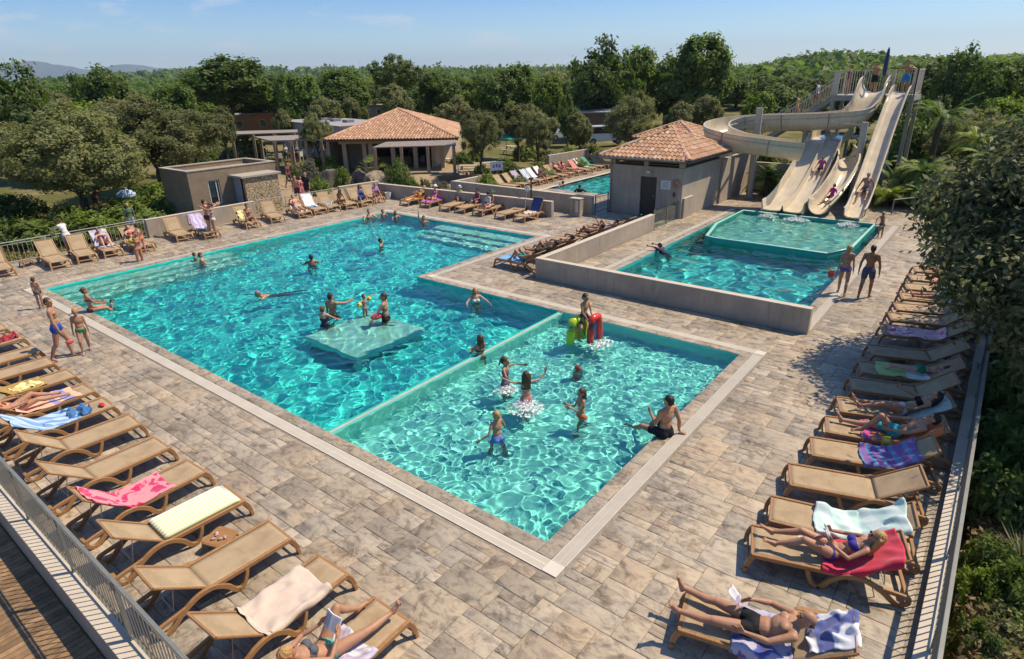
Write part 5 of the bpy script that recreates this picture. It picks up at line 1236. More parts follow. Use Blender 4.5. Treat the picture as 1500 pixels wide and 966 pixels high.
def car(p,ang,c,label,van=False):
    o=thing('parked_car',label,'car',(p[0],p[1],0),ang); bm_=simple('car_paint_%d'%int(c[0]*100),c,.25,.03,3,spec=.6)
    prof=[(-2.1,.35),(-2.15,.75),(-1.9,.92),(-1.1,.98),(-.55,1.45),(.9,1.5),(1.75,1.1),(2.05,.95),(2.1,.4)] if not van else [(-2.3,.35),(-2.35,.9),(-2.1,1.05),(-1.6,1.9),(2.2,1.95),(2.3,1.2),(2.3,.4)]
    m=MB(); n=len(prof); m.add([(x,-.82,z) for x,z in prof]+[(x,.82,z) for x,z in prof],[tuple(range(n)),tuple(range(2*n-1,n-1,-1))]+[(i,n+i,n+(i+1)%n,(i+1)%n) for i in range(n)]); m.build('body',bm_,o,bevel=.06)
    g_=[(-1.0,1.0),(-.52,1.4),(.85,1.44),(1.5,1.08)] if not van else [(-1.9,1.15),(-1.55,1.8),(1.9,1.8),(1.9,1.15)]
    for s in(-1,1): m=MB(); m.add([(x,s*.835,z) for x,z in g_],[(0,1,2,3) if s<0 else (3,2,1,0)]); m.build('window',DG,o)
    for x in(-1.35,1.35):
        for s in(-1,1):
            wh=MB(); wh.tube([(x,s*.66,.33),(x,s*.86,.33)],.33,16); w2=wh.build('wheel',simple('tyre',(.02,.02,.02),.8),o); m=MB(); m.tube([(x,s*.862,.33),(x,s*.87,.33)],.19,12); m.build('rim',STEEL,w2)
g=G(824,205); car(g,facing(g)+.5,(.66,.66,.68),'white car parked between the trees beyond the far pool')
g=G(885,211); car(g,facing(g)+.2,(.55,.58,.56),'white van parked by the brown lodge',True)
g=G(818,199); car((g.x-1.5,g.y+4),facing(g)+.7,(.60,.60,.60),'second white car half hidden behind the first')
# green parasol, picnic tables, sign, chair
def parasol(p,h,rad,c,label,rz=0):
    o=thing('parasol',label,'parasol',(p[0],p[1],0),rz); m=MB(); m.tube([(0,0,0),(0,0,h)],.025,8); m.build('pole',simple('pole_grey',(.40,.38,.35),.5),o)
    m=MB(); n=8; m.add([(0,0,h)]+[(rad*math.cos(2*PI*i/n),rad*math.sin(2*PI*i/n),h-.42) for i in range(n)]+[(rad*math.cos(2*PI*i/n),rad*math.sin(2*PI*i/n),h-.55) for i in range(n)],[(0,1+i,1+(i+1)%n) for i in range(n)]+[(1+i,1+n+i,1+n+(i+1)%n,1+(i+1)%n) for i in range(n)])
    cn=m.build('canopy',simple('canopy_%d'%int(c[1]*1000),c,.8,.08,5),o); md=cn.modifiers.new('s','SOLIDIFY'); md.thickness=.01; return o
g=G(742,236); parasol(g,2.4,1.7,(.05,.26,.16),'green parasol on the lawn beyond the far pool')
g=G(190,306); parasol(g,1.3,.55,(.36,.48,.62),'pale blue parasol beside the path on the left lawn')
def picnic(p,rz,label):
    o=thing('picnic_table',label,'table',(p[0],p[1],0),rz); W2=simple('bleached_wood',(.46,.38,.28),.8,.15,6)
    m=MB(); 
    for k in range(4): m.box((0,-.3+.2*k,.73),(1.8,.17,.04))
    m.build('tabletop',W2,o)
    for s in(-1,1): m=MB(); m.box((0,s*.75,.44),(1.8,.26,.04)); m.build('bench_seat',W2,o)
    for s in(-1,1):
        m=MB(); m.bar((s*.7,.1,.71),(s*.7,.8,0),.08); m.bar((s*.7,-.1,.71),(s*.7,-.8,0),.08); m.bar((s*.7,-.8,.4),(s*.7,.8,.4),.06); m.build('leg_frame',W2,o)
for (px,py,lb) in [(690,257,'picnic table left of the short wall by the far pool'),(722,252,'picnic table in front of the round bushes'),(752,226,'picnic table on the lawn under the trees')]: g=G(px,py); picnic(g,px*.9,lb)
g=G(728,268); o=thing('notice_sign','white notice board on a post beside the far pool loungers','sign',(g.x,g.y,0),R(-40)); m=MB(); m.tube([(0,0,0),(0,0,1.0)],.03,6); m.build('post',STEEL,o); m=MB(); m.box((0,-.03,1.15),(.9,.03,.6)); b_=m.build('panel',simple('sign_white',(.62,.62,.60)),o); m=MB()
for i in range(3): m.box((-.2+.2*i,-.048,1.15+.03*(i%2)),(.12,.004,.22))
m.build('sign_text',simple('sign_violet',(.25,.12,.30),.6),b_)
g=G(676,262); o=thing('wooden_chair','pale wooden chair beside the picnic table','chair',(g.x,g.y,0),.7); W2=MATS['bleached_wood']; m=MB(); m.box((0,0,.44),(.45,.45,.05)); m.build('seat',W2,o); m=MB(); m.box((0,.21,.8),(.45,.04,.7)); m.build('backrest',W2,o)
for sx in(-1,1):
    for sy in(-1,1): m=MB(); m.box((sx*.19,sy*.19,.21),(.05,.05,.42)); m.build('leg',W2,o)
# white pole with fan-shaped head behind the flat lounger; notice on the wall
g=G(757,325); o=thing('pool_brush','white net on a pole leaning against the back wall','pool net',(20.35,g.y+.6,0)); m=MB(); m.tube([(0,0,0),(.28,.0,1.25)],.016,6); m.build('pole',CREAMP,o); m=MB(); m.ell((.31,0,1.38),(.03,.17,.17),10,8); m.build('net_head',simple('net_white',(.70,.70,.68),.7),o,True)
m=MB(); m.ab((8.35,27.915,.32),(8.95,27.925,.82)); o=m.build('wall_notice',m_towel('notice',(.52,.40,.60),'blotch',(.68,.62,.70),None,7)); tag(o,'pink and lilac patterned cloth hanging on the plaster wall','cloth')
# buckets in the far corner
for i,(px,py,c,lb) in enumerate([(562,290,(.45,.26,.10),'brown bucket in the far wall corner'),(569,292,(.66,.64,.60),'white bucket beside the brown one')]):
    g=G(px,py); m=MB(); m.lathe([(0,0),(.16,0),(.2,.42),(.18,.42),(.15,.03),(0,.03)],(0,0,0),14); o=m.build('bucket',simple('bucket_%d'%i,c,.6)); o.location=(g.x,g.y,0); tag(o,lb,'bucket')
g=G(709,307); m=MB(); m.lathe([(0,0),(.15,0),(.19,.4),(.17,.4),(0,.03)],(0,0,0),14); o=m.build('cool_box',simple('blue_box',(.05,.08,.32),.5)); o.location=(20.2,g.y-.3,.0); tag(o,'blue bucket behind the two women on the back wall row','bucket')
# ================================================================== water slides
def m_gel(name,c):
    t=NT(name); v=t.coord(); n=t.noise(v,1.4,5,.6); n2=t.noise(t.coord((1,6,1)),2.2,3,.6)
    col=t.ramp(n.outputs[0],[(.3,tuple(x*.86 for x in c)),(.7,tuple(min(1,x*1.08) for x in c))]); col=t.mix(col,t.ramp(n2.outputs[0],[(.4,(.86,.84,.78)),(.6,(1,1,1))]),.6,'MULTIPLY')
    t.set(col=col,rough=.2,spec=.5,coat=.15); return t.m
GEL=m_gel('cream_gelcoat',(.64,.545,.40)); GELO=m_gel('cream_gelcoat_outer',(.46,.41,.27)); FLG=simple('flange_grey',(.20,.19,.16),.6)
GALV=simple('slide_steel',(.34,.32,.27),.5,.1,3,metal=.2)
def arc_prof(r,t,a0=0,n=12,lip=.05,up=.26):
    "open half pipe: inner arc then outer arc; centre of the pipe bottom at (0,0)"
    inn=[];out=[]
    for i in range(n+1):
        a=R(180-a0)+ (R(180+2*a0))*i/n
        inn.append((r*math.cos(a),r+r*math.sin(a))); out.append(((r+t)*math.cos(a),r+(r+t)*math.sin(a)))
    inn=[(-r,r+up)]+inn+[(r,r+up)]; out=[(-r-t,r+up)]+out+[(r+t,r+up)]
    L=inn[0];Rr=inn[-1]
    return inn,out,[ (L[0]-t-lip,L[1]),(L[0]-t-lip,L[1]+.03),(L[0],L[1]+.03)],[(Rr[0],Rr[1]+.03),(Rr[0]+t+lip,Rr[1]+.03),(Rr[0]+t+lip,Rr[1])]
def flume(o,path,r=.52,t=.035,seg=2.2,name='flume_chute'):
    P=[Vector(p) for p in path]; inn,out,Ll,Rl=arc_prof(r,t)
    m=MB(); prof=Ll+inn[0:]+Rl+out[::-1]
    m.sweep(P,prof); m.build(name,GEL,o,True); md=KIDS[o][-1].modifiers.new('e','EDGE_SPLIT'); md.split_angle=R(50)
    # bolted flanges
    d=0; 
    for i in range(1,len(P)-1):
        d+=(P[i]-P[i-1]).length
        if d>seg:
            d=0; f=MB(); tn=(P[i+1]-P[i-1]).normalized(); i2,o2,_,_=arc_prof(r+t+.002,.035); f.sweep([P[i]-tn*.02,P[i]+tn*.02],i2+o2[::-1]); f.build('flange',FLG,o)
    # stiffening rib along the outside
    for s in(-1,1):
        pts=[]
        for i in range(len(P)):
            dd=(P[min(i+1,len(P)-1)]-P[max(i-1,0)]).normalized(); x=dd.cross(Vector((0,0,1))).normalized(); z=x.cross(dd); pts.append(P[i]+x*s*(r+t+.02)+z*(r*1.05))
        f=MB(); f.sweep(pts,rrect(.05,.035,.005)); f.build('side_rib',GELO,o)
# spiral flume
FLM=thing('spiral_flume','cream spiral water flume sweeping round the grey column','water slide')
zb=lambda rim: rim-.57
pts=[(37.0,3.02,5.62),(36.3,3.02,5.55),(35.4,3.05,4.72),(34.5,3.35,4.30),(33.9,4.2,4.16),(33.55,5.4,4.08),(33.5,6.8,4.02),(33.45,8.1,3.96),(32.95,9.35,3.84),(31.8,9.95,3.68),(30.5,9.65,3.50),(29.65,8.75,3.33),(29.4,7.6,3.16),(29.45,6.5,3.04),(29.62,5.55,2.93),(29.9,4.85,2.84)]
path=bez([Vector((p[0],p[1],p[2]-.36*min(1,max(0,(37-p[0])/2.2)))) for p in pts],6); flume(FLM,path,.64)
# its tail comes out from behind the wide slide and turns into the pool
tail=bez([Vector(p) for p in [(33.5,3.5,2.30),(32.5,3.0,2.05),(31.3,2.74,1.70),(30.2,2.74,1.12),(29.2,2.86,.60),(28.3,2.98,.33),(27.55,3.02,.24)]],6)
flume(FLM,tail,.46,name='run_out_chute')
# steep slide
STP=thing('steep_slide','straight steep cream water slide at the right of the tower','water slide')
sp=[(37.0,1.62,5.60),(36.4,1.62,5.56),(35.7,1.62,5.30),(34.6,1.62,4.45),(33.2,1.60,3.35),(31.8,1.55,2.35),(30.6,1.5,1.55),(29.6,1.46,.95),(28.7,1.43,.52),(27.95,1.4,.32),(27.4,1.4,.28)]
path=bez([Vector(p) for p in sp],5)
m=MB(); w=.40; hgt=.42; t=.03
prof=[(-w-.07,hgt),(-w-.07,hgt+.03),(-w,hgt+.03),(-w+.02,.10),(-w+.14,.02),(0,0),(w-.14,.02),(w-.02,.10),(w,hgt+.03),(w+.07,hgt+.03),(w+.07,hgt),(w+t,hgt),(w+t-.02,.08),(w-.1,-.03),(0,-.04),(-w+.1,-.03),(-w-t+.02,.08),(-w-t,hgt)]
m.sweep(path,prof); m.build('slide_chute',GEL,STP); 
und=[(a*1.0,b-.004) for a,b in prof[10:]]
for i in range(6,len(path)-2,8):
    f=MB(); tn=(path[i+1]-path[i-1]).normalized(); f.sweep([path[i]-tn*.018,path[i]+tn*.018],und+[(a*1.06,b-.05) for a,b in und[::-1]]); f.build('flange',FLG,STP)
# wide slide
WD=thing('wide_slide','wide two lane cream water slide in front of the spiral flume','water slide')
prof_x=[(35.6,3.30),(34.6,3.26),(33.7,3.14),(32.9,2.72),(32.0,2.10),(31.0,1.50),(30.0,.98),(29.2,.62),(28.5,.40),(27.9,.28),(27.35,.25)]
pl=bez([Vector((x,0,z)) for x,z in prof_x],5)
def yl(x): return 5.70+(5.28-5.70)*(x-27.4)/8.0
def yr(x): return 3.62+(3.50-3.62)*(x-27.4)/8.0
across=[]
N=28
def crosz(u):
    e=0
    lane=.5-abs((u*2)%1-.5)           # 0 at rims and divider
    e=.05*(1-min(1,lane/.5))**2
    rim=.46*max(0,1-u/.045)+.46*max(0,1-(1-u)/.045)
    div=.24*max(0,1-abs(u-.5)/.03)
    return e+min(.46,rim*1.6)*1.0+min(.24,div*1.5)
us=[0,.012,.03,.05,.09,.16,.25,.34,.42,.46,.478,.49,.51,.522,.54,.58,.66,.75,.84,.91,.95,.97,.988,1]
vs=[];fs=[]
K=len(us)
for i,p in enumerate(pl):
    d=(pl[min(i+1,len(pl)-1)]-pl[max(i-1,0)]).normalized(); nrm=Vector((-d.z,0,d.x)); nrm=nrm if nrm.z>0 else -nrm
    for u in us: vs.append(Vector((p.x,yl(p.x)+(yr(p.x)-yl(p.x))*u,p.z))+nrm*crosz(u))
    for u in us: vs.append(Vector((p.x,yl(p.x)+(yr(p.x)-yl(p.x))*u,p.z))+nrm*(max(crosz(u)-.05,-.05) if .04<u<.96 else -.06))
for i in range(len(pl)-1):
    for j in range(K-1):
        a=i*2*K+j; b=(i+1)*2*K+j
        fs.append((a,a+1,b+1,b)); fs.append((a+K,b+K,b+K+1,a+K+1))
    a=i*2*K;b=(i+1)*2*K; fs.append((a,b,b+K,a+K)); fs.append((a+K-1,a+2*K-1,b+2*K-1,b+K-1))
for i in (0,len(pl)-1):
    for j in range(K-1): a=i*2*K+j; fs.append((a,a+K,a+K+1,a+1))
m=MB(); m.add(vs,fs); m.build('slide_bed',GEL,WD,True); md=KIDS[WD][-1].modifiers.new('e','EDGE_SPLIT'); md.split_angle=R(32)
# its start platform
m=MB(); m.ab((35.62,3.4,3.15),(37.2,5.4,3.25)); m.build('start_platform',GALV,WD)
for (x,y,z) in [(35.3,3.7,3.2),(35.3,5.2,3.2),(33.4,3.7,2.85),(33.4,5.3,2.85),(31,3.75,1.35),(31,5.4,1.35)]: m=MB(); m.tube([(x,y,-.1),(x,y,z)],.09,10); m.build('support_post',GALV,WD)
# tower
TW=thing('slide_tower','high slide tower with a railed platform','tower')
px0,px1,py0,py1,pz=36.5,39.3,.95,5.2,5.5
m=MB(); m.ab((px0,py0,pz-.05),(px1,py1,pz)); m.build('platform',GALV,TW)
m=MB()
for y in (py0+.06,py1-.06): m.ab((px0,y-.06,pz-.30),(px1,y+.06,pz-.051))
for q in (((px0,py0,pz-.3),(px0+.12,py1,pz-.051)),((px1-.12,py0,pz-.3),(px1,py1,pz-.051))): m=MB(); m.ab((q[0][0]+.002,q[0][1]+.125,q[0][2]),(q[1][0]-.002,q[1][1]-.125,q[1][2])); m.build('edge_beam',GALV,TW)
for y in (py0,py1-.12): m=MB(); m.ab((px0,y,pz-.3),(px1,y+.12,pz-.051)); m.build('edge_beam',GALV,TW)
for x in (px0+.15,px1-.15):
    for y in (py0+.12,py1-.12): m=MB(); m.box((x,y,(pz-.3)/2-.1),(.2,.2,pz-.3+.2)); m.build('leg',GALV,TW)
for a,b in [((px0+.15,py0+.12,.4),(px0+.15,py1-.12,4.9)),((px0+.15,py1-.12,.4),(px0+.15,py0+.12,4.9)),((px1-.15,py0+.12,.4),(px1-.15,py1-.12,4.9))]: m=MB(); m.bar(a,b,.07); m.build('brace',GALV,TW)
def rail_panel(a,b,h,parent,step=.13):
    a=Vector(a);b=Vector(b); d=b-a; L=Vector((d.x,d.y,0)).length; n=max(1,round(L/step)); m=MB(); up=Vector((0,0,1))
    m.bar(a+up*h,b+up*h,.05,.05); m.bar(a+up*.10,b+up*.10,.03,.03)
    for i in range(1,n): p=a.lerp(b,i/n); m.bar(p+up*.1,p+up*(h-.02),.022)
    m.build('rail_panel',CREAMP,parent)
    for p in (a,b): q=MB(); q.bar(p,p+up*(h+.03),.07); q.build('rail_post',CREAMP,parent)
RH=1.32
rail_panel((px1-.05,py0+.05,pz),(px1-.05,py1-.05,pz),RH,TW); rail_panel((px0+.05,py0+.05,pz),(px1-.05,py0+.05,pz),RH,TW)
rail_panel((px0+.05,py1-.05,pz),(px0+.05,3.62,pz),RH,TW); rail_panel((px0+.05,2.42,pz),(px0+.05,2.1,pz),RH,TW,.1); rail_panel((px0+.05,1.14,pz),(px0+.05,py0+.06,pz),RH,TW,.1)
for (y0,y1) in [(py1-.5,py1-.02),(py0+.02,py0+.3)]: pass
m=MB(); m.ab((px0-.02,py1-.32,pz),(px0+.02,py1,pz+RH)); m.build('corner_panel',CREAMP,TW)
# stairs down to the left-back
ST=thing('tower_stairs','long straight stair with railings climbing to the slide tower','stairs'); sx=px1-1.0
a=Vector((px1-.75,py1,pz)); b=Vector((px1+.1,py1+8.0,.2))
n=30; dirv=(b-a); side=Vector((dirv.y,-dirv.x,0)).normalized()
for i in range(n):
    c=a+dirv*((i+.5)/n); m=MB(); m.box((c.x,c.y,a.z+dirv.z*(i+1)/n),(1.1,.30,.04),math.atan2(dirv.y,dirv.x)-PI/2); m.build('tread',GALV,ST)
for s in(-1,1):
    o_=side*s*.58; m=MB(); m.bar(a+o_-Vector((0,0,.15)),b+o_-Vector((0,0,.15)),.05,.26); m.build('stringer',GALV,ST); rail_panel(a+o_,b+o_,1.05,ST,.16)
# closed navy parasol standing on the tower
o=thing('closed_parasol','closed navy parasol standing upright on the slide tower','parasol',(px1-.45,3.0,pz)); m=MB(); m.tube([(0,0,0),(0,0,2.45)],.03,8); m.build('pole',STEEL,o); m=MB(); m.tube([(0,0,1.0),(0,0,1.25),(0,0,2.0),(0,0,2.4),(0,0,2.55)],[.07,.12,.11,.07,.02],10); m.build('canopy',simple('navy_canvas',(.04,.045,.12),.8,.15,8),o,True)
# columns
def column(x,y,z,r,label,arms=()):
    o=thing('support_column',label,'column',(x,y,0)); m=MB(); m.tube([(0,0,-.1),(0,0,z)],r,14); m.build('shaft',simple('column_paint',(.40,.36,.28),.5,.08,3),o); m=MB(); m.cyl((0,0,0),r*1.7,.05,14); m.build('base_plate',GALV,o)
    for q in arms: m=MB(); m.bar((0,0,q[3]),(q[0]-x,q[1]-y,q[2]),.10); m.build('arm',GALV,o)
column(31.56,7.69,5.0,.19,'thick grey column in the middle of the spiral flume',[(33.2,7.9,3.9,4.6),(29.7,7.4,3.1,3.6),(31.5,9.6,3.6,4.2)])
column(32.5,2.46,4.3,.17,'grey column right of the wide slide',[(34.2,3.2,4.1,4.0),(32.6,3.6,4.15,4.15)])
column(33.6,5.6,4.0,.14,'grey column behind the wide slide',[(33.5,6.4,3.95,3.6)])
column(33.0,1.62,3.0,.12,'grey column under the steep slide')
column(35.4,1.62,4.85,.12,'grey column under the top of the steep slide')
# surround: kerb band behind the basin, low barrier on the right
m=MB(); m.ab((27.9,-.5,-.3),(34.2,8.5,-.0135)); m.build('slide_terrace',MORTAR,kind='structure')
o=thing('low_barrier','low grey barrier rail at the right of the slides','barrier',(30.6,.2,0)); m=MB(); m.tube([(0,0,.75),(3.8,-2.4,.75)],.03,8); m.build('rail',STEEL,o)
for k in range(3): m=MB(); m.tube([(1.9*k,-1.2*k,0),(1.9*k,-1.2*k,.75)],.03,8); m.build('post',STEEL,o)
# ================================================================== everyone
def at(px,py,z=0): g=G(px,py,z); return Vector((g.x,g.y,z))
def std(label,px,py,yaw,P,H,sex,skin,hair,wear,child=False,vox=.016,z=0.0,group=None,build=1.0,loc=None):
    P=dict(P); P['pel']=(0,0,foot_lift(P,H,child)); p=at(px,py,z) if loc is None else Vector(loc)
    return make_person(label,P,p,yaw,H,sex,skin,hair,wear,build,child,vox,group)
def toward(dx,dy): return math.atan2(dy,dx)-PI/2
GP='people walking on the pool terrace'; GS='people in the big pool'; GK='children playing in the shallow pool'; GL_='people lying on the sun loungers'; GG='people gathered behind the loungers'
# ---- foreground left: man, two boys, mother at the edge
std('man in blue swim shorts seen from behind, walking with a boy',97,526,toward(.85,-.45),walk(1,hf=(.5,1,0),lu=(-.22,-.1,-1),la=(-.15,.15,-1),ru=(.25,.12,-1),ra=(.1,.3,-1)),1.80,'m','tan',('brown','short'),[('trunks',(.03,.075,.36))],vox=.012,group=GP)
std('boy in green briefs walking beside the man in blue shorts',128,517,toward(-.3,-1),walk(-1,hu=(0,.15,1)),1.36,'m','tan',('blond','short'),[('briefs',(.02,.30,.10))],True,.011,group=GP)
std('small child standing behind the man in blue shorts by the pool corner',62,452,toward(.6,.5),stand(),1.12,'m','tan',('brown','short'),[('briefs',(.1,.1,.14))],True,.012,group=GP)
m=MB(); m.ell((0,0,0),(.10,.03,.06),10,8); o=m.build('swim_goggles_bag',simple('coral_bag',(.55,.10,.08),.6),None,True); o.location=at(101,502,.68)+Vector((.03,.02,0)); o=tag(o,'small coral pouch in the right hand of the man in blue shorts','bag')
p=at(130,458,0); SIT=dict(pel=(0,0,.10),lt=(-.12,1,-.05),ls=(0,.7,-.7),rt=(.12,1,-.05),rs=(0,.7,-.7),lu=(-.1,.5,-.8),la=(.2,.9,-.2),ru=(.1,.5,-.8),ra=(-.2,.9,-.2),cu=(0,-.1,1),hf=(0,1,-.3))
make_person('woman sitting on the left pool edge bending over a toddler',dict(SIT),(p.x+.1,p.y,0),toward(1,-.1),1.66,'f','tan',('brown','bun'),[('bottom',(.12,.03,.08)),('top',(.12,.03,.08))],vox=.015)
make_person('toddler in the water held by the woman on the left edge',dict(pel=(0,0,-.12),up=(0,.35,1),lt=(-.1,.6,-.7),rt=(.1,.6,-.7)),(p.x+.62,p.y+.0,0),toward(1,0),.85,'m','fair',('brown','short'),[('briefs',(.6,.6,.62))],child=True,vox=.011)
# standing wader at the left steps
std('woman in a coral bikini stepping on the pool steps at the left',209,395,toward(.4,-1),stand(lu=(-.5,.4,.9),la=(.5,.2,.9),ru=(.4,.7,.6),ra=(-.5,.2,.9),cu=(0,.12,1)),1.64,'f','tan',('brown','tail'),[('bottom',(.50,.12,.08)),('top',(.50,.12,.08))],vox=.016,z=-.36)
# couple on the top left deck
std('man of the embracing couple on the terrace, in dark shorts',309,347,toward(.9,-.2),stand(ru=(.5,.9,-.1),ra=(-.4,.9,.5),lu=(-.5,.9,-.2),la=(.4,.9,.3)),1.80,'m','pink',('dark','short'),[('trunks',(.09,.035,.05))],group=GP)
std('woman of the embracing couple on the terrace, in white bottoms',316.5,348,toward(-.9,.25),stand(ru=(.5,.9,.2),ra=(-.4,.9,.6),lu=(-.5,.9,.2),la=(.4,.9,.6)),1.68,'f','tan',('brown','tail'),[('briefs',(.66,.60,.55)),('top',(.66,.60,.55))],group=GP)
std('girl in orange standing in front of the fence loungers',211,372,toward(-.1,1),stand(cu=(0,.25,1)),1.35,'f','pink',('dark','tail'),[('suit',(.5,.2,.1))],True)
# behind the railing at the top
std('man in a dark shirt standing by the stone porch',394,306,toward(.5,-1),stand(),1.78,'m','tan',('dark','short'),[('shirt',(.03,.035,.06)),('shorts',(.30,.32,.38))],group=GG,z=0)
std('woman in a pale top next to the man in the dark shirt',411,303,toward(-.3,-1),stand(lu=(-.5,.6,-.6),la=(.6,.6,.5)),1.66,'f','tan',('dark','bun'),[('top',(.6,.5,.42)),('shorts',(.45,.38,.4))],group=GG)
std('man in maroon walking up the gravel terrace',425,276,toward(.3,-1),walk(1),1.78,'m','tan',('dark','short'),[('shirt',(.16,.05,.06)),('shorts',(.07,.05,.05))],group=GG)
std('white haired man in maroon shorts behind the railing',438,300,toward(-.8,-.5),stand(cu=(0,.2,1)),1.74,'m','pink',('grey','short'),[('shorts',(.14,.05,.07))],group=GG)
std('man in black shirt with grey hair talking behind the railing',452,295,toward(-.9,-.4),stand(),1.76,'m','pink',('grey','short'),[('shirt',(.025,.028,.035)),('shorts',(.03,.04,.07))],group=GG)
std('woman in pink between the two grey haired men',444,297,toward(.5,-.8),stand(),1.6,'f','pink',('brown','bob'),[('dress',(.45,.13,.15))],group=GG)
std('woman in a white vest leaning on the top left railing',72,353,toward(-.2,1),stand(cu=(0,.5,1),lu=(-.3,.9,-.6),ru=(.3,.9,-.6),la=(0,1,-.1),ra=(0,1,-.1)),1.66,'f','pink',('brown','bun'),[('shirt',(.66,.62,.58)),('shorts',(.4,.4,.45))],loc=(2.95,27.55,0))
std('person in a red shirt on the left lawn path',144,312,toward(.3,-1),walk(1),1.7,'m','brown',('dark','short'),[('shirt',(.25,.02,.03)),('shorts',(.03,.03,.04))],z=-.1)
std('person with a yellow cap behind the top left railing',197,345,toward(.2,1),stand(),1.6,'m','tan',('blond','short'),[('shirt',(.10,.16,.08)),('shorts',(.4,.42,.45))],z=-.05)
# walking pair at the landing pool
std('woman in blue bikini walking beside the man in blue shorts by the landing pool',1232,431,toward(1,.1),walk(1,hf=(.3,1,0)),1.70,'f','tan',('blond','short'),[('bottom',(.10,.10,.32)),('top',(.34,.18,.12))],group=GP,vox=.015)
std('man in navy shorts walking along the landing pool',1265,437,toward(1,-.05),walk(-1,lu=(-.3,.0,-1),ru=(.3,.0,-1)),1.79,'m','brown',('dark','short'),[('shorts',(.06,.075,.14))],group=GP,vox=.015)
m=MB(); m.lathe([(.0,0),(.09,0),(.115,.17),(.105,.17),(.08,.02),(0,.02)],(0,0,0),14); o=m.build('toy_bucket',simple('toy_red',(.55,.06,.07),.4)); q=at(1218,404,.62); o.location=at(1218,404,.5)-Vector((.1,0,0)); tag(o,'small red bucket carried by the woman in the blue bikini','bucket')
std('child in a white cap standing at the right edge of the splash basin',1288,349,toward(-1,.3),stand(cu=(0,.2,1),lu=(-.2,1,-.4),ru=(.2,1,-.4)),1.20,'m','brown',('grey','short'),[('briefs',(.05,.05,.06))],True)
# ---- swimmers in the big pool
def wade(label,px,py,depth,yaw,H,sex,skin,hair,wear=(),child=False,P=None,vox=.016,wl=WL,group=GS):
    "stands or floats with water level `depth` below the crown of the head"
    g=at(px,py,wl); P=dict(P or stand(lu=(-.7,.6,-.5),la=(-.2,1,-.1),ru=(.7,.6,-.5),ra=(.2,1,-.1)))
    k=H/1.75; top=.93*k+.62*k+.19*k; P.setdefault('pel',(0,0,.93*k)); z=wl+depth-(P['pel'][2]+.80*k*(1 if not child else 1.0))
    return make_person(label,P,(g.x,g.y,z),yaw,H,sex,skin,hair,wear,1.0,child,vox,group)
def swim(label,px,py,yaw,H,sex,skin,hair,wear=(),child=False):
    g=at(px,py,WL); k=H/1.75
    P=dict(pel=(0,0,-.12),up=(0,1,.12),fw=(0,.12,-1),cu=(0,1,.25),cf=(0,.25,-1),hu=(0,.5,1),hf=(0,1,-.2),lt=(-.12,-1,-.1),rt=(.12,-1,-.18),lf=(0,-1,-.2),rf=(0,-1,-.2),lu=(-.8,.7,-.15),la=(-.2,1,.0),ru=(.8,.6,-.15),ra=(.5,1,0))
    return make_person(label,P,(g.x,g.y,WL),yaw,H,sex,skin,hair,wear,1.0,child,.016,GS)
wade('bather in the left corner of the pool, near a child',296,385,.45,toward(1,-.4),1.68,'f','pink',('brown','short'),[('top',(.10,.03,.05))])
wade('child beside the bather near the left steps',286,380,.30,toward(1,-.2),1.2,'m','tan',('brown','short'),(),True)
wade('man standing chest deep at the far left corner of the pool',541,320,.50,toward(-.3,-1),1.78,'m','pink',('brown','short'))
wade('woman neck deep in the far corner of the pool',561,316,.36,toward(-.4,-1),1.66,'f','tan',('brown','short'),[('top',(.06,.04,.04))])
wade('dark haired bather right of the far corner',580,319,.38,toward(-.3,-1),1.66,'f','tan',('dark','bob'),[('top',(.06,.04,.04))])
wade('man with one arm raised near the back edge of the pool',621,326,.36,toward(-.6,-.8),1.76,'m','tan',('dark','short'),P=stand(ru=(.3,.3,1),ra=(.05,.1,1),lu=(-.6,.6,-.5)))
wade('lone swimmer in the middle of the far water',558,359,.33,toward(.6,-.8),1.74,'m','tan',('dark','short'))
wade('dark haired man with back to the pool centre',457,387,.42,toward(.5,.8),1.78,'m','brown',('dark','short'))
swim('swimmer doing breaststroke left of the platform',405,431,toward(-.8,.35),1.76,'m','tan',('grey','short'))
wade('blonde woman in a white top standing in the shaded water by the inner corner',697,443,.52,toward(-.6,-.8),1.66,'f','fair',('blond','long'),[('top',(.62,.6,.56))])
wade('long haired woman at the divider of the two pools',704,521,.62,toward(.2,1),1.66,'f','tan',('brown','long'),[('top',(.03,.03,.05))],P=stand(lu=(-.3,.5,-.8),la=(.6,.8,-.1),ru=(.3,.5,-.8),ra=(-.5,.8,-.1)))
# on the platform
zP=-.45
KNEEL=dict(pel=(0,0,.44),lt=(-.12,.45,-.9),ls=(0,-1,-.06),rt=(.12,.45,-.9),rs=(0,-1,-.06),lf=(0,-1,-.2),rf=(0,-1,-.2))
p=at(478,492,zP); make_person('woman in a dark swimsuit kneeling at the platform corner',dict(KNEEL,pel=(0,0,.26),lt=(-.1,.85,-.5),rt=(.1,.85,-.5),lu=(-.2,.7,-.5),la=(.1,1,-.2),ru=(.2,.7,-.5)),(p.x,p.y,zP),toward(1,.5),1.60,'f','pink',('auburn','bun'),[('suit',(.06,.03,.05))],vox=.014,group=GS)
p=at(490,478,zP); make_person('man kneeling on the platform with one arm out',dict(KNEEL,pel=(0,0,.34),ru=(.55,.75,-.2),ra=(.2,1,.0),lu=(-.3,.4,-.9),hf=(.4,1,0)),(p.x,p.y,zP),toward(.9,.35),1.72,'m','tan',('dark','short'),[('shorts',(.04,.04,.05))],vox=.014,group=GS)
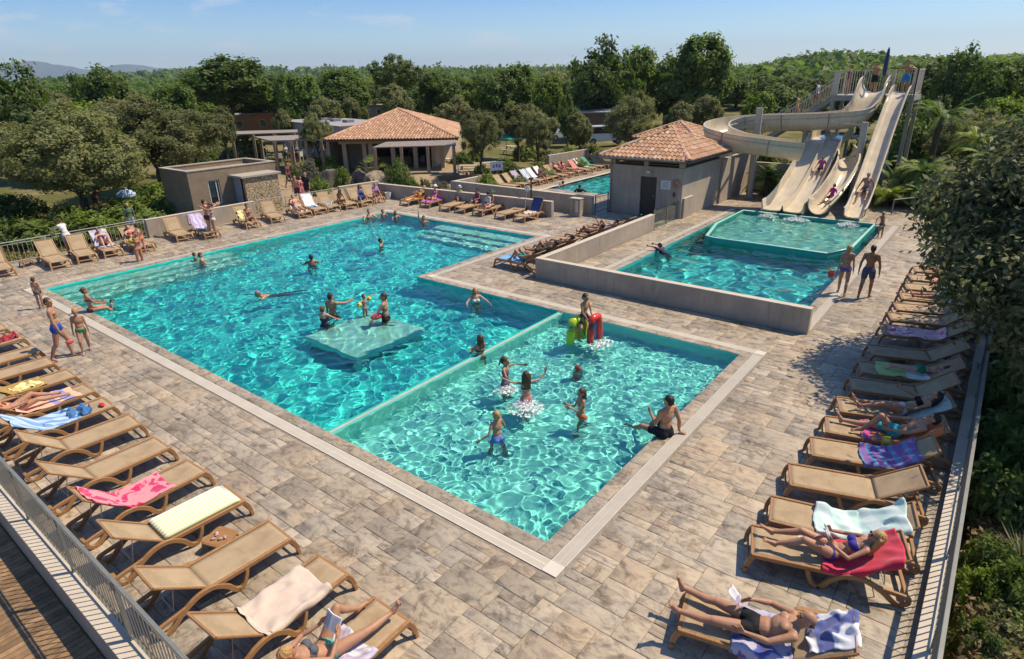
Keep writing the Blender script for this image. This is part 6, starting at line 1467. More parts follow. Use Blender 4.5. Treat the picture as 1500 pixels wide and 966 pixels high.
std('little child with yellow armbands standing on the platform',537,474,toward(.2,-1),stand(lu=(-1,.2,.15),la=(-1,.1,.1),ru=(1,.2,-.3),ra=(.8,.4,-.3)),1.02,'m','tan',('brown','short'),[('briefs',(.2,.3,.35))],True,.011,z=zP,group=GS)
q=at(537,474,zP)
for k,(dx,lb) in enumerate(((-.24,'yellow inflatable armband on the child, on the left arm'),(.24,'yellow inflatable armband on the child, on the right arm'))):
    a=toward(.2,-1); m=MB(); m.lathe([(.035,-.05),(.07,-.04),(.075,.0),(.07,.04),(.035,.05),(.035,-.05)],(0,0,0),12); o=m.build('armband',simple('armband_yellow',(.72,.62,.04),.35),None,True); o.location=(q.x+math.cos(a)*dx,q.y+math.sin(a)*dx,zP+.74+(.03 if dx<0 else -.03)); o.rotation_euler=(0,R(90),a); tag(o,lb,'armband')
o=None; q2=at(549,470,-.02); m=MB(); m.ell((0,0,0),(.22,.12,.10),14,8); o=m.build('pool_float',simple('float_red',(.62,.05,.09),.35),None,True); o.location=(q2.x+.05,q2.y-.05,.12); tag(o,'red swimming float held beside the small child','float')
p=at(567,485,zP); make_person('man in black trunks kneeling upright on the platform',dict(KNEEL,pel=(0,0,.44),lt=(-.1,.2,-1),rt=(.1,.2,-1),ru=(.2,.1,-1),ra=(.1,.4,-.9),lu=(-.35,.5,-.7),hf=(-.4,1,-.1)),(p.x,p.y,zP),toward(-.55,.8),1.82,'m','tan',('brown','short'),[('trunks',(.015,.015,.02))],vox=.013,group=GS)
# ---- children's pool (floor at ZK)
ZF=ZK
def kid(label,px,py,zsurf,yaw,P,H,sex,skin,hair,wear,child=True,vox=.011):
    "px,py = where the body meets the water"
    P=dict(P); g=at(px,py,WL); k=H/1.75; P['pel']=(0,0,foot_lift(P,H,child)); return make_person(label,P,(g.x,g.y,ZF+.01+zsurf),yaw,H,sex,skin,hair,wear,1.0,child,vox,GK)
kid('boy in blue swim trunks nearest the camera in the shallow pool',728,643,0,toward(.15,1),walk(1,lu=(-.5,-.1,-.8),la=(-.6,.5,-.5),ru=(.5,.1,-.8),ra=(.2,.9,.5)),1.36,'m','tan',('blond','short'),[('shorts',(.13,.20,.52))])
kid('girl in a pink bikini bottom with both arms spread',771,590,0,toward(.5,.85),walk(-1,lu=(-1,.25,.25),la=(-.9,.35,.55),ru=(1,.2,-.05),ra=(.75,.2,.7),lh=(-.5,.3,.9),rh=(.4,.2,1)),1.50,'f','tan',('brown','long'),[('bottom',(.42,.16,.26)),('top',(.03,.03,.04))])
kid('girl pushing hands with the girl in pink',741,567,0,toward(.35,-1),stand(lu=(-.5,.6,.0),la=(.3,1,.2),ru=(.7,.4,-.1),ra=(.9,.4,.25)),1.48,'f','tan',('brown','tail'),[('suit',(.12,.12,.16))])
kid('girl in an orange bikini bottom seen from the side',851,612,0,toward(-.75,.45),walk(1,lu=(-.1,.6,-.75),la=(.1,.8,.5),ru=(.1,.4,-.9),ra=(0,.9,.5)),1.42,'f','tan',('brown','bob'),[('bottom',(.62,.10,.03))])
kid('child in a red cap low in the water by the inflatable',846,540,-.45,toward(.3,1),stand(),1.22,'m','tan',('brown','short'),[('briefs',(.5,.05,.05))])
g=PEOPLE[-1][1]; oo=PEOPLE[-1][0]
m=MB(); m.ell(g.head+Vector((0,0,.035))*g.k,(.094*g.hs,.114*g.hs,.094*g.hs),14,10); c=m.build('bathing_cap',simple('cap_red',(.55,.03,.03),.35),oo,True)
# boy sitting on the rainbow inflatable
p=at(853,497,WL)
IN=thing('inflatable_seat','rainbow coloured inflatable with arched red, blue and lime tubes','inflatable',(p.x,p.y,WL),toward(.1,1)+.0)
def arch(x0,y0,w,h,r,colr,nm,rot=0):
    pts=[]
    for i in range(15):
        a=PI*i/14; pts.append((x0-w/2*math.cos(a)*(1),y0,-.05+h*min(1,math.sin(a)*1.35)))
    m=MB(); m.tube([Vector(q) for q in pts],r,12); return m.build(nm,simple('vinyl_'+nm,colr,.28,.04,3,spec=.6),IN,True)
arch(.17,-.30,.42,.74,.10,(.68,.035,.025),'red_tube'); arch(.17,-.22,.18,.60,.08,(.02,.22,.42),'blue_tube'); arch(-.14,.10,.56,.66,.12,(.45,.60,.03),'lime_tube'); arch(.17,.18,.40,.56,.10,(.70,.45,.02),'yellow_tube')
make_person('boy sitting astride the rainbow inflatable',dict(pel=(0,0,.68),lt=(-.55,.45,-.6),ls=(-.1,-.1,-1),rt=(.55,.45,-.6),rs=(.1,-.1,-1),cu=(0,.10,1),hf=(0,1,-.6),lu=(-.1,.3,-.9),la=(.25,.5,-.7),ru=(.1,.3,-.9),ra=(-.25,.5,-.7)),(p.x+.05,p.y,WL),toward(-.2,-1),1.48,'m','tan',('dark','short'),[('shorts',(.03,.03,.04))],1.0,True,.012,GK)
# man sitting on the edge
p=at(978,640,0)
SE=dict(pel=(0,0,.115),cu=(0,-.06,1),cf=(0,1,0),hf=(-.25,1,-.05),lt=(-.32,.95,-.05),ls=(.05,.85,-.55),rt=(.12,1,.02),rs=(0,.62,-.8),lf=(0,1,-.4),rf=(0,1,-.4),ru=(.30,-.28,-1),ra=(.12,.06,-1),rh=(.5,-.5,-.25),rp=(0,0,-1),lu=(-.08,.28,-1),la=(.25,.95,.45))
make_person('man in black shorts sitting on the pool edge with his feet in the water',SE,(p.x,.40,.01),toward(.42,1),1.82,'m','tan',('dark','short'),[('shorts',(.012,.014,.022))],1.0,False,.0095,None)
# foam of the running children
foam((at(770,598,WL).x,at(770,598,WL).y),.42,.42,1300,7,'white splashes round the girl in the pink bikini',WL+.01,.16)
foam((at(741,572,WL).x,at(741,572,WL).y),.30,.30,600,8,'white splashes round the girl pushing hands',WL+.01,.10)
foam((at(880,505,WL).x,at(880,505,WL).y),.5,.3,500,9,'white splashes beside the rainbow inflatable',WL+.01,.05)
# ---- on the loungers
READ=dict(lu=(-.48,.85,-.34),la=(.46,.80,.34),lh=(.3,.5,.8),ru=(.48,.85,-.34),ra=(-.46,.80,.34),rh=(-.3,.5,.8),hf=(0,.9,.45),hu=(0,-.45,.9))
o,B=on(LL[0],lie(38,'left',**READ,rt=(.34,1,.10),rs=(.10,1,.0),ls=(-.02,.72,-.66),lt=(-.16,.70,.72)),1.70,'woman in a striped bikini lying on her back reading a book at the bottom left','f','tan',('blond','tail'),[('bottom',(.10,.34,.22)),('top',(.10,.10,.11))],vox=.0085,dy=.22,dx=-.10)
def book(L,B,sides,label,dz=.03,tilt=60,w=.13,h=.20):
    "open book between the two hands"
    a=B.joints['al'][3]; b=B.joints['ar'][3]; mid=(a+b)/2
    m=MB()
    for s in(-1,1): m.add([Vector((0,-.012*0,-h/2)),Vector((s*w,.03,-h/2)),Vector((s*w,.03,h/2)),Vector((0,0,h/2)),Vector((0,.014,-h/2)),Vector((s*w,.044,-h/2)),Vector((s*w,.044,h/2)),Vector((0,.014,h/2))],[(0,1,2,3),(7,6,5,4),(0,4,5,1),(1,5,6,2),(2,6,7,3),(3,7,4,0)])
    o=m.build('open_book',PAPER); o.matrix_world=L[2]@Matrix.Translation(mid+Vector((0,.0,dz)))@Matrix.Rotation(R(tilt-90),4,'X'); tag(o,label,'book')
    m=MB()
    for s in(-1,1):
        for k in range(11): z=-h/2+.025+k*.0145; x1=w*.86; x0=w*.14; m.add([Vector((s*x0,.03*x0/w-.0015,z)),Vector((s*x1,.03*x1/w-.0015,z)),Vector((s*x1,.03*x1/w-.0015,z+.004)),Vector((s*x0,.03*x0/w-.0015,z+.004))],[(0,1,2,3)])
    m.build('printed_lines',simple('print_grey',(.30,.30,.31),.8),o)
book(LL[0],B,0,'open paperback held by the reading woman at the bottom left',tilt=62)
o,B=on(RL[1],lie(34,'both',**READ,lt=(-.10,.88,.42),ls=(-.02,.95,-.42),rt=(.10,.92,.30),rs=(.02,.97,-.33),lf=(-.15,.8,.5),rf=(.15,.8,.5)),1.68,'blonde woman in a violet bikini reading on the red towel','f','tan',('blond','long'),[('bottom',(.05,.045,.26)),('top',(.05,.045,.26))],vox=.0085,dy=.10)
book(RL[1],B,0,'small white book held by the blonde woman in violet',tilt=64,w=.09,h=.15)
# sunglasses on her
h=B.head; hx,hy,hz=B.hfm; m=MB()
for s in(-1,1): m.ell(h+hx*s*.034+hy*.094+hz*.008,(.026,.008,.02),10,6,Matrix([list(a) for a in B.hfm]).transposed()); m.bar(h+hx*s*.06+hy*.085+hz*.012,h+hx*s*.08-hy*.01+hz*.012,.005)
m.build('sunglasses',simple('sunglass_black',(.015,.012,.012),.15),o,True)
o,B=on(RL[0],lie(24,'flat',lt=(-.16,1,.08),ls=(-.06,1,.02),rt=(.20,1,.05),rs=(.16,1,.0),ru=(.32,.72,-.10),ra=(-.42,.80,.30),rh=(-.5,.8,.1),lu=(-.40,.85,-.2),la=(.15,1,-.02),hu=(0,-.35,.95),hf=(0,.9,.3)),1.80,'bald man in black trunks lying on his back in the bottom right','m','tan',('brown','bald'),[('trunks',(.012,.012,.014))],vox=.0085,dy=.32)
a=B.joints['ar'][3]; m=MB(); m.grid(lambda u,v:((u-.5)*.17,.02*math.sin(u*5)+.05*v,(v-.5)*.22),6,6); ob=m.build('magazine',m_towel('mag',(.62,.60,.62),'blotch',(.36,.32,.46),None,8),None,True); md=ob.modifiers.new('s','SOLIDIFY'); md.thickness=.006; ob.matrix_world=RL[0][2]@Matrix.Translation(a+Vector((-.04,.10,.06)))@Matrix.Rotation(R(-25),4,'X'); tag(ob,'folded magazine in the hand of the bald man','magazine')
on(RL[5],lie(34,'left',lt=(-.12,.62,.78),ls=(0,.62,-.78)),1.78,'man in turquoise swim shorts with one knee raised','m','tan',('dark','short'),[('shorts',(.03,.30,.36))],vox=.013)
on(RL[6],lie(34,'flat',lt=(-.1,.95,.22),ls=(0,.95,-.25),ru=(.25,.85,.1),ra=(-.3,.8,.5)),1.66,'woman in a black bikini top lying beside the man in turquoise','f','tan',('dark','long'),[('bottom',(.5,.5,.48)),('top',(.012,.012,.014))],vox=.013)
on(RL[8],lie(8,'flat',up=(0,-1,.02),fw=(0,-.02,-1),cu=(0,-1,.12),cf=(0,-.12,-1),hu=(0,-1,.4),hf=(0,-.4,-1),lf=(0,.7,-.7),rf=(0,.7,-.7),lu=(-.7,-.6,-.1),la=(.6,-.8,.0),ru=(.7,-.6,-.1),ra=(-.6,-.8,0)),1.30,'child lying face down on the lime green towel','m','pink',('brown','short'),[('trunks',(.03,.22,.12))],child=True,vox=.013,dz=.02,dy=-.05)
on(LL[8],lie(36,'both',lt=(-.10,.9,.35),ls=(0,.9,-.4),rt=(.12,.95,.2),rs=(.05,.95,-.2)),1.68,'sunbather on the peach towel at the left edge','f','tan',('brown','bob'),[('suit',(.5,.2,.12))],vox=.013,dy=-.28)
on(RL[13],lie(34,'flat'),1.7,'person lying under the branch with a blue cloth','m','tan',('dark','short'),[('shorts',(.08,.18,.26))],vox=.016)
on(RL[16],lie(34,'flat'),1.66,'person sunbathing at the far end of the right row','f','pink',('brown','bob'),[('suit',(.4,.08,.1))],vox=.016)
on(RL[2],lie(27,'flat',lu=(-.7,-.4,.4),la=(.6,-.5,.5)),1.66,'person hidden behind the blonde woman, lying by the aqua towel','f','fair',('brown','short'),[('suit',(.3,.4,.4))],vox=.015,dy=-.35) if False else None
# top left rows
SITUP=dict(pel=(0,.15,SZ_+.125),up=(0,-.2,1),cu=(0,.05,1),fw=(0,1,0),hf=(0,1,-.2),lt=(-.2,.9,.1),ls=(-.05,.45,-.9),rt=(.25,.9,.1),rs=(.05,.45,-.9),lu=(-.2,.4,-.9),la=(.2,.9,-.2),ru=(.2,.4,-.9),ra=(-.2,.9,-.2))
on(TLs[3],lie(48,'both'),1.68,'sunbather on the blue floral towel by the fence','f','pink',('brown','bun'),[('suit',(.08,.06,.09))])
on(TLs[4],lie(48,'left'),1.7,'person reclining next to a yellow bag by the fence','f','pink',('auburn','bob'),[('bottom',(.5,.12,.1)),('top',(.5,.12,.1))])
m=MB(); m.ell((0,0,0),(.17,.11,.12),10,8); ob=m.build('beach_bag',simple('lime_bag',(.55,.52,.04),.6),None,True); ob.matrix_world=TLs[4][2]@Matrix.Translation((.16,.12,SZ_+.12)); tag(ob,'lime yellow bag on a lounger by the fence','bag')
on(TLs[7],dict(SITUP,cu=(0,.12,1)),1.68,'woman sitting on the edge of a lounger facing the pool','f','tan',('dark','bun'),[('bottom',(.3,.16,.1)),('top',(.3,.16,.1))],dy=.25)
on(TLs[9],lie(52,'flat'),1.78,'man sitting up on a lounger in the sun','m','pink',('brown','short'),[('trunks',(.35,.32,.3))])
on(TLs[12],dict(SITUP,pel=(.28,.0,SZ_+.10),cu=(0,.5,.9)),1.64,'woman crouching forward on a lounger','f','brown',('brown','long'),[('bottom',(.12,.08,.06))],dy=-.05)
on(TLs[13],dict(SITUP),1.66,'woman in a bright blue dress sitting on a lounger','f','tan',('dark','long'),[('dress',(.02,.09,.36))],dy=.1)
on(TLs[14],dict(SITUP,cu=(0,.25,1)),1.66,'person in a pink top sitting at the end lounger','f','pink',('grey','short'),[('shirt',(.50,.24,.38)),('briefs',(.3,.1,.15))],dy=.3)
# back wall rows
on(BL[0],lie(42,'left'),1.7,'person under a golden towel at the left end of the back wall','m','tan',('blond','bob'),[('dress',(.62,.34,.10))])
on(BL[1],dict(SITUP,cu=(0,-.2,1)),1.66,'woman in a white hat on the magenta towel','f','pink',('brown','short'),[('suit',(.45,.12,.3))])
def hat(idx,c,label_part,rb=.19):
    o,B=PEOPLE[idx]; m=MB(); M=Matrix([list(a) for a in B.hfm]).transposed(); h=B.hs
    prof=[(rb,.0),(rb*.55,.02),(.098,.03),(.09,.09),(.05,.125),(0,.13)]
    n=18; vs=[]
    for j in range(n):
        a=2*PI*j/n
        for r_,z in prof: vs.append(B.head+M@Vector((r_*h*math.cos(a),r_*h*1.12*math.sin(a)-.01,z*h+.045*h)))
    K=len(prof); m.add(vs,[(j*K+i,((j+1)%n)*K+i,((j+1)%n)*K+i+1,j*K+i+1) for j in range(n) for i in range(K-1)]); c_=m.build('sun_hat',simple('hat_%d'%int(c[0]*1000+c[1]*100),c,.8),o,True); md=c_.modifiers.new('s','SOLIDIFY'); md.thickness=.006
hat(-1,(.70,.64,.58),'')
g=at(650,303.5); make_person('person in a lime vest sitting on the wall side of the flat lounger',dict(SITUP,pel=(0,0,.42)),(BL[2][2].translation.x+.75,BL[2][2].translation.y+.35,0),R(90),1.62,'f','tan',('grey','short'),[('shirt',(.42,.45,.18)),('shorts',(.06,.06,.07))],1,False,.018,GL_); hat(-1,(.60,.63,.66),'',.14)
on(BL[4],dict(SITUP,pel=(-.1,.25,SZ_+.125)),1.66,'woman in a black cap and white shirt on the shared lounger','f','pink',('dark','short'),[('shirt',(.55,.50,.45)),('bottom',(.3,.05,.08))]); hat(-1,(.03,.03,.035),'',.12)
on(BL[4],dict(SITUP,pel=(.12,-.25,SZ_+.125),cu=(0,.1,1)),1.68,'woman in a big dark green hat on the shared lounger','f','tan',('dark','short'),[('suit',(.10,.03,.03))]); hat(-1,(.02,.085,.03),'',.24)
on(BL[3],dict(SITUP,pel=(0,-.55,SZ_+.125)),1.64,'woman in a purple wrap beside the flat lounger','f','tan',('dark','bun'),[('dress',(.22,.03,.14))])
# behind the landing pool wall
on(WLs[0],lie(36,'both'),1.72,'person with both knees raised on the sky blue towel','m','tan',('dark','short'),[('shorts',(.04,.16,.17))])
on(WLs[1],lie(36,'right'),1.7,'person in dark clothes reclining second from the wall corner','m','brown',('dark','short'),[('shorts',(.06,.06,.05)),('shirt',(.12,.11,.07))])
on(WLs[2],lie(36,'flat'),1.7,'person reclining on the maroon towel behind the wall','f','brown',('dark','short'),[('suit',(.14,.05,.07))])
on(WLs[4],lie(36,'left',ru=(.4,.7,.5),ra=(.1,.7,.7)),1.72,'person with a raised arm and knee behind the wall','m','brown',('dark','short'),[('shorts',(.05,.05,.06))])
on(WLs[5],lie(36,'right'),1.68,'person lying on the pale blue towel behind the wall','f','tan',('dark','short'),[('suit',(.4,.42,.55))])
# far pool
on(FL[7],lie(45,'left'),1.7,'person reclining on the far pool row','m','pink',('brown','short'),[('shorts',(.4,.15,.12))])
on(FL[8],lie(45,'flat'),1.7,'person on the red towel of the far pool row','f','pink',('brown','bob'),[('suit',(.35,.08,.08))])
on(FL[4],dict(SITUP),1.7,'person sitting up on the far pool row','f','brown',('dark','short'),[('suit',(.08,.05,.07))])
wade('man standing in the far pool by the wall, seen over its top',849,283,.55,toward(1,.3),1.78,'m','brown',('dark','short'),[('shirt',(.03,.03,.04))],group='people in the far pool')
g=at(816,274,WL); P=dict(pel=(0,0,-.05),up=(0,1,.3),fw=(0,.3,-1),hu=(0,.3,1),hf=(0,1,0),lu=(-.7,.7,.1),ru=(.7,.7,.1),lt=(-.1,-1,-.3),rt=(.1,-1,-.3)); make_person('swimmer floating near the left end of the far pool',P,(g.x,g.y,WL),toward(1,-.2),1.72,'m','brown',('dark','short'),[('trunks',(.03,.03,.05))],1,False,.02,'people in the far pool')
# landing pool: lifeguard-ish child at the left kerb
g=at(943,366,WL2); make_person('swimmer in a dark vest holding on to the landing pool kerb',dict(pel=(0,0,-.25),up=(0,.5,.9),lt=(-.1,-.5,-1),rt=(.1,-.5,-1),lu=(-.3,.9,.5),la=(-.1,1,.1),ru=(.3,.9,.4),ra=(.1,1,.1)),(g.x,6.55,WL2),toward(0,1),1.6,'m','tan',('dark','short'),[('shirt',(.06,.03,.07)),('shorts',(.25,.3,.4))],1,False,.015,'people in the landing pool')
# ---- slides and tower
def sld(label,x,y,z,slope,yaw,H,sex,skin,hair,wear,child=False,P=None):
    a=slope; c,s=math.cos(a),math.sin(a)
    P=P or dict(pel=(0,0,.12),up=(0,-.35*c-.0,.95),fw=(0,1,.2),cu=(0,-.25,1),hf=(0,1,-.2),lt=(-.15,c,-s+.18),ls=(-.05,c,-s-.12),rt=(.15,c,-s+.22),rs=(.05,c,-s-.16),lu=(-.4,-.2,-.9),la=(-.1,.5,-.6),ru=(.4,.1,-.9),ra=(.1,.6,-.5))
    return make_person(label,P,(x,y,z),yaw,H,sex,skin,hair,wear,1,child,.016,'riders on the water slides')
def zon(prof,x):
    for (x1,z1),(x2,z2) in zip(prof[:-1],prof[1:]):
        if x2<=x<=x1: return z1+(z2-z1)*(x-x1)/(x2-x1)
    return 0
xw=31.5; sld('boy in a pink shirt sliding down the middle of the wide slide',xw,4.05,zon(prof_x,xw)+.04,R(33),toward(-1,.1),1.4,'m','tan',('dark','short'),[('shirt',(.50,.10,.20)),('shorts',(.05,.05,.06))],True)
sld('girl in a magenta shirt sliding down the run out chute',29.3,2.86,.74,R(22),toward(-1,.3),1.45,'f','tan',('dark','short'),[('shirt',(.52,.04,.22)),('shorts',(.05,.05,.06))],True)
xs=29.9; sld('man in patterned shorts sliding on the steep slide',xs,1.47,1.18,R(32),toward(-1,0),1.76,'m','tan',('grey','short'),[('shorts',(.12,.09,.10))])
std('man in black shorts at the top of the spiral flume',0,0,toward(-1,.2),stand(lu=(-.5,.8,-.3),la=(.6,.8,.3),ru=(.6,.6,-.2),ra=(-.7,.6,.3)),1.80,'m','tan',('dark','short'),[('shorts',(.02,.02,.025))],loc=(37.1,3.15,pz),group='people on the slide tower')
std('man in bright blue shorts at the top of the steep slide',0,0,toward(-1,.0),stand(lu=(-.7,.5,-.4),la=(.8,.5,.3),ru=(.7,.5,-.4),ra=(-.7,.5,.5)),1.82,'m','tan',('dark','short'),[('shorts',(.02,.22,.52))],loc=(37.2,1.62,pz),group='people on the slide tower')
std('woman in a dark swimsuit waiting at the left of the tower platform',0,0,toward(-.3,1),stand(ru=(.4,.2,-.9)),1.66,'f','pink',('auburn','bun'),[('suit',(.10,.04,.06))],loc=(37.4,4.55,pz),group='people on the slide tower')
def stp(t): c=a.lerp(b,t) if False else None
A0=Vector((px1-.75,py1,pz)); B0=Vector((px1+.1,py1+8.0,.2))
for t_,lb,sk,wr in ((.30,'person in a yellow float climbing the tower stairs','pink',[('suit',(.62,.45,.06))]),(.16,'person in white climbing near the top of the tower stairs','tan',[('shirt',(.6,.58,.55)),('shorts',(.3,.1,.1))])):
    c=A0.lerp(B0,t_); std(lb,0,0,toward(0,-1),walk(1),1.66,'f',sk,('brown','bun'),wr,loc=(c.x,c.y,c.z),group='people on the slide tower')
# gathering on the terrace under the pergola and the bar
for i,(px,py,sx_,sk,wr) in enumerate([(545,240,'m','tan',(.3,.28,.26)),(603,243,'f','fair',(.5,.2,.15)),(437,241,'m','tan',(.2,.25,.35)),(421,240,'f','tan',(.55,.52,.5))]):
    lb=['man in a grey shirt standing at the restaurant bar','woman in a coral shirt under the veranda','man in a blue grey shirt under the pergola','woman in a white shirt among the pergola tables'][i]
    std(lb,px,py,toward(-.5,-.8),stand(),1.72,sx_,sk,('dark','short'),[('shirt',wr),('trousers',(.1,.1,.13))],vox=.022,group='guests at the restaurant')

bpy.data.scenes.remove(TMPS)
# ================================================================== ground, hills, trees, plants
def bearing(px,D,z=0):
    "ground point at distance D along the direction measured at px"
    d=_f+CRt*((px-750)/CF)-CUp*((115-483)/CF); d=Vector((d.x,d.y,0)).normalized(); return Vector((CX+d.x*D,CYY+d.y*D,z))
def hill(x,y):
    dx=x-CX; dy=y-CYY; r=np.hypot(dx,dy); th=np.arctan2(dy,dx)
    g=lambda r0,w:1/(1+np.exp(-(r-r0)/w))
    h=-.10+0*r
    h=h+g(170,40)*(1.5*np.sin(x*.011+1)+1.5*np.sin(y*.013+2))
    # wooded rise on the right, low ridges on the left and in the middle
    def bump(px,D,ang,dr,H):
        b=bearing(px,D); tb=math.atan2(b.y-CYY,b.x-CX); return H*np.exp(-((th-tb)/ang)**2-((r-D)/dr)**2)
    h=h+bump(1205,430,.085,120,8.5)+bump(1400,520,.30,150,3)+bump(1000,620,.30,160,3)+bump(760,900,.4,220,10)+bump(250,1300,.22,300,15)+bump(60,1500,.10,300,7)+bump(480,1200,.25,300,12)
    h=h+g(2500,600)*40*(np.sin(th*9)+np.sin(th*17+1))*.4
    return h
def base_h(x,y): return float(hill(np.array([x]),np.array([y]))[0])
xs=np.unique(np.concatenate([np.arange(-14,46,1.0),46+np.cumsum(1.15**np.arange(1,52)),-14-np.cumsum(1.17**np.arange(1,48))])); ys=np.unique(np.concatenate([np.arange(-14,46,1.0),46+np.cumsum(1.15**np.arange(1,52)),-14-np.cumsum(1.17**np.arange(1,48))]))
xs=xs[(xs>-9000)&(xs<9000)]; ys=ys[(ys>-9000)&(ys<9000)]
X,Y=np.meshgrid(xs,ys,indexing='ij'); Z=hill(X,Y)
Z+=.05*np.sin(X*1.3)*np.sin(Y*1.1)*(np.hypot(X-CX,Y-CYY)<200)
# the terraces and pools sit in cuts; the gardens beside the two long railings lie lower
cut=((X>-3.5)&(X<33.5)&(Y>-3.6)&(Y<27.2))|((X>=20)&(X<42.5)&(Y>12)&(Y<23.9))
Z[cut]=-2.6
low=(X<=-4.5); Z[low]=np.minimum(Z[low],-1.9)
rg=(Y<-4.5)&(X>-4.5)&(X<200); Z[rg]=np.minimum(Z[rg],-.55-.10*np.clip(-4.5-Y[rg],0,6))
edge=(X>-4.5)&(X<=-3.4)&(Y>-5)&(Y<28.5); Z[edge]=-2.6
e2=(Y<-3.4)&(Y>=-4.5)&(X>-4.5)&(X<33); Z[e2]=-2.6
e3=(Y>=27.2)&(Y<=27.9)&(X>-4.5)&(X<19); Z[e3]=-.35
nx,ny=X.shape; i=np.arange(nx-1)[:,None]*ny+np.arange(ny-1)[None,:]
def m_ground():
    t=NT('garden_ground'); tc=t.n('TexCoord'); v=tc.outputs['Object']
    n1=t.noise(v,.09,5,.6); n2=t.noise(v,1.2,5,.65); n3=t.noise(v,9,4,.7)
    sand=t.ramp(n2.outputs[0],[(.3,(.26,.19,.115)),(.7,(.36,.275,.18))]); grass=t.ramp(n3.outputs[0],[(.3,(.060,.070,.020)),(.55,(.12,.115,.036)),(.75,(.20,.16,.06))])
    ln=t.n('VectorMath',operation='LENGTH'); sb=t.n('VectorMath',operation='SUBTRACT'); t.l(v,sb.inputs[0]); sb.inputs[1].default_value=(24,32,0); t.l(sb.outputs[0],ln.inputs[0])
    mr=t.n('MapRange'); mr.inputs[1].default_value=6; mr.inputs[2].default_value=17; t.l(ln.outputs['Value'],mr.inputs[0])
    f=t.mix(t.ramp(n1.outputs[0],[(.40,(0,0,0)),(.50,(1,1,1))]),(1,1,1),.55); f=t.mix((0,0,0),f,mr.outputs[0])
    near=t.mix(sand,grass,f)
    ln2=t.n('VectorMath',operation='LENGTH'); t.l(v,ln2.inputs[0]); mr2=t.n('MapRange'); mr2.inputs[1].default_value=90; mr2.inputs[2].default_value=190; t.l(ln2.outputs['Value'],mr2.inputs[0])
    nf=t.noise(v,.02,6,.7); nq=t.noise(v,.16,5,.75); far=t.mix(t.ramp(nf.outputs[0],[(.35,(.028,.046,.014)),(.65,(.045,.062,.02)),(.78,(.08,.085,.036))]),t.ramp(nq.outputs[0],[(.38,(.35,.38,.35)),(.6,(1.3,1.3,1.2))]),1.0,'MULTIPLY')
    t.set(col=t.mix(near,far,mr2.outputs[0]),rough=.95,spec=.1); t.bump(n3.outputs[0],.6,.05); return t.m
o=link('ground',fastmesh('ground',np.stack([X,Y,Z],-1).reshape(-1,3),np.stack([i,i+ny,i+ny+1,i+1],-1).reshape(-1,4),m_ground(),smooth=True)); o['kind']='structure'
# distant mountains
def mountains(D,prof,seed,mat,name):
    r=np.random.RandomState(seed); pxs=np.linspace(-500,1900,260); base=np.interp(pxs,[p for p,_ in prof],[q for _,q in prof])
    nz=sum(np.sin(pxs*f+r.rand()*6)*a for f,a in((.018,2.2),(.05,1.2),(.12,.7),(.3,.3)))
    V=[];F=[]
    for k,(p,h) in enumerate(zip(pxs,base+nz)):
        b=bearing(p,D); H=max(2,h)*D/CF; out=bearing(p,D*1.35); inn=bearing(p,D*.72)
        md=bearing(p,D*.88)
        V+= [(inn.x,inn.y,-60),(md.x,md.y,H*(.42+.1*math.sin(k*.7))),(b.x,b.y,H+7),(out.x,out.y,-60)]
    for k in range(len(pxs)-1):
        for j in range(3): F.append((4*k+j,4*k+4+j,4*k+5+j,4*k+1+j))
    o=link(name,fastmesh(name,np.array(V),np.array(F),mat,smooth=True)); o['kind']='structure'
mountains(9500,[(-500,20),(-100,24),(0,23),(75,25),(150,20),(185,26),(245,22),(300,15),(370,18),(440,12),(540,5),(900,2),(1900,1)],5,simple('mountain_cover',(.06,.075,.05),.95,.35,.002),'far_mountains')
# ---- foliage
def m_leaf(name,dk,md,lt,trans=.45):
    t=NT(name); t.t.nodes.remove(t.b); a=t.n('Attribute'); a.attribute_name='col'; sp=t.n('SeparateColor'); t.l(a.outputs['Color'],sp.inputs[0])
    c=t.ramp(sp.outputs[0],[(0,dk),(.5,md),(1,lt)])
    oi=t.n('ObjectInfo'); hs=t.n('HueSaturation'); mr=t.n('MapRange'); mr.inputs[3].default_value=.8; mr.inputs[4].default_value=1.18; t.l(oi.outputs['Random'],mr.inputs[0]); t.l(mr.outputs[0],hs.inputs['Value']); t.l(c,hs.inputs['Color'])
    d=t.n('BsdfPrincipled'); d.inputs['Roughness'].default_value=.55; d.inputs['Specular IOR Level'].default_value=.25; t.l(hs.outputs[0],d.inputs['Base Color'])
    tr=t.n('BsdfTranslucent'); mx=t.mix(hs.outputs[0],(1.0,1.0,.35),.0); g=t.n('HueSaturation'); g.inputs['Value'].default_value=1.25; g.inputs['Saturation'].default_value=1.15; t.l(hs.outputs[0],g.inputs['Color']); t.l(g.outputs[0],tr.inputs[0])
    x=t.n('MixShader'); x.inputs[0].default_value=trans; t.l(d.outputs[0],x.inputs[1]); t.l(tr.outputs[0],x.inputs[2]); t.l(x.outputs[0],t.o.inputs[0]); return t.m
LEAF={'olive':m_leaf('leaf_olive',(.125,.14,.048),(.21,.22,.085),(.30,.30,.135)),
 'oak':m_leaf('leaf_oak',(.072,.112,.024),(.13,.19,.042),(.19,.25,.065)),
 'bright':m_leaf('leaf_bright',(.10,.155,.024),(.18,.25,.042),(.26,.33,.07)),
 'pine':m_leaf('leaf_pine',(.07,.10,.03),(.125,.16,.05),(.185,.215,.075)),
 'near':m_leaf('leaf_near',(.075,.09,.038),(.15,.165,.072),(.255,.26,.135),.42),
 'dark':m_leaf('leaf_dark',(.058,.095,.022),(.105,.155,.036),(.16,.21,.055))}
BARK=simple('bark',(.085,.065,.048),.95,.3,8,bump=.6,bscale=20)
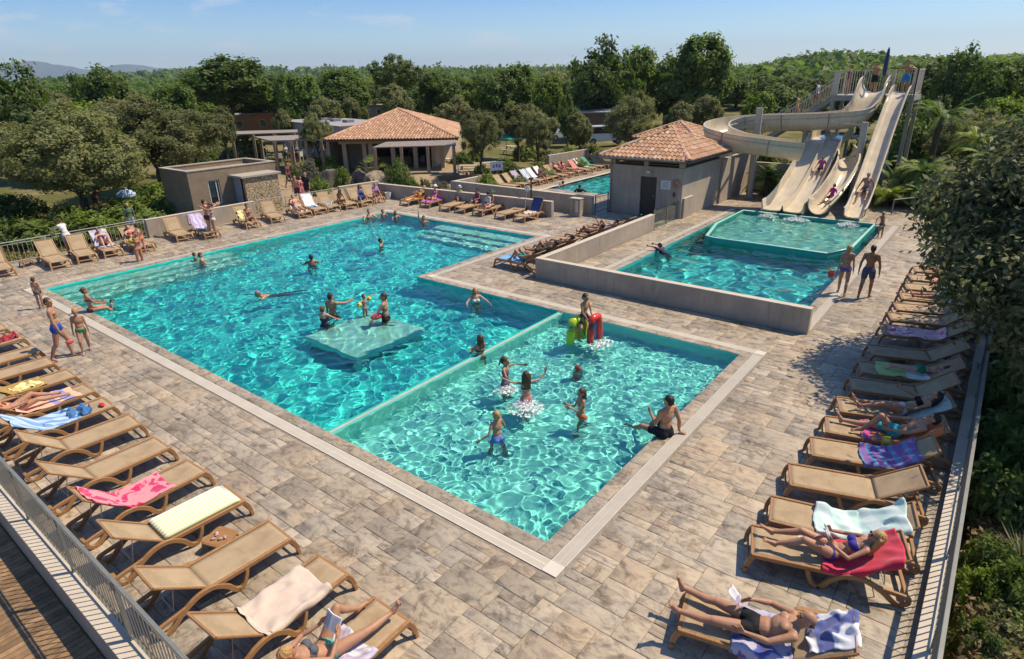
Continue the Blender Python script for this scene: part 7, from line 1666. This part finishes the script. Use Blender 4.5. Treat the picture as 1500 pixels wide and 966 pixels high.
def leaves(cent,n,spread,size,r,out=None,asp=1.9,droop=.0):
    "n leaf cards round each centre -> V,F,col"
    k=len(cent); N=k*n
    c=np.repeat(cent,n,0)+r.normal(size=(N,3))*spread
    nrm=r.normal(size=(N,3))*.8+np.array([0,0,.5])
    if out is not None: nrm+=np.repeat(out,n,0)*1.5
    nrm/=np.linalg.norm(nrm,axis=1,keepdims=True)
    t=np.cross(nrm,r.normal(size=(N,3))); t/=np.maximum(np.linalg.norm(t,axis=1,keepdims=True),1e-6); b=np.cross(nrm,t)
    s=size*(.6+.8*r.rand(N,1)); L=t*s*asp*.5; W=b*s*.5
    V=np.stack([c-L,c-L*.1+W,c+L,c-L*.1-W],1).reshape(-1,3); F=np.arange(N*4).reshape(-1,4)
    tone=np.repeat(r.rand(k),n)*.45+r.rand(N)*.55
    return V,F,np.stack([tone,r.rand(N),r.rand(N)],1)
def crown_mesh(name,seed,mat,lobes=11,clumps=110,n=46,size=.085,squash=.8,spread=.075,rag=.22,flat=0.0):
    "unit crown: radius about 1, centred, made of leaf clumps over several lobes"
    r=np.random.RandomState(seed); C=[];O=[]
    lc=r.normal(size=(lobes,3)); lc/=np.linalg.norm(lc,axis=1,keepdims=True); lc*=(.30+.42*r.rand(lobes,1)); lc[:,2]*=squash; lr=.34+.24*r.rand(lobes)
    lc[0]=0; lr[0]=.62
    for i in range(clumps*2):
        k=r.randint(lobes); d=r.normal(size=3); d/=np.linalg.norm(d)
        if d[2]<-.75 and r.rand()<.6: continue
        p=lc[k]+d*lr[k]*(1-rag*r.rand()**2)*np.array([1,1,squash]);
        # keep only clumps near the outside
        inside_=sum(np.linalg.norm((p-lc[j])/np.array([1,1,squash]))<lr[j]*.72 for j in range(lobes))
        if inside_>1: continue
        C.append(p); O.append(d)
        if len(C)>=clumps: break
    V,F,c=leaves(np.array(C),n,spread,size,r,np.array(O))
    return fastmesh(name,V,F,mat,col=c)
def trunk_mesh(seed,h=1.0,r0=.07,limbs=5):
    r=random.Random(seed); m=MB(); top=Vector((r.uniform(-.1,.1),r.uniform(-.1,.1),h)); m.tube(bez([Vector((0,0,-.15)),Vector((r.uniform(-.04,.04),r.uniform(-.04,.04),h*.5)),top],4),[r0*(1.25-.06*i) for i in range(9)],9)
    for k in range(limbs):
        a=k*2*PI/limbs+r.random(); s=Vector((0,0,h*(.55+.35*r.random()))); e=s+Vector((math.cos(a)*.55,math.sin(a)*.55,.45+.3*r.random())); m.tube(bez([s,s.lerp(e,.5)+Vector((0,0,-.05)),e],4),[r0*.55*(1-.09*i) for i in range(9)],6)
    return m.mesh('trunk',BARK,True)
CR={}
for kind,kw in {'olive':dict(lobes=12,clumps=210,n=90,size=.046,squash=.86,spread=.062),'oak':dict(lobes=12,clumps=170,n=80,size=.056,squash=.92,spread=.075,rag=.26),'dark':dict(lobes=14,clumps=180,n=80,size=.054,squash=1.0,spread=.075,rag=.3),'bright':dict(lobes=11,clumps=150,n=70,size=.06,squash=.9,spread=.075),'pine':dict(lobes=16,clumps=150,n=90,size=.045,squash=.7,spread=.055,rag=.25)}.items():
    CR[kind]=[crown_mesh('crown',100+i*7+len(kind),LEAF[kind],**kw) for i in range(3)]
CR['fine']=[crown_mesh('crown',300+i,LEAF['olive'],lobes=13,clumps=300,n=150,size=.027,squash=.88,spread=.055,rag=.2) for i in range(2)]
TRK=[trunk_mesh(i) for i in range(3)]
def tree(px,top,D,wpx,label,kind='oak',trunk=.28,var=0,group='trees round the holiday park',base=None,cat='tree',z=None):
    "crown wpx wide, top measured at py = top"
    p=bearing(px,D) if base is None else Vector((base[0],base[1],0)); p.z=base_h(p.x,p.y)-.05 if z is None else z
    D=math.hypot(p.x-CX,p.y-CYY); H=HH((p.x,p.y,p.z),top); w=wpx/CF*(p-CPOS).dot(_f)*.5*.9
    o=thing('tree',label,cat,p,(px*1.7+var)%6.28,group)
    ht=H*trunk; ch=(H-ht*.8)*.97
    CK=CR['fine'] if (kind=='olive' and D<57) else CR[kind]
    c=link('crown',CK[(int(px)+var)%len(CK)],o); c.scale=(w,w,ch/2/1.05); c.location=(0,0,ht*.8+ch/2); c.rotation_euler=(0,0,(px*.37)%6.28)
    t_=link('trunk',TRK[int(px)%3],o); s=(ht*.8+ch*.55)/1.5; t_.scale=(w*.8,w*.8,s)
    return o
T_=[ # px, top, D, width, kind, trunk, label
(68,132,42,215,'olive',.20,'broad grey green tree nearest the top left corner'),(200,128,50,190,'olive',.20,'grey green tree with two trunks left of the grey hut'),
(140,136,60,130,'olive',.2,'grey green tree filling the gap between the two nearest on the left'),(262,172,58,76,'olive',.3,'grey green tree directly behind the left end of the grey hut'),
(158,88,72,120,'dark',.15,'dark bushy tree standing above the two grey green ones'),(22,90,66,120,'dark',.12,'dark tree at the top left edge of the picture'),(85,150,62,120,'bright',.1,'mid green low tree between the dark ones on the left'),
(332,77,94,150,'dark',.46,'tall dark tree behind the orange cabins'),(396,104,99,100,'oak',.42,'green tree right of the tall dark one behind the cabins'),(312,150,60,48,'olive',.42,'small round tree in front of the orange cabins'),(290,134,78,44,'bright',.1,'lime green young tree behind the small round one'),
(238,108,85,84,'oak',.12,'mid green tree left of the tall dark tree'),
(432,97,84,80,'oak',.15,'green tree behind the flat annex'),(452,160,55,48,'olive',.38,'small tree growing by the terrace pergola'),(401,156,70,36,'olive',.3,'small round bush-like tree beside the cabins'),
(582,67,96,84,'pine',.45,'tall umbrella pine behind the restaurant'),(578,117,74,66,'olive',.2,'rounded grey green tree right behind the restaurant roof'),(470,137,72,70,'olive',.2,'low olive toned tree behind the annex'),(512,138,76,50,'olive',.2,'low olive toned tree left of the restaurant roof'),
(500,100,104,100,'oak',.12,'broad green tree in the middle distance left of the pine'),(655,92,98,96,'oak',.12,'broad green tree right of the umbrella pine'),(657,135,66,64,'olive',.25,'pale rounded tree behind the right slope of the restaurant roof'),
(742,77,92,96,'oak',.12,'tall green tree behind the round bushes'),(800,89,84,66,'bright',.12,'yellow green tree in the middle of the skyline'),
(701,152,46,70,'olive',.30,'round olive tree covering the corner of the restaurant roof'),(757,135,57,70,'olive',.26,'pale round tree second from the restaurant'),(787,153,53,64,'olive',.30,'round tree with a clear trunk on the lawn'),
(832,139,72,42,'dark',.2,'small dark tree above the parked cars'),(851,160,58,52,'olive',.28,'round tree between the cars and the lodge'),
(880,53,82,106,'dark',.12,'very tall dark tree left of the two in the middle'),(935,66,88,80,'oak',.12,'green tree between the two tall dark ones'),(1022,48,86,130,'oak',.12,'tallest broad tree in the middle of the skyline'),(978,95,92,90,'oak',.1,'green tree below the tallest one'),
(932,125,54,88,'olive',.22,'large pale round tree behind the pump house'),(998,143,57,58,'olive',.22,'pale round tree right of the large one behind the pump house'),(1040,134,64,60,'olive',.22,'grey green tree left of the spiral flume'),
(1112,116,68,62,'bright',.15,'bright yellow green tree behind the spiral flume'),(1150,112,88,80,'oak',.1,'green tree behind the bright one'),(1205,140,64,50,'olive',.2,'small olive tree behind the tower stairs'),
(1195,100,95,90,'pine',.15,'dark pine left of the slide tower'),(1270,100,82,100,'dark',.1,'dark tree behind the tower platform'),(1365,84,75,110,'dark',.1,'dark tree right of the slide tower'),(1410,66,70,90,'dark',.12,'tall dark tree above the palm garden'),(1475,84,64,110,'oak',.12,'green tree at the top right'),
(1450,150,48,120,'olive',.15,'pale bushy tree at the right of the palm garden'),(1490,118,58,90,'bright',.1,'mid green tree at the right edge'),(1340,130,64,80,'dark',.05,'dark tree behind the tall palm'),(1390,140,56,60,'dark',.05,'dark low tree behind the fan palms')]
for (px,top,D,wd,kind,tk,lb) in T_: tree(px,top,D,wd,lb,kind,tk)
# extra belt of individual trees closing the gaps between those
rb=random.Random(41); ADJ=['slender','stocky','rounded','lopsided','broad','narrow']; 
belt=[]
def skyline(px): return float(np.interp(px,[-50,60,110,160,230,270,330,420,540,620,700,760,830,860,950,1090,1130,1200,1260,1340,1400,1500],[112,116,118,110,122,120,108,110,108,108,104,100,100,90,84,96,106,100,98,92,86,100]))
for i in range(64):
    px=-40+i*25+rb.uniform(-8,8); D=rb.uniform(96,150); top=skyline(px)+rb.uniform(-2,14); belt.append((px,top,D))
for i,(px,top,D) in enumerate(belt):
    k=['oak','dark','oak','pine','olive'][i%5]; tree(px,top,D,rb.uniform(60,95),'green tree in the belt of woodland beyond the holiday park',k,.12,i,group='woodland belt behind the park')
for o in list(COL.objects):
    pass
# far woods: one mass of crowns over the hills
def forest():
    r=np.random.RandomState(5); P=[]
    for (n,d0,d1) in ((1000,135,300),(3600,300,800),(3200,800,2400)):
        pxv=r.uniform(-150,1650,n); D=np.sqrt(r.uniform(d0**2,d1**2,n))
        for p,d in zip(pxv,D): b=bearing(p,d); P.append((b.x,b.y,d))
    P=np.array(P); h=hill(P[:,0],P[:,1]); Vs=[];Fs=[];Cs=[];b=0
    for (x,y,d),z in zip(P,h):
        w=r.uniform(2.4,4.6)*(1 if d<300 else (1.7 if d<800 else 3.2)); hh=r.uniform(4,7.5)*(1 if d<300 else (1.25 if d<800 else 1.5)); k=16 if d<300 else (10 if d<800 else 7); n=9 if d<300 else 6
        dd=r.normal(size=(k,3)); dd/=np.linalg.norm(dd,axis=1,keepdims=True); c=np.array([x,y,z+hh*.5])+dd*np.array([w,w,hh*.5])*.72
        V,F,C=leaves(c,n,w*.20,w*.36,r,dd,1.3); C[:,0]=np.clip(C[:,0]*.6+r.rand()*.4,0,1)
        Vs.append(V);Fs.append(F+b);Cs.append(C);b+=len(V)
    o=link('far_woods',fastmesh('far_woods',np.concatenate(Vs),np.concatenate(Fs),LEAF['oak'],col=np.concatenate(Cs))); tag(o,'far wooded hills beyond the park','woods',kind='stuff')
forest()
# ---- the holm oak leaning over the right hand loungers
def big_tree():
    r=np.random.RandomState(77); o=thing('holm_oak','large dark holm oak leaning over the right hand loungers','tree',(12.4,-8.0,-.9))
    org=Vector(o.location); m=MB(); rr=random.Random(4)
    m.tube(bez([Vector((0,0,-.3)),Vector((.1,.3,1.6)),Vector((.0,.9,3.2)),Vector((.2,1.2,5.0))],5),[.26-.008*i for i in range(16)],10)
    C=[];O=[]
    # lobes measured against the outline of the crown
    LB=[((11.9,-3.0,3.9),(.9,.6,.75)),((10.0,-3.5,2.9),(.9,.55,.75)),((12.9,-3.0,3.5),(.9,.6,.7)),((9.6,-4.35,2.7),(1.2,.75,1.0)),((10.6,-4.0,3.1),(1.2,.8,1.0)),((11.6,-3.75,3.5),(1.2,.9,1.1)),((12.4,-3.45,4.0),(1.1,.8,.9)),((11.4,-4.5,4.3),(1.5,1.0,1.2)),((12.6,-4.6,5.0),(1.5,1.1,1.0)),((10.6,-5.4,3.5),(1.7,1.3,1.5)),((9.4,-5.3,2.5),(1.3,1.1,1.2)),((13.6,-5.2,4.6),(1.8,1.5,1.5)),((14.2,-4.2,3.9),(1.2,1.0,1.0)),((8.9,-5.5,4.7),(.9,.7,.8)),((7.6,-5.3,4.4),(.6,.5,.5)),((11.8,-6.8,5.0),(1.7,1.4,1.4)),((15.3,-6.6,5.2),(1.9,1.7,1.5)),((13.2,-8.2,5.6),(2.2,1.9,1.6)),((9.4,-7.0,3.2),(1.2,1.1,1.2)),((16.5,-5.4,3.8),(1.3,1.1,1.1)),((8.2,-5.6,2.0),(1.0,.8,.9))]
    for c,rad in LB:
        n=int(72*rad[0]*rad[1]*rad[2]**.5); c=np.array(c); e=Vector(c)-org; st=Vector((.05,.8,2.0+1.6*rr.random())); m.tube(bez([st,st.lerp(e,.5)+Vector((0,0,-.25)),e],5),[.085*(1-.07*i) for i in range(11)],7)
        for i in range(n):
            d=r.normal(size=3); d/=np.linalg.norm(d); q=(.35+.65*r.rand()**.5); p=c+d*np.array(rad)*q; C.append(p); O.append(d)
            if r.rand()<.28:
                a=Vector(c+d*np.array(rad)*q*.25)-org; b_=Vector(p)-org; m.tube([a,a.lerp(b_,.55)+Vector((0,0,-.06)),b_],[.018,.011,.005],5)
    C=np.array(C); V,F,c=leaves(C-np.array(org),30,.19,.074,r,np.array(O),2.3); c[:,0]=c[:,0]*.9
    link('crown',fastmesh('crown',V,F,LEAF['near'],col=c),o); m.build('trunk',BARK,o,True)
big_tree()
# ---- shrubs
def shrub_mesh(seed,mat,n=46,size=.07,clumps=70,upr=.0):
    r=np.random.RandomState(seed); C=[];O=[]
    while len(C)<clumps:
        d=r.normal(size=3); d/=np.linalg.norm(d); d[2]=abs(d[2]); q=.55+.45*r.rand()**.5; C.append(np.array([d[0],d[1],d[2]*.95])*q*(1-.25*r.rand())+np.array([0,0,.08])); O.append(d)
    V,F,c=leaves(np.array(C),n,.085,size,r,np.array(O),2.0); return fastmesh('foliage',V,F,mat,col=c)
GR=m_leaf('leaf_grass_green',(.085,.13,.028),(.165,.22,.05),(.25,.30,.09)); SAGE=m_leaf('leaf_sage',(.10,.10,.065),(.17,.165,.11),(.25,.235,.17))
SH={'green':[shrub_mesh(1,GR),shrub_mesh(2,GR)],'dark':[shrub_mesh(3,LEAF['oak']),shrub_mesh(4,LEAF['dark'])],'sage':[shrub_mesh(5,SAGE,40,.055)],'bright':[shrub_mesh(6,LEAF['bright']),shrub_mesh(7,LEAF['bright'])],'olive':[shrub_mesh(8,LEAF['olive'])]}
STEM=MB(); 
for k in range(7): a=k*.9; STEM.tube([(0.03*math.cos(a),.03*math.sin(a),-.1),(.35*math.cos(a),.35*math.sin(a),.62)],[.03,.012],5)
STEMM=STEM.mesh('stem',BARK)
def shrub(x,y,w,h,label,kind='green',group='shrubs in the garden',z=None,i=0):
    if z is None: z=base_h(x,y)-.03
    o=thing('shrub',label,'shrub',(x,y,z),(x*3.1+y)%6.28,group); f=link('foliage',SH[kind][i%len(SH[kind])],o); f.scale=(w/2,w/2,h); s=link('stem',STEMM,o); s.scale=(w/2,w/2,h); return o
def shp(px,pyb,wpx,hpx,label,kind,i=0,z=0):
    g=G(px,pyb,z); D=(Vector((g.x,g.y,0))-CPOS).length; w=wpx/CF*D; h=HH((g.x,g.y,z),pyb-hpx); shrub(g.x,g.y,w,h,label,kind,z=z-.05,i=i)
for a in [(585,281,42,50,'round bright green bush between the boulders and the veranda','green'),(455,270,36,38,'grey sage bush at the left of the boulders','sage'),(487,258,32,30,'ochre green bush behind the dark boulder','bright'),(503,277,26,34,'yellow green bush in the gap of the boulders','bright',1),(462,280,30,18,'low green bush by the pink boulder','green',1),(468,250,26,16,'dark green bush left of the boulders','dark'),
 (676,247,36,26,'dark green round bush at the veranda corner','dark',1),(655,238,20,14,'small bush beside the veranda','green'),(694,240,34,22,'dark bush under the roof corner tree','dark'),(745,262,42,26,'dark green bush beside the notice board','dark',1),(770,232,40,22,'round green bush on the lawn','green'),(800,235,40,18,'low olive bush on the lawn','olive'),(835,240,40,26,'bright round bush by the far pool','green',1),(865,232,42,24,'brown green bush near the last far pool loungers','olive'),(715,280,34,26,'yellow green bush behind the notice board','bright'),(790,255,40,18,'low hedge bush behind the far pool loungers','green'),(820,250,30,14,'small bush behind the far pool loungers','dark'),(755,272,40,16,'low bush in front of the picnic table','green'),(845,212,24,16,'dark bush beside the white car','dark'),
 (360,236,56,40,'broad grey bush behind the flat roofed hut','olive'),(303,240,36,18,'clipped dark bush below the orange cabin','dark'),(325,232,26,16,'clipped bright bush below the orange cabin','green'),(305,225,46,28,'dark hedge block before the orange cabin','dark',1),(330,238,24,20,'pale grass bush left of the hut roof','sage'),(350,190,22,16,'bush against the orange cabin wall','green'),(392,194,26,14,'bush at the right end of the orange cabin','olive'),
 (235,300,66,34,'bright green bush left of the grey hut','bright',1),(255,315,56,32,'green bush at the corner of the grey hut','green'),(185,325,76,34,'mid green bush on the bank behind the railing','green'),(215,335,60,26,'light green bush just behind the plaster wall end','green',1),(130,342,70,32,'green bush behind the floral towel','bright'),(165,340,50,20,'low bush with yellow tips behind the railing','bright'),(28,318,62,36,'small tree-like bush at the far left','dark'),(104,338,56,40,'green bush under the two trunks','green',1),(55,350,70,30,'dark hedge bush behind the woman at the railing','green'),(20,350,60,34,'green bush at the far left behind the railing','green'),
 (540,285,20,8,'tiny bush before the wall corner','green'),(627,285,14,22,'thin sapling bush before the back wall','olive'),(640,278,18,12,'dry bush behind the back wall','sage'),(690,283,30,10,'low dry bush between the two walls','olive'),(660,292,22,8,'tiny dry bush between the two walls','sage')]: shp(*a)
for a in [(545,284,24,26,'yellow green tuft bush left of the round bush','bright'),(602,283,30,26,'low green bush right of the round bush','green',1),(470,283,34,24,'spreading green bush before the boulders','green'),(520,282,24,22,'feathery bush between the boulders','sage'),(622,281,20,22,'slim olive bush behind the wall near the veranda','olive'),(440,262,26,26,'grey green bush on the terrace edge','olive'),(648,285,34,20,'low sage bush between the two walls','sage'),(675,286,30,16,'dry yellow bush between the two walls','bright'),(705,262,30,22,'round bush behind the short wall','green'),(735,250,36,20,'clipped bush behind the picnic table','dark'),(800,262,40,16,'flowering bush behind the far pool loungers','olive'),(845,250,36,18,'green bush behind the striped towels','green',1)]: shp(*a)
# right hand garden, below the deck
rgd=random.Random(12); names=['dark shrub below the right railing, level with the blonde woman','green shrub below the right railing by the bare lounger','dark shrub below the right railing by the turquoise shorts','bright shrub below the right railing near the branch','low ferny shrub at the bottom right corner','dark shrub at the right edge half way up','dark shrub behind the yucca','tall shrub below the leaning oak','olive shrub far along the right railing','dark shrub beside the trunk of the oak','yellow green shrub at the bottom right','green shrub behind the bottom right stones','dark shrub below the right railing, level with the bald man','dark shrub between the yucca and the bottom right stones','dark shrub at the foot of the right kerb in the bottom corner','dark shrub close to the kerb, level with the aqua towel']
for (px,py,wpx,hpx,k),lb in zip([(1450,760,110,70,'dark'),(1468,690,110,60,'dark'),(1475,600,100,70,'dark'),(1462,545,70,50,'bright'),(1480,930,90,40,'olive'),(1500,640,120,90,'dark'),(1520,760,120,110,'dark'),(1500,540,100,90,'dark'),(1450,510,60,50,'olive'),(1540,560,140,120,'dark'),(1425,890,60,50,'bright'),(1500,880,70,50,'green'),(1440,850,70,55,'dark'),(1478,905,80,60,'dark'),(1425,960,60,45,'dark'),(1430,700,60,50,'dark')],names):
    g=G(px,py,-.9); D=(g-CPOS).length; shrub(g.x,g.y,wpx/CF*D,hpx/CF*D*1.2,lb,k,z=-1.0,i=int(px))
# palm garden right of the slides
def frond(m,base,az,L,lift,droop,nl=20,lw=.02,ll=.38,r=random):
    pts=[];
    for i in range(9):
        t=i/8; pts.append(base+Vector((math.cos(az)*L*(t*(1-.18*t)),math.sin(az)*L*(t*(1-.18*t)),lift*L*t-droop*L*t*t)))
    m.tube(pts,[.018*(1-.09*i)+.003 for i in range(9)],4)
    for j in range(2,nl):
        t=j/nl; i=min(7,int(t*8)); p=pts[i].lerp(pts[i+1],t*8-i); d=(pts[i+1]-pts[i]).normalized(); sd=d.cross(Vector((0,0,1))).normalized(); l=ll*(math.sin(PI*min(1,t*.92+.08))**.6)
        for s in(-1,1):
            e=p+(sd*s*.85+d*.55+Vector((0,0,-.28+.1*r.random()))).normalized()*l; w=d*lw; m.add([p-w,p+w,e],[(0,1,2)])
def m_frond(name,c):
    return m_leaf(name,tuple(x*.6 for x in c),c,tuple(x*1.5 for x in c),.3)
FRD=m_frond('frond_green',(.13,.20,.04)); FRY=m_frond('frond_yellow',(.22,.27,.06))
def setcol(m,r): m.c=[(r.random(),r.random(),r.random()) for _ in m.f]
def palm(px,py_base,top,label,trunk_h=None,nf=26,L=1.8,mat=None,base=None,droop=.75):
    p=base or bearing(px,py_base); r=random.Random(int(px)); o=thing('palm_tree' if trunk_h else 'palm_shrub',label,'palm',(p.x,p.y,base_h(p.x,p.y)-.1),0,'palms in the garden beside the slides'); h=trunk_h or .25
    if trunk_h: h=max(1,HH((p.x,p.y,0),top)-.35)
    m=MB(); m.tube(bez([Vector((0,0,-.2)),Vector((.06,.03,h*.5)),Vector((.02,0,h))],5),[.17-.003*i for i in range(11)],10)
    m.build('trunk',BARK,o,True)
    f=MB()
    for k in range(nf): frond(f,Vector((.02,0,h)),k*2.399,L*(.8+.4*r.random()),.25+1.0*r.random(),droop*(.7+.6*r.random()),r=r,lw=.034,nl=24)
    setcol(f,r); f.build('frond_crown',mat or FRD,o)
def D_of(px,py,z=0): g=G(px,py,z); return math.hypot(g.x-CX,g.y-CYY)
palm(1346,46,172,'tall palm with a bare trunk right of the slides',4.2,30,1.9,FRD,base=Vector((36.5,-.5,0)))
palm(1400,47,205,'lower palm with yellowish fronds in the palm garden',2.4,26,1.6,FRY,base=Vector((37.2,-2.3,0)))
palm(1428,44,228,'short palm near the pale bushy tree',1.5,24,1.4,FRY,base=Vector((35.2,-3.0,0)))
palm(1335,D_of(1335,306),285,'broad fern-like palm shrub at the right of the slides',None,34,1.7,FRY,droop=.55)
palm(1385,40,252,'palm shrub behind the fern-like one',.9,28,1.6,FRD)
palm(1372,43,248,'young palm between the two tall ones',1.6,24,1.5,FRY)
for (px,py,L_,lb,mt) in [(1318,300,1.3,'fern-like palm shrub nearest the steep slide',FRY),(1358,308,1.5,'fern-like palm shrub at the terrace corner',FRD),(1378,296,1.6,'arching palm shrub behind the terrace corner',FRY),(1340,286,1.4,'pale arching palm shrub under the tall palm',FRY)]:
    g=G(px,py); palm(px,0,0,lb,None,26,L_,mt,base=Vector((g.x,g.y,0)),droop=.6)
palm(1160,40.5,250,'palm shrub left of the wide slide by the wall',.3,26,1.5,FRD,base=Vector((32.4,7.0,0)))
palm(1245,46,240,'palm shrub between the wide and the steep slide',.4,26,1.4,FRD,base=Vector((33.6,2.1,0)))
for (x,y,w,h,k,lb) in [(35.6,7.2,1.9,2.2,'olive','bush against the wall left of the wide slide'),(33.2,6.9,1.4,1.2,'bright','bright bush at the foot of the grey column'),(34.6,2.4,1.6,2.6,'dark','dark bush between the slides'),(36.2,3.2,2.2,3.0,'green','tall bush under the tower platform'),(35.2,.75,1.0,1.5,'dark','dark bush right of the steep slide'),(33.6,-2.6,1.4,.8,'bright','bright bush at the right of the steep slide'),(41.5,-3.0,3.0,3.4,'dark','tall dark bush behind the palms'),(43.5,1.8,4,4,'dark','large dark bush behind the tower'),(36.5,-4.5,2.2,2.0,'olive','olive bush in the palm garden'),(33.5,-5.2,2.2,1.6,'green','green bush near the palm garden path'),(31,-6.0,2.4,1.8,'olive','olive bush beyond the right railing end'),(28,-6.2,2.6,2.2,'bright','bright bush near the right railing end'),(24.5,-6.4,2.8,2.4,'olive','olive bush along the far right railing'),(39,6.8,2.4,2.6,'olive','bush behind the tower stairs'),(41,9.5,3.0,2.6,'dark','dark bush beside the tower stairs'),(43,13,3.2,2.6,'olive','olive bush behind the tiled shelter'),(30.4,1.9,.8,.7,'olive','small dry bush between the slide feet')]: shrub(x,y,w,h,lb,k,'bushes round the slides',z=-.1)
# yucca at the right edge, near the camera
g=G(1492,835,-.75); r=random.Random(5); m=MB()
for k in range(70):
    a=k*2.399; el=R(8+75*r.random()); L=.62*(.8+.35*r.random()); d=Vector((math.cos(a)*math.cos(el),math.sin(a)*math.cos(el),math.sin(el))); s=d.cross(Vector((0,0,1))).normalized()*.016; b_=Vector((0,0,.25)); m.add([b_-s,b_+s,b_+d*L*.6+s*.8+Vector((0,0,-.01)),b_+d*L,b_+d*L*.6-s*.8],[(0,1,2,3,4)])
setcol(m,r); o=thing('yucca','spiky yucca below the right railing','yucca',(g.x,g.y,-.8)); m.build('leaf_rosette',m_frond('yucca_leaf',(.16,.17,.09)),o); m=MB(); m.tube([(0,0,-.3),(0,0,.27)],.06,8); m.build('trunk',BARK,o)
# fan palm by the boulders
g=G(547,263); r=random.Random(8); o=thing('fan_palm','small fan palm growing between the boulders','palm',(g.x,g.y,-.1)); m=MB(); m.tube([(0,0,-.2),(0,0,.6)],.12,8); m.build('trunk',BARK,o); m=MB()
for k in range(26):
    a=k*2.399; el=R(10+75*r.random()); d=Vector((math.cos(a)*math.cos(el),math.sin(a)*math.cos(el),math.sin(el))); p=Vector((0,0,.6)); e=p+d*.9; m.tube([p,e],[.014,.008],4); sd=d.cross(Vector((0,0,1))).normalized()
    for j in range(9): q=(d*math.cos((j-4)*.28)+sd*math.sin((j-4)*.28)).normalized(); w_=q.cross(d.cross(sd)).normalized()*.025; m.add([e-w_,e+w_,e+q*.55+Vector((0,0,-.06))],[(0,1,2)])
setcol(m,r); m.build('fan_leaf_crown',FRY,o)
# ---- boulders
def rock(px,py,wpx,hpx,label,c,seed,z=0):
    g=G(px,py,z); D=(g-CPOS).length; w=wpx/CF*D/2; h=hpx/CF*D; r=random.Random(seed); b=bmesh.new(); bmesh.ops.create_icosphere(b,subdivisions=4,radius=1); pl=[(Vector((r.gauss(0,1),r.gauss(0,1),r.gauss(0,.8))).normalized(),.45+.35*r.random()) for _ in range(12)]
    for v in b.verts:
        for n_,d in pl:
            t=v.co.dot(n_)-d
            if t>0: v.co-=n_*t*.93
        v.co*=1+.03*math.sin(v.co.x*13+seed)*math.sin(v.co.y*11)
        v.co=Vector((v.co.x*w,v.co.y*w*.8,v.co.z*h*.62+h*.38))
    me=bpy.data.meshes.new('boulder'); b.to_mesh(me); b.free(); me.materials.append(simple('rock_%d'%int(c[0]*100),c,.9,.3,3,bump=.6,bscale=8)); o=link('boulder',me); o.location=(g.x,g.y,z-.1); o.rotation_euler=(0,0,r.random()*6); tag(o,label,'boulder','boulders in front of the restaurant'); return o
for i,a in enumerate([(556,282,58,32,'largest tan boulder with a dark shaded face',(.26,.20,.14)),(533,281,36,34,'dark boulder at the left of the tan one',(.11,.09,.075)),(486,272,38,24,'dark split boulder behind the sage bush',(.12,.10,.085)),(507,276,40,20,'long brown boulder in the middle of the group',(.18,.135,.10)),(480,252,16,14,'white topped boulder behind the dark one',(.46,.42,.36)),(464,275,22,13,'pinkish boulder at the left of the group',(.42,.25,.17)),(562,276,18,9,'small boulder below the tan one',(.30,.25,.2)),(572,268,24,12,'pale angular stone left of the round bush',(.44,.36,.27)),(583,266,20,13,'pale stone in front of the round bush',(.46,.38,.29)),(601,268,14,12,'small pale stone right of the round bush',(.42,.35,.26)),(615,276,12,5,'tiny stone by the back wall',(.33,.27,.2)),(590,274,14,6,'flat stone by the back wall',(.3,.25,.2)),(1452,965,40,34,'white pointed stone at the bottom right',(.66,.62,.56)),(1440,972,24,14,'grey stone in the bottom right bed',(.36,.31,.25))]): rock(*a,seed=i,z=0 if a[0]<1000 else -1.0)
# low retaining wall of the restaurant bed
wallbox('retaining_wall',(26.0,28.6),(29.4,24.2),.45,.3,'dark low retaining wall in front of the veranda',mat=simple('dark_stone',(.14,.105,.075),.9,.2,4,bump=.4),cap=False)
# ---- ground litter: grass and leaf litter on the near banks
def litter(n,fn,size,mat,name,label,cat):
    r=np.random.RandomState(len(label)); P=np.array([fn(r) for _ in range(n)]); V,F,c=leaves(P,3,.05,size,r,None,2.2); o=link(name,fastmesh(name,V,F,mat,col=c)); tag(o,label,cat,kind='stuff')
def fr(r): x=r.uniform(-4,18); y=-4.8-abs(r.normal())*1.6; return (x,y,max(-1.15,-.55-.10*min(6,-4.5-y))+.02)
litter(9000,fr,.05,m_leaf('leaf_litter',(.09,.06,.03),(.17,.115,.06),(.28,.2,.11),.1),'leaf_litter','dry leaf litter on the bank below the right railing','leaf litter')
def fg(r):
    x=r.uniform(-14,11); y=r.uniform(28.4,44); return (x,y,base_h(x,y)+.03)
litter(16000,fg,.10,m_leaf('dry_grass',(.10,.095,.03),(.19,.165,.055),(.29,.24,.09),.3),'lawn_grass','sunlit dry lawn beyond the top left railing','grass')

HAZE=1.05e-4
# ---- the air
t=NT('air'); t.t.nodes.remove(t.b); pv=t.n('VolumePrincipled'); pv.inputs['Color'].default_value=(.64,.81,.97,1); pv.inputs['Density'].default_value=HAZE; pv.inputs['Anisotropy'].default_value=.2; t.l(pv.outputs[0],t.o.inputs['Volume'])
m=MB(); m.ab((-13500,-13500,-66),(13500,13500,560)); o=m.build('haze',t.m,kind='stuff')
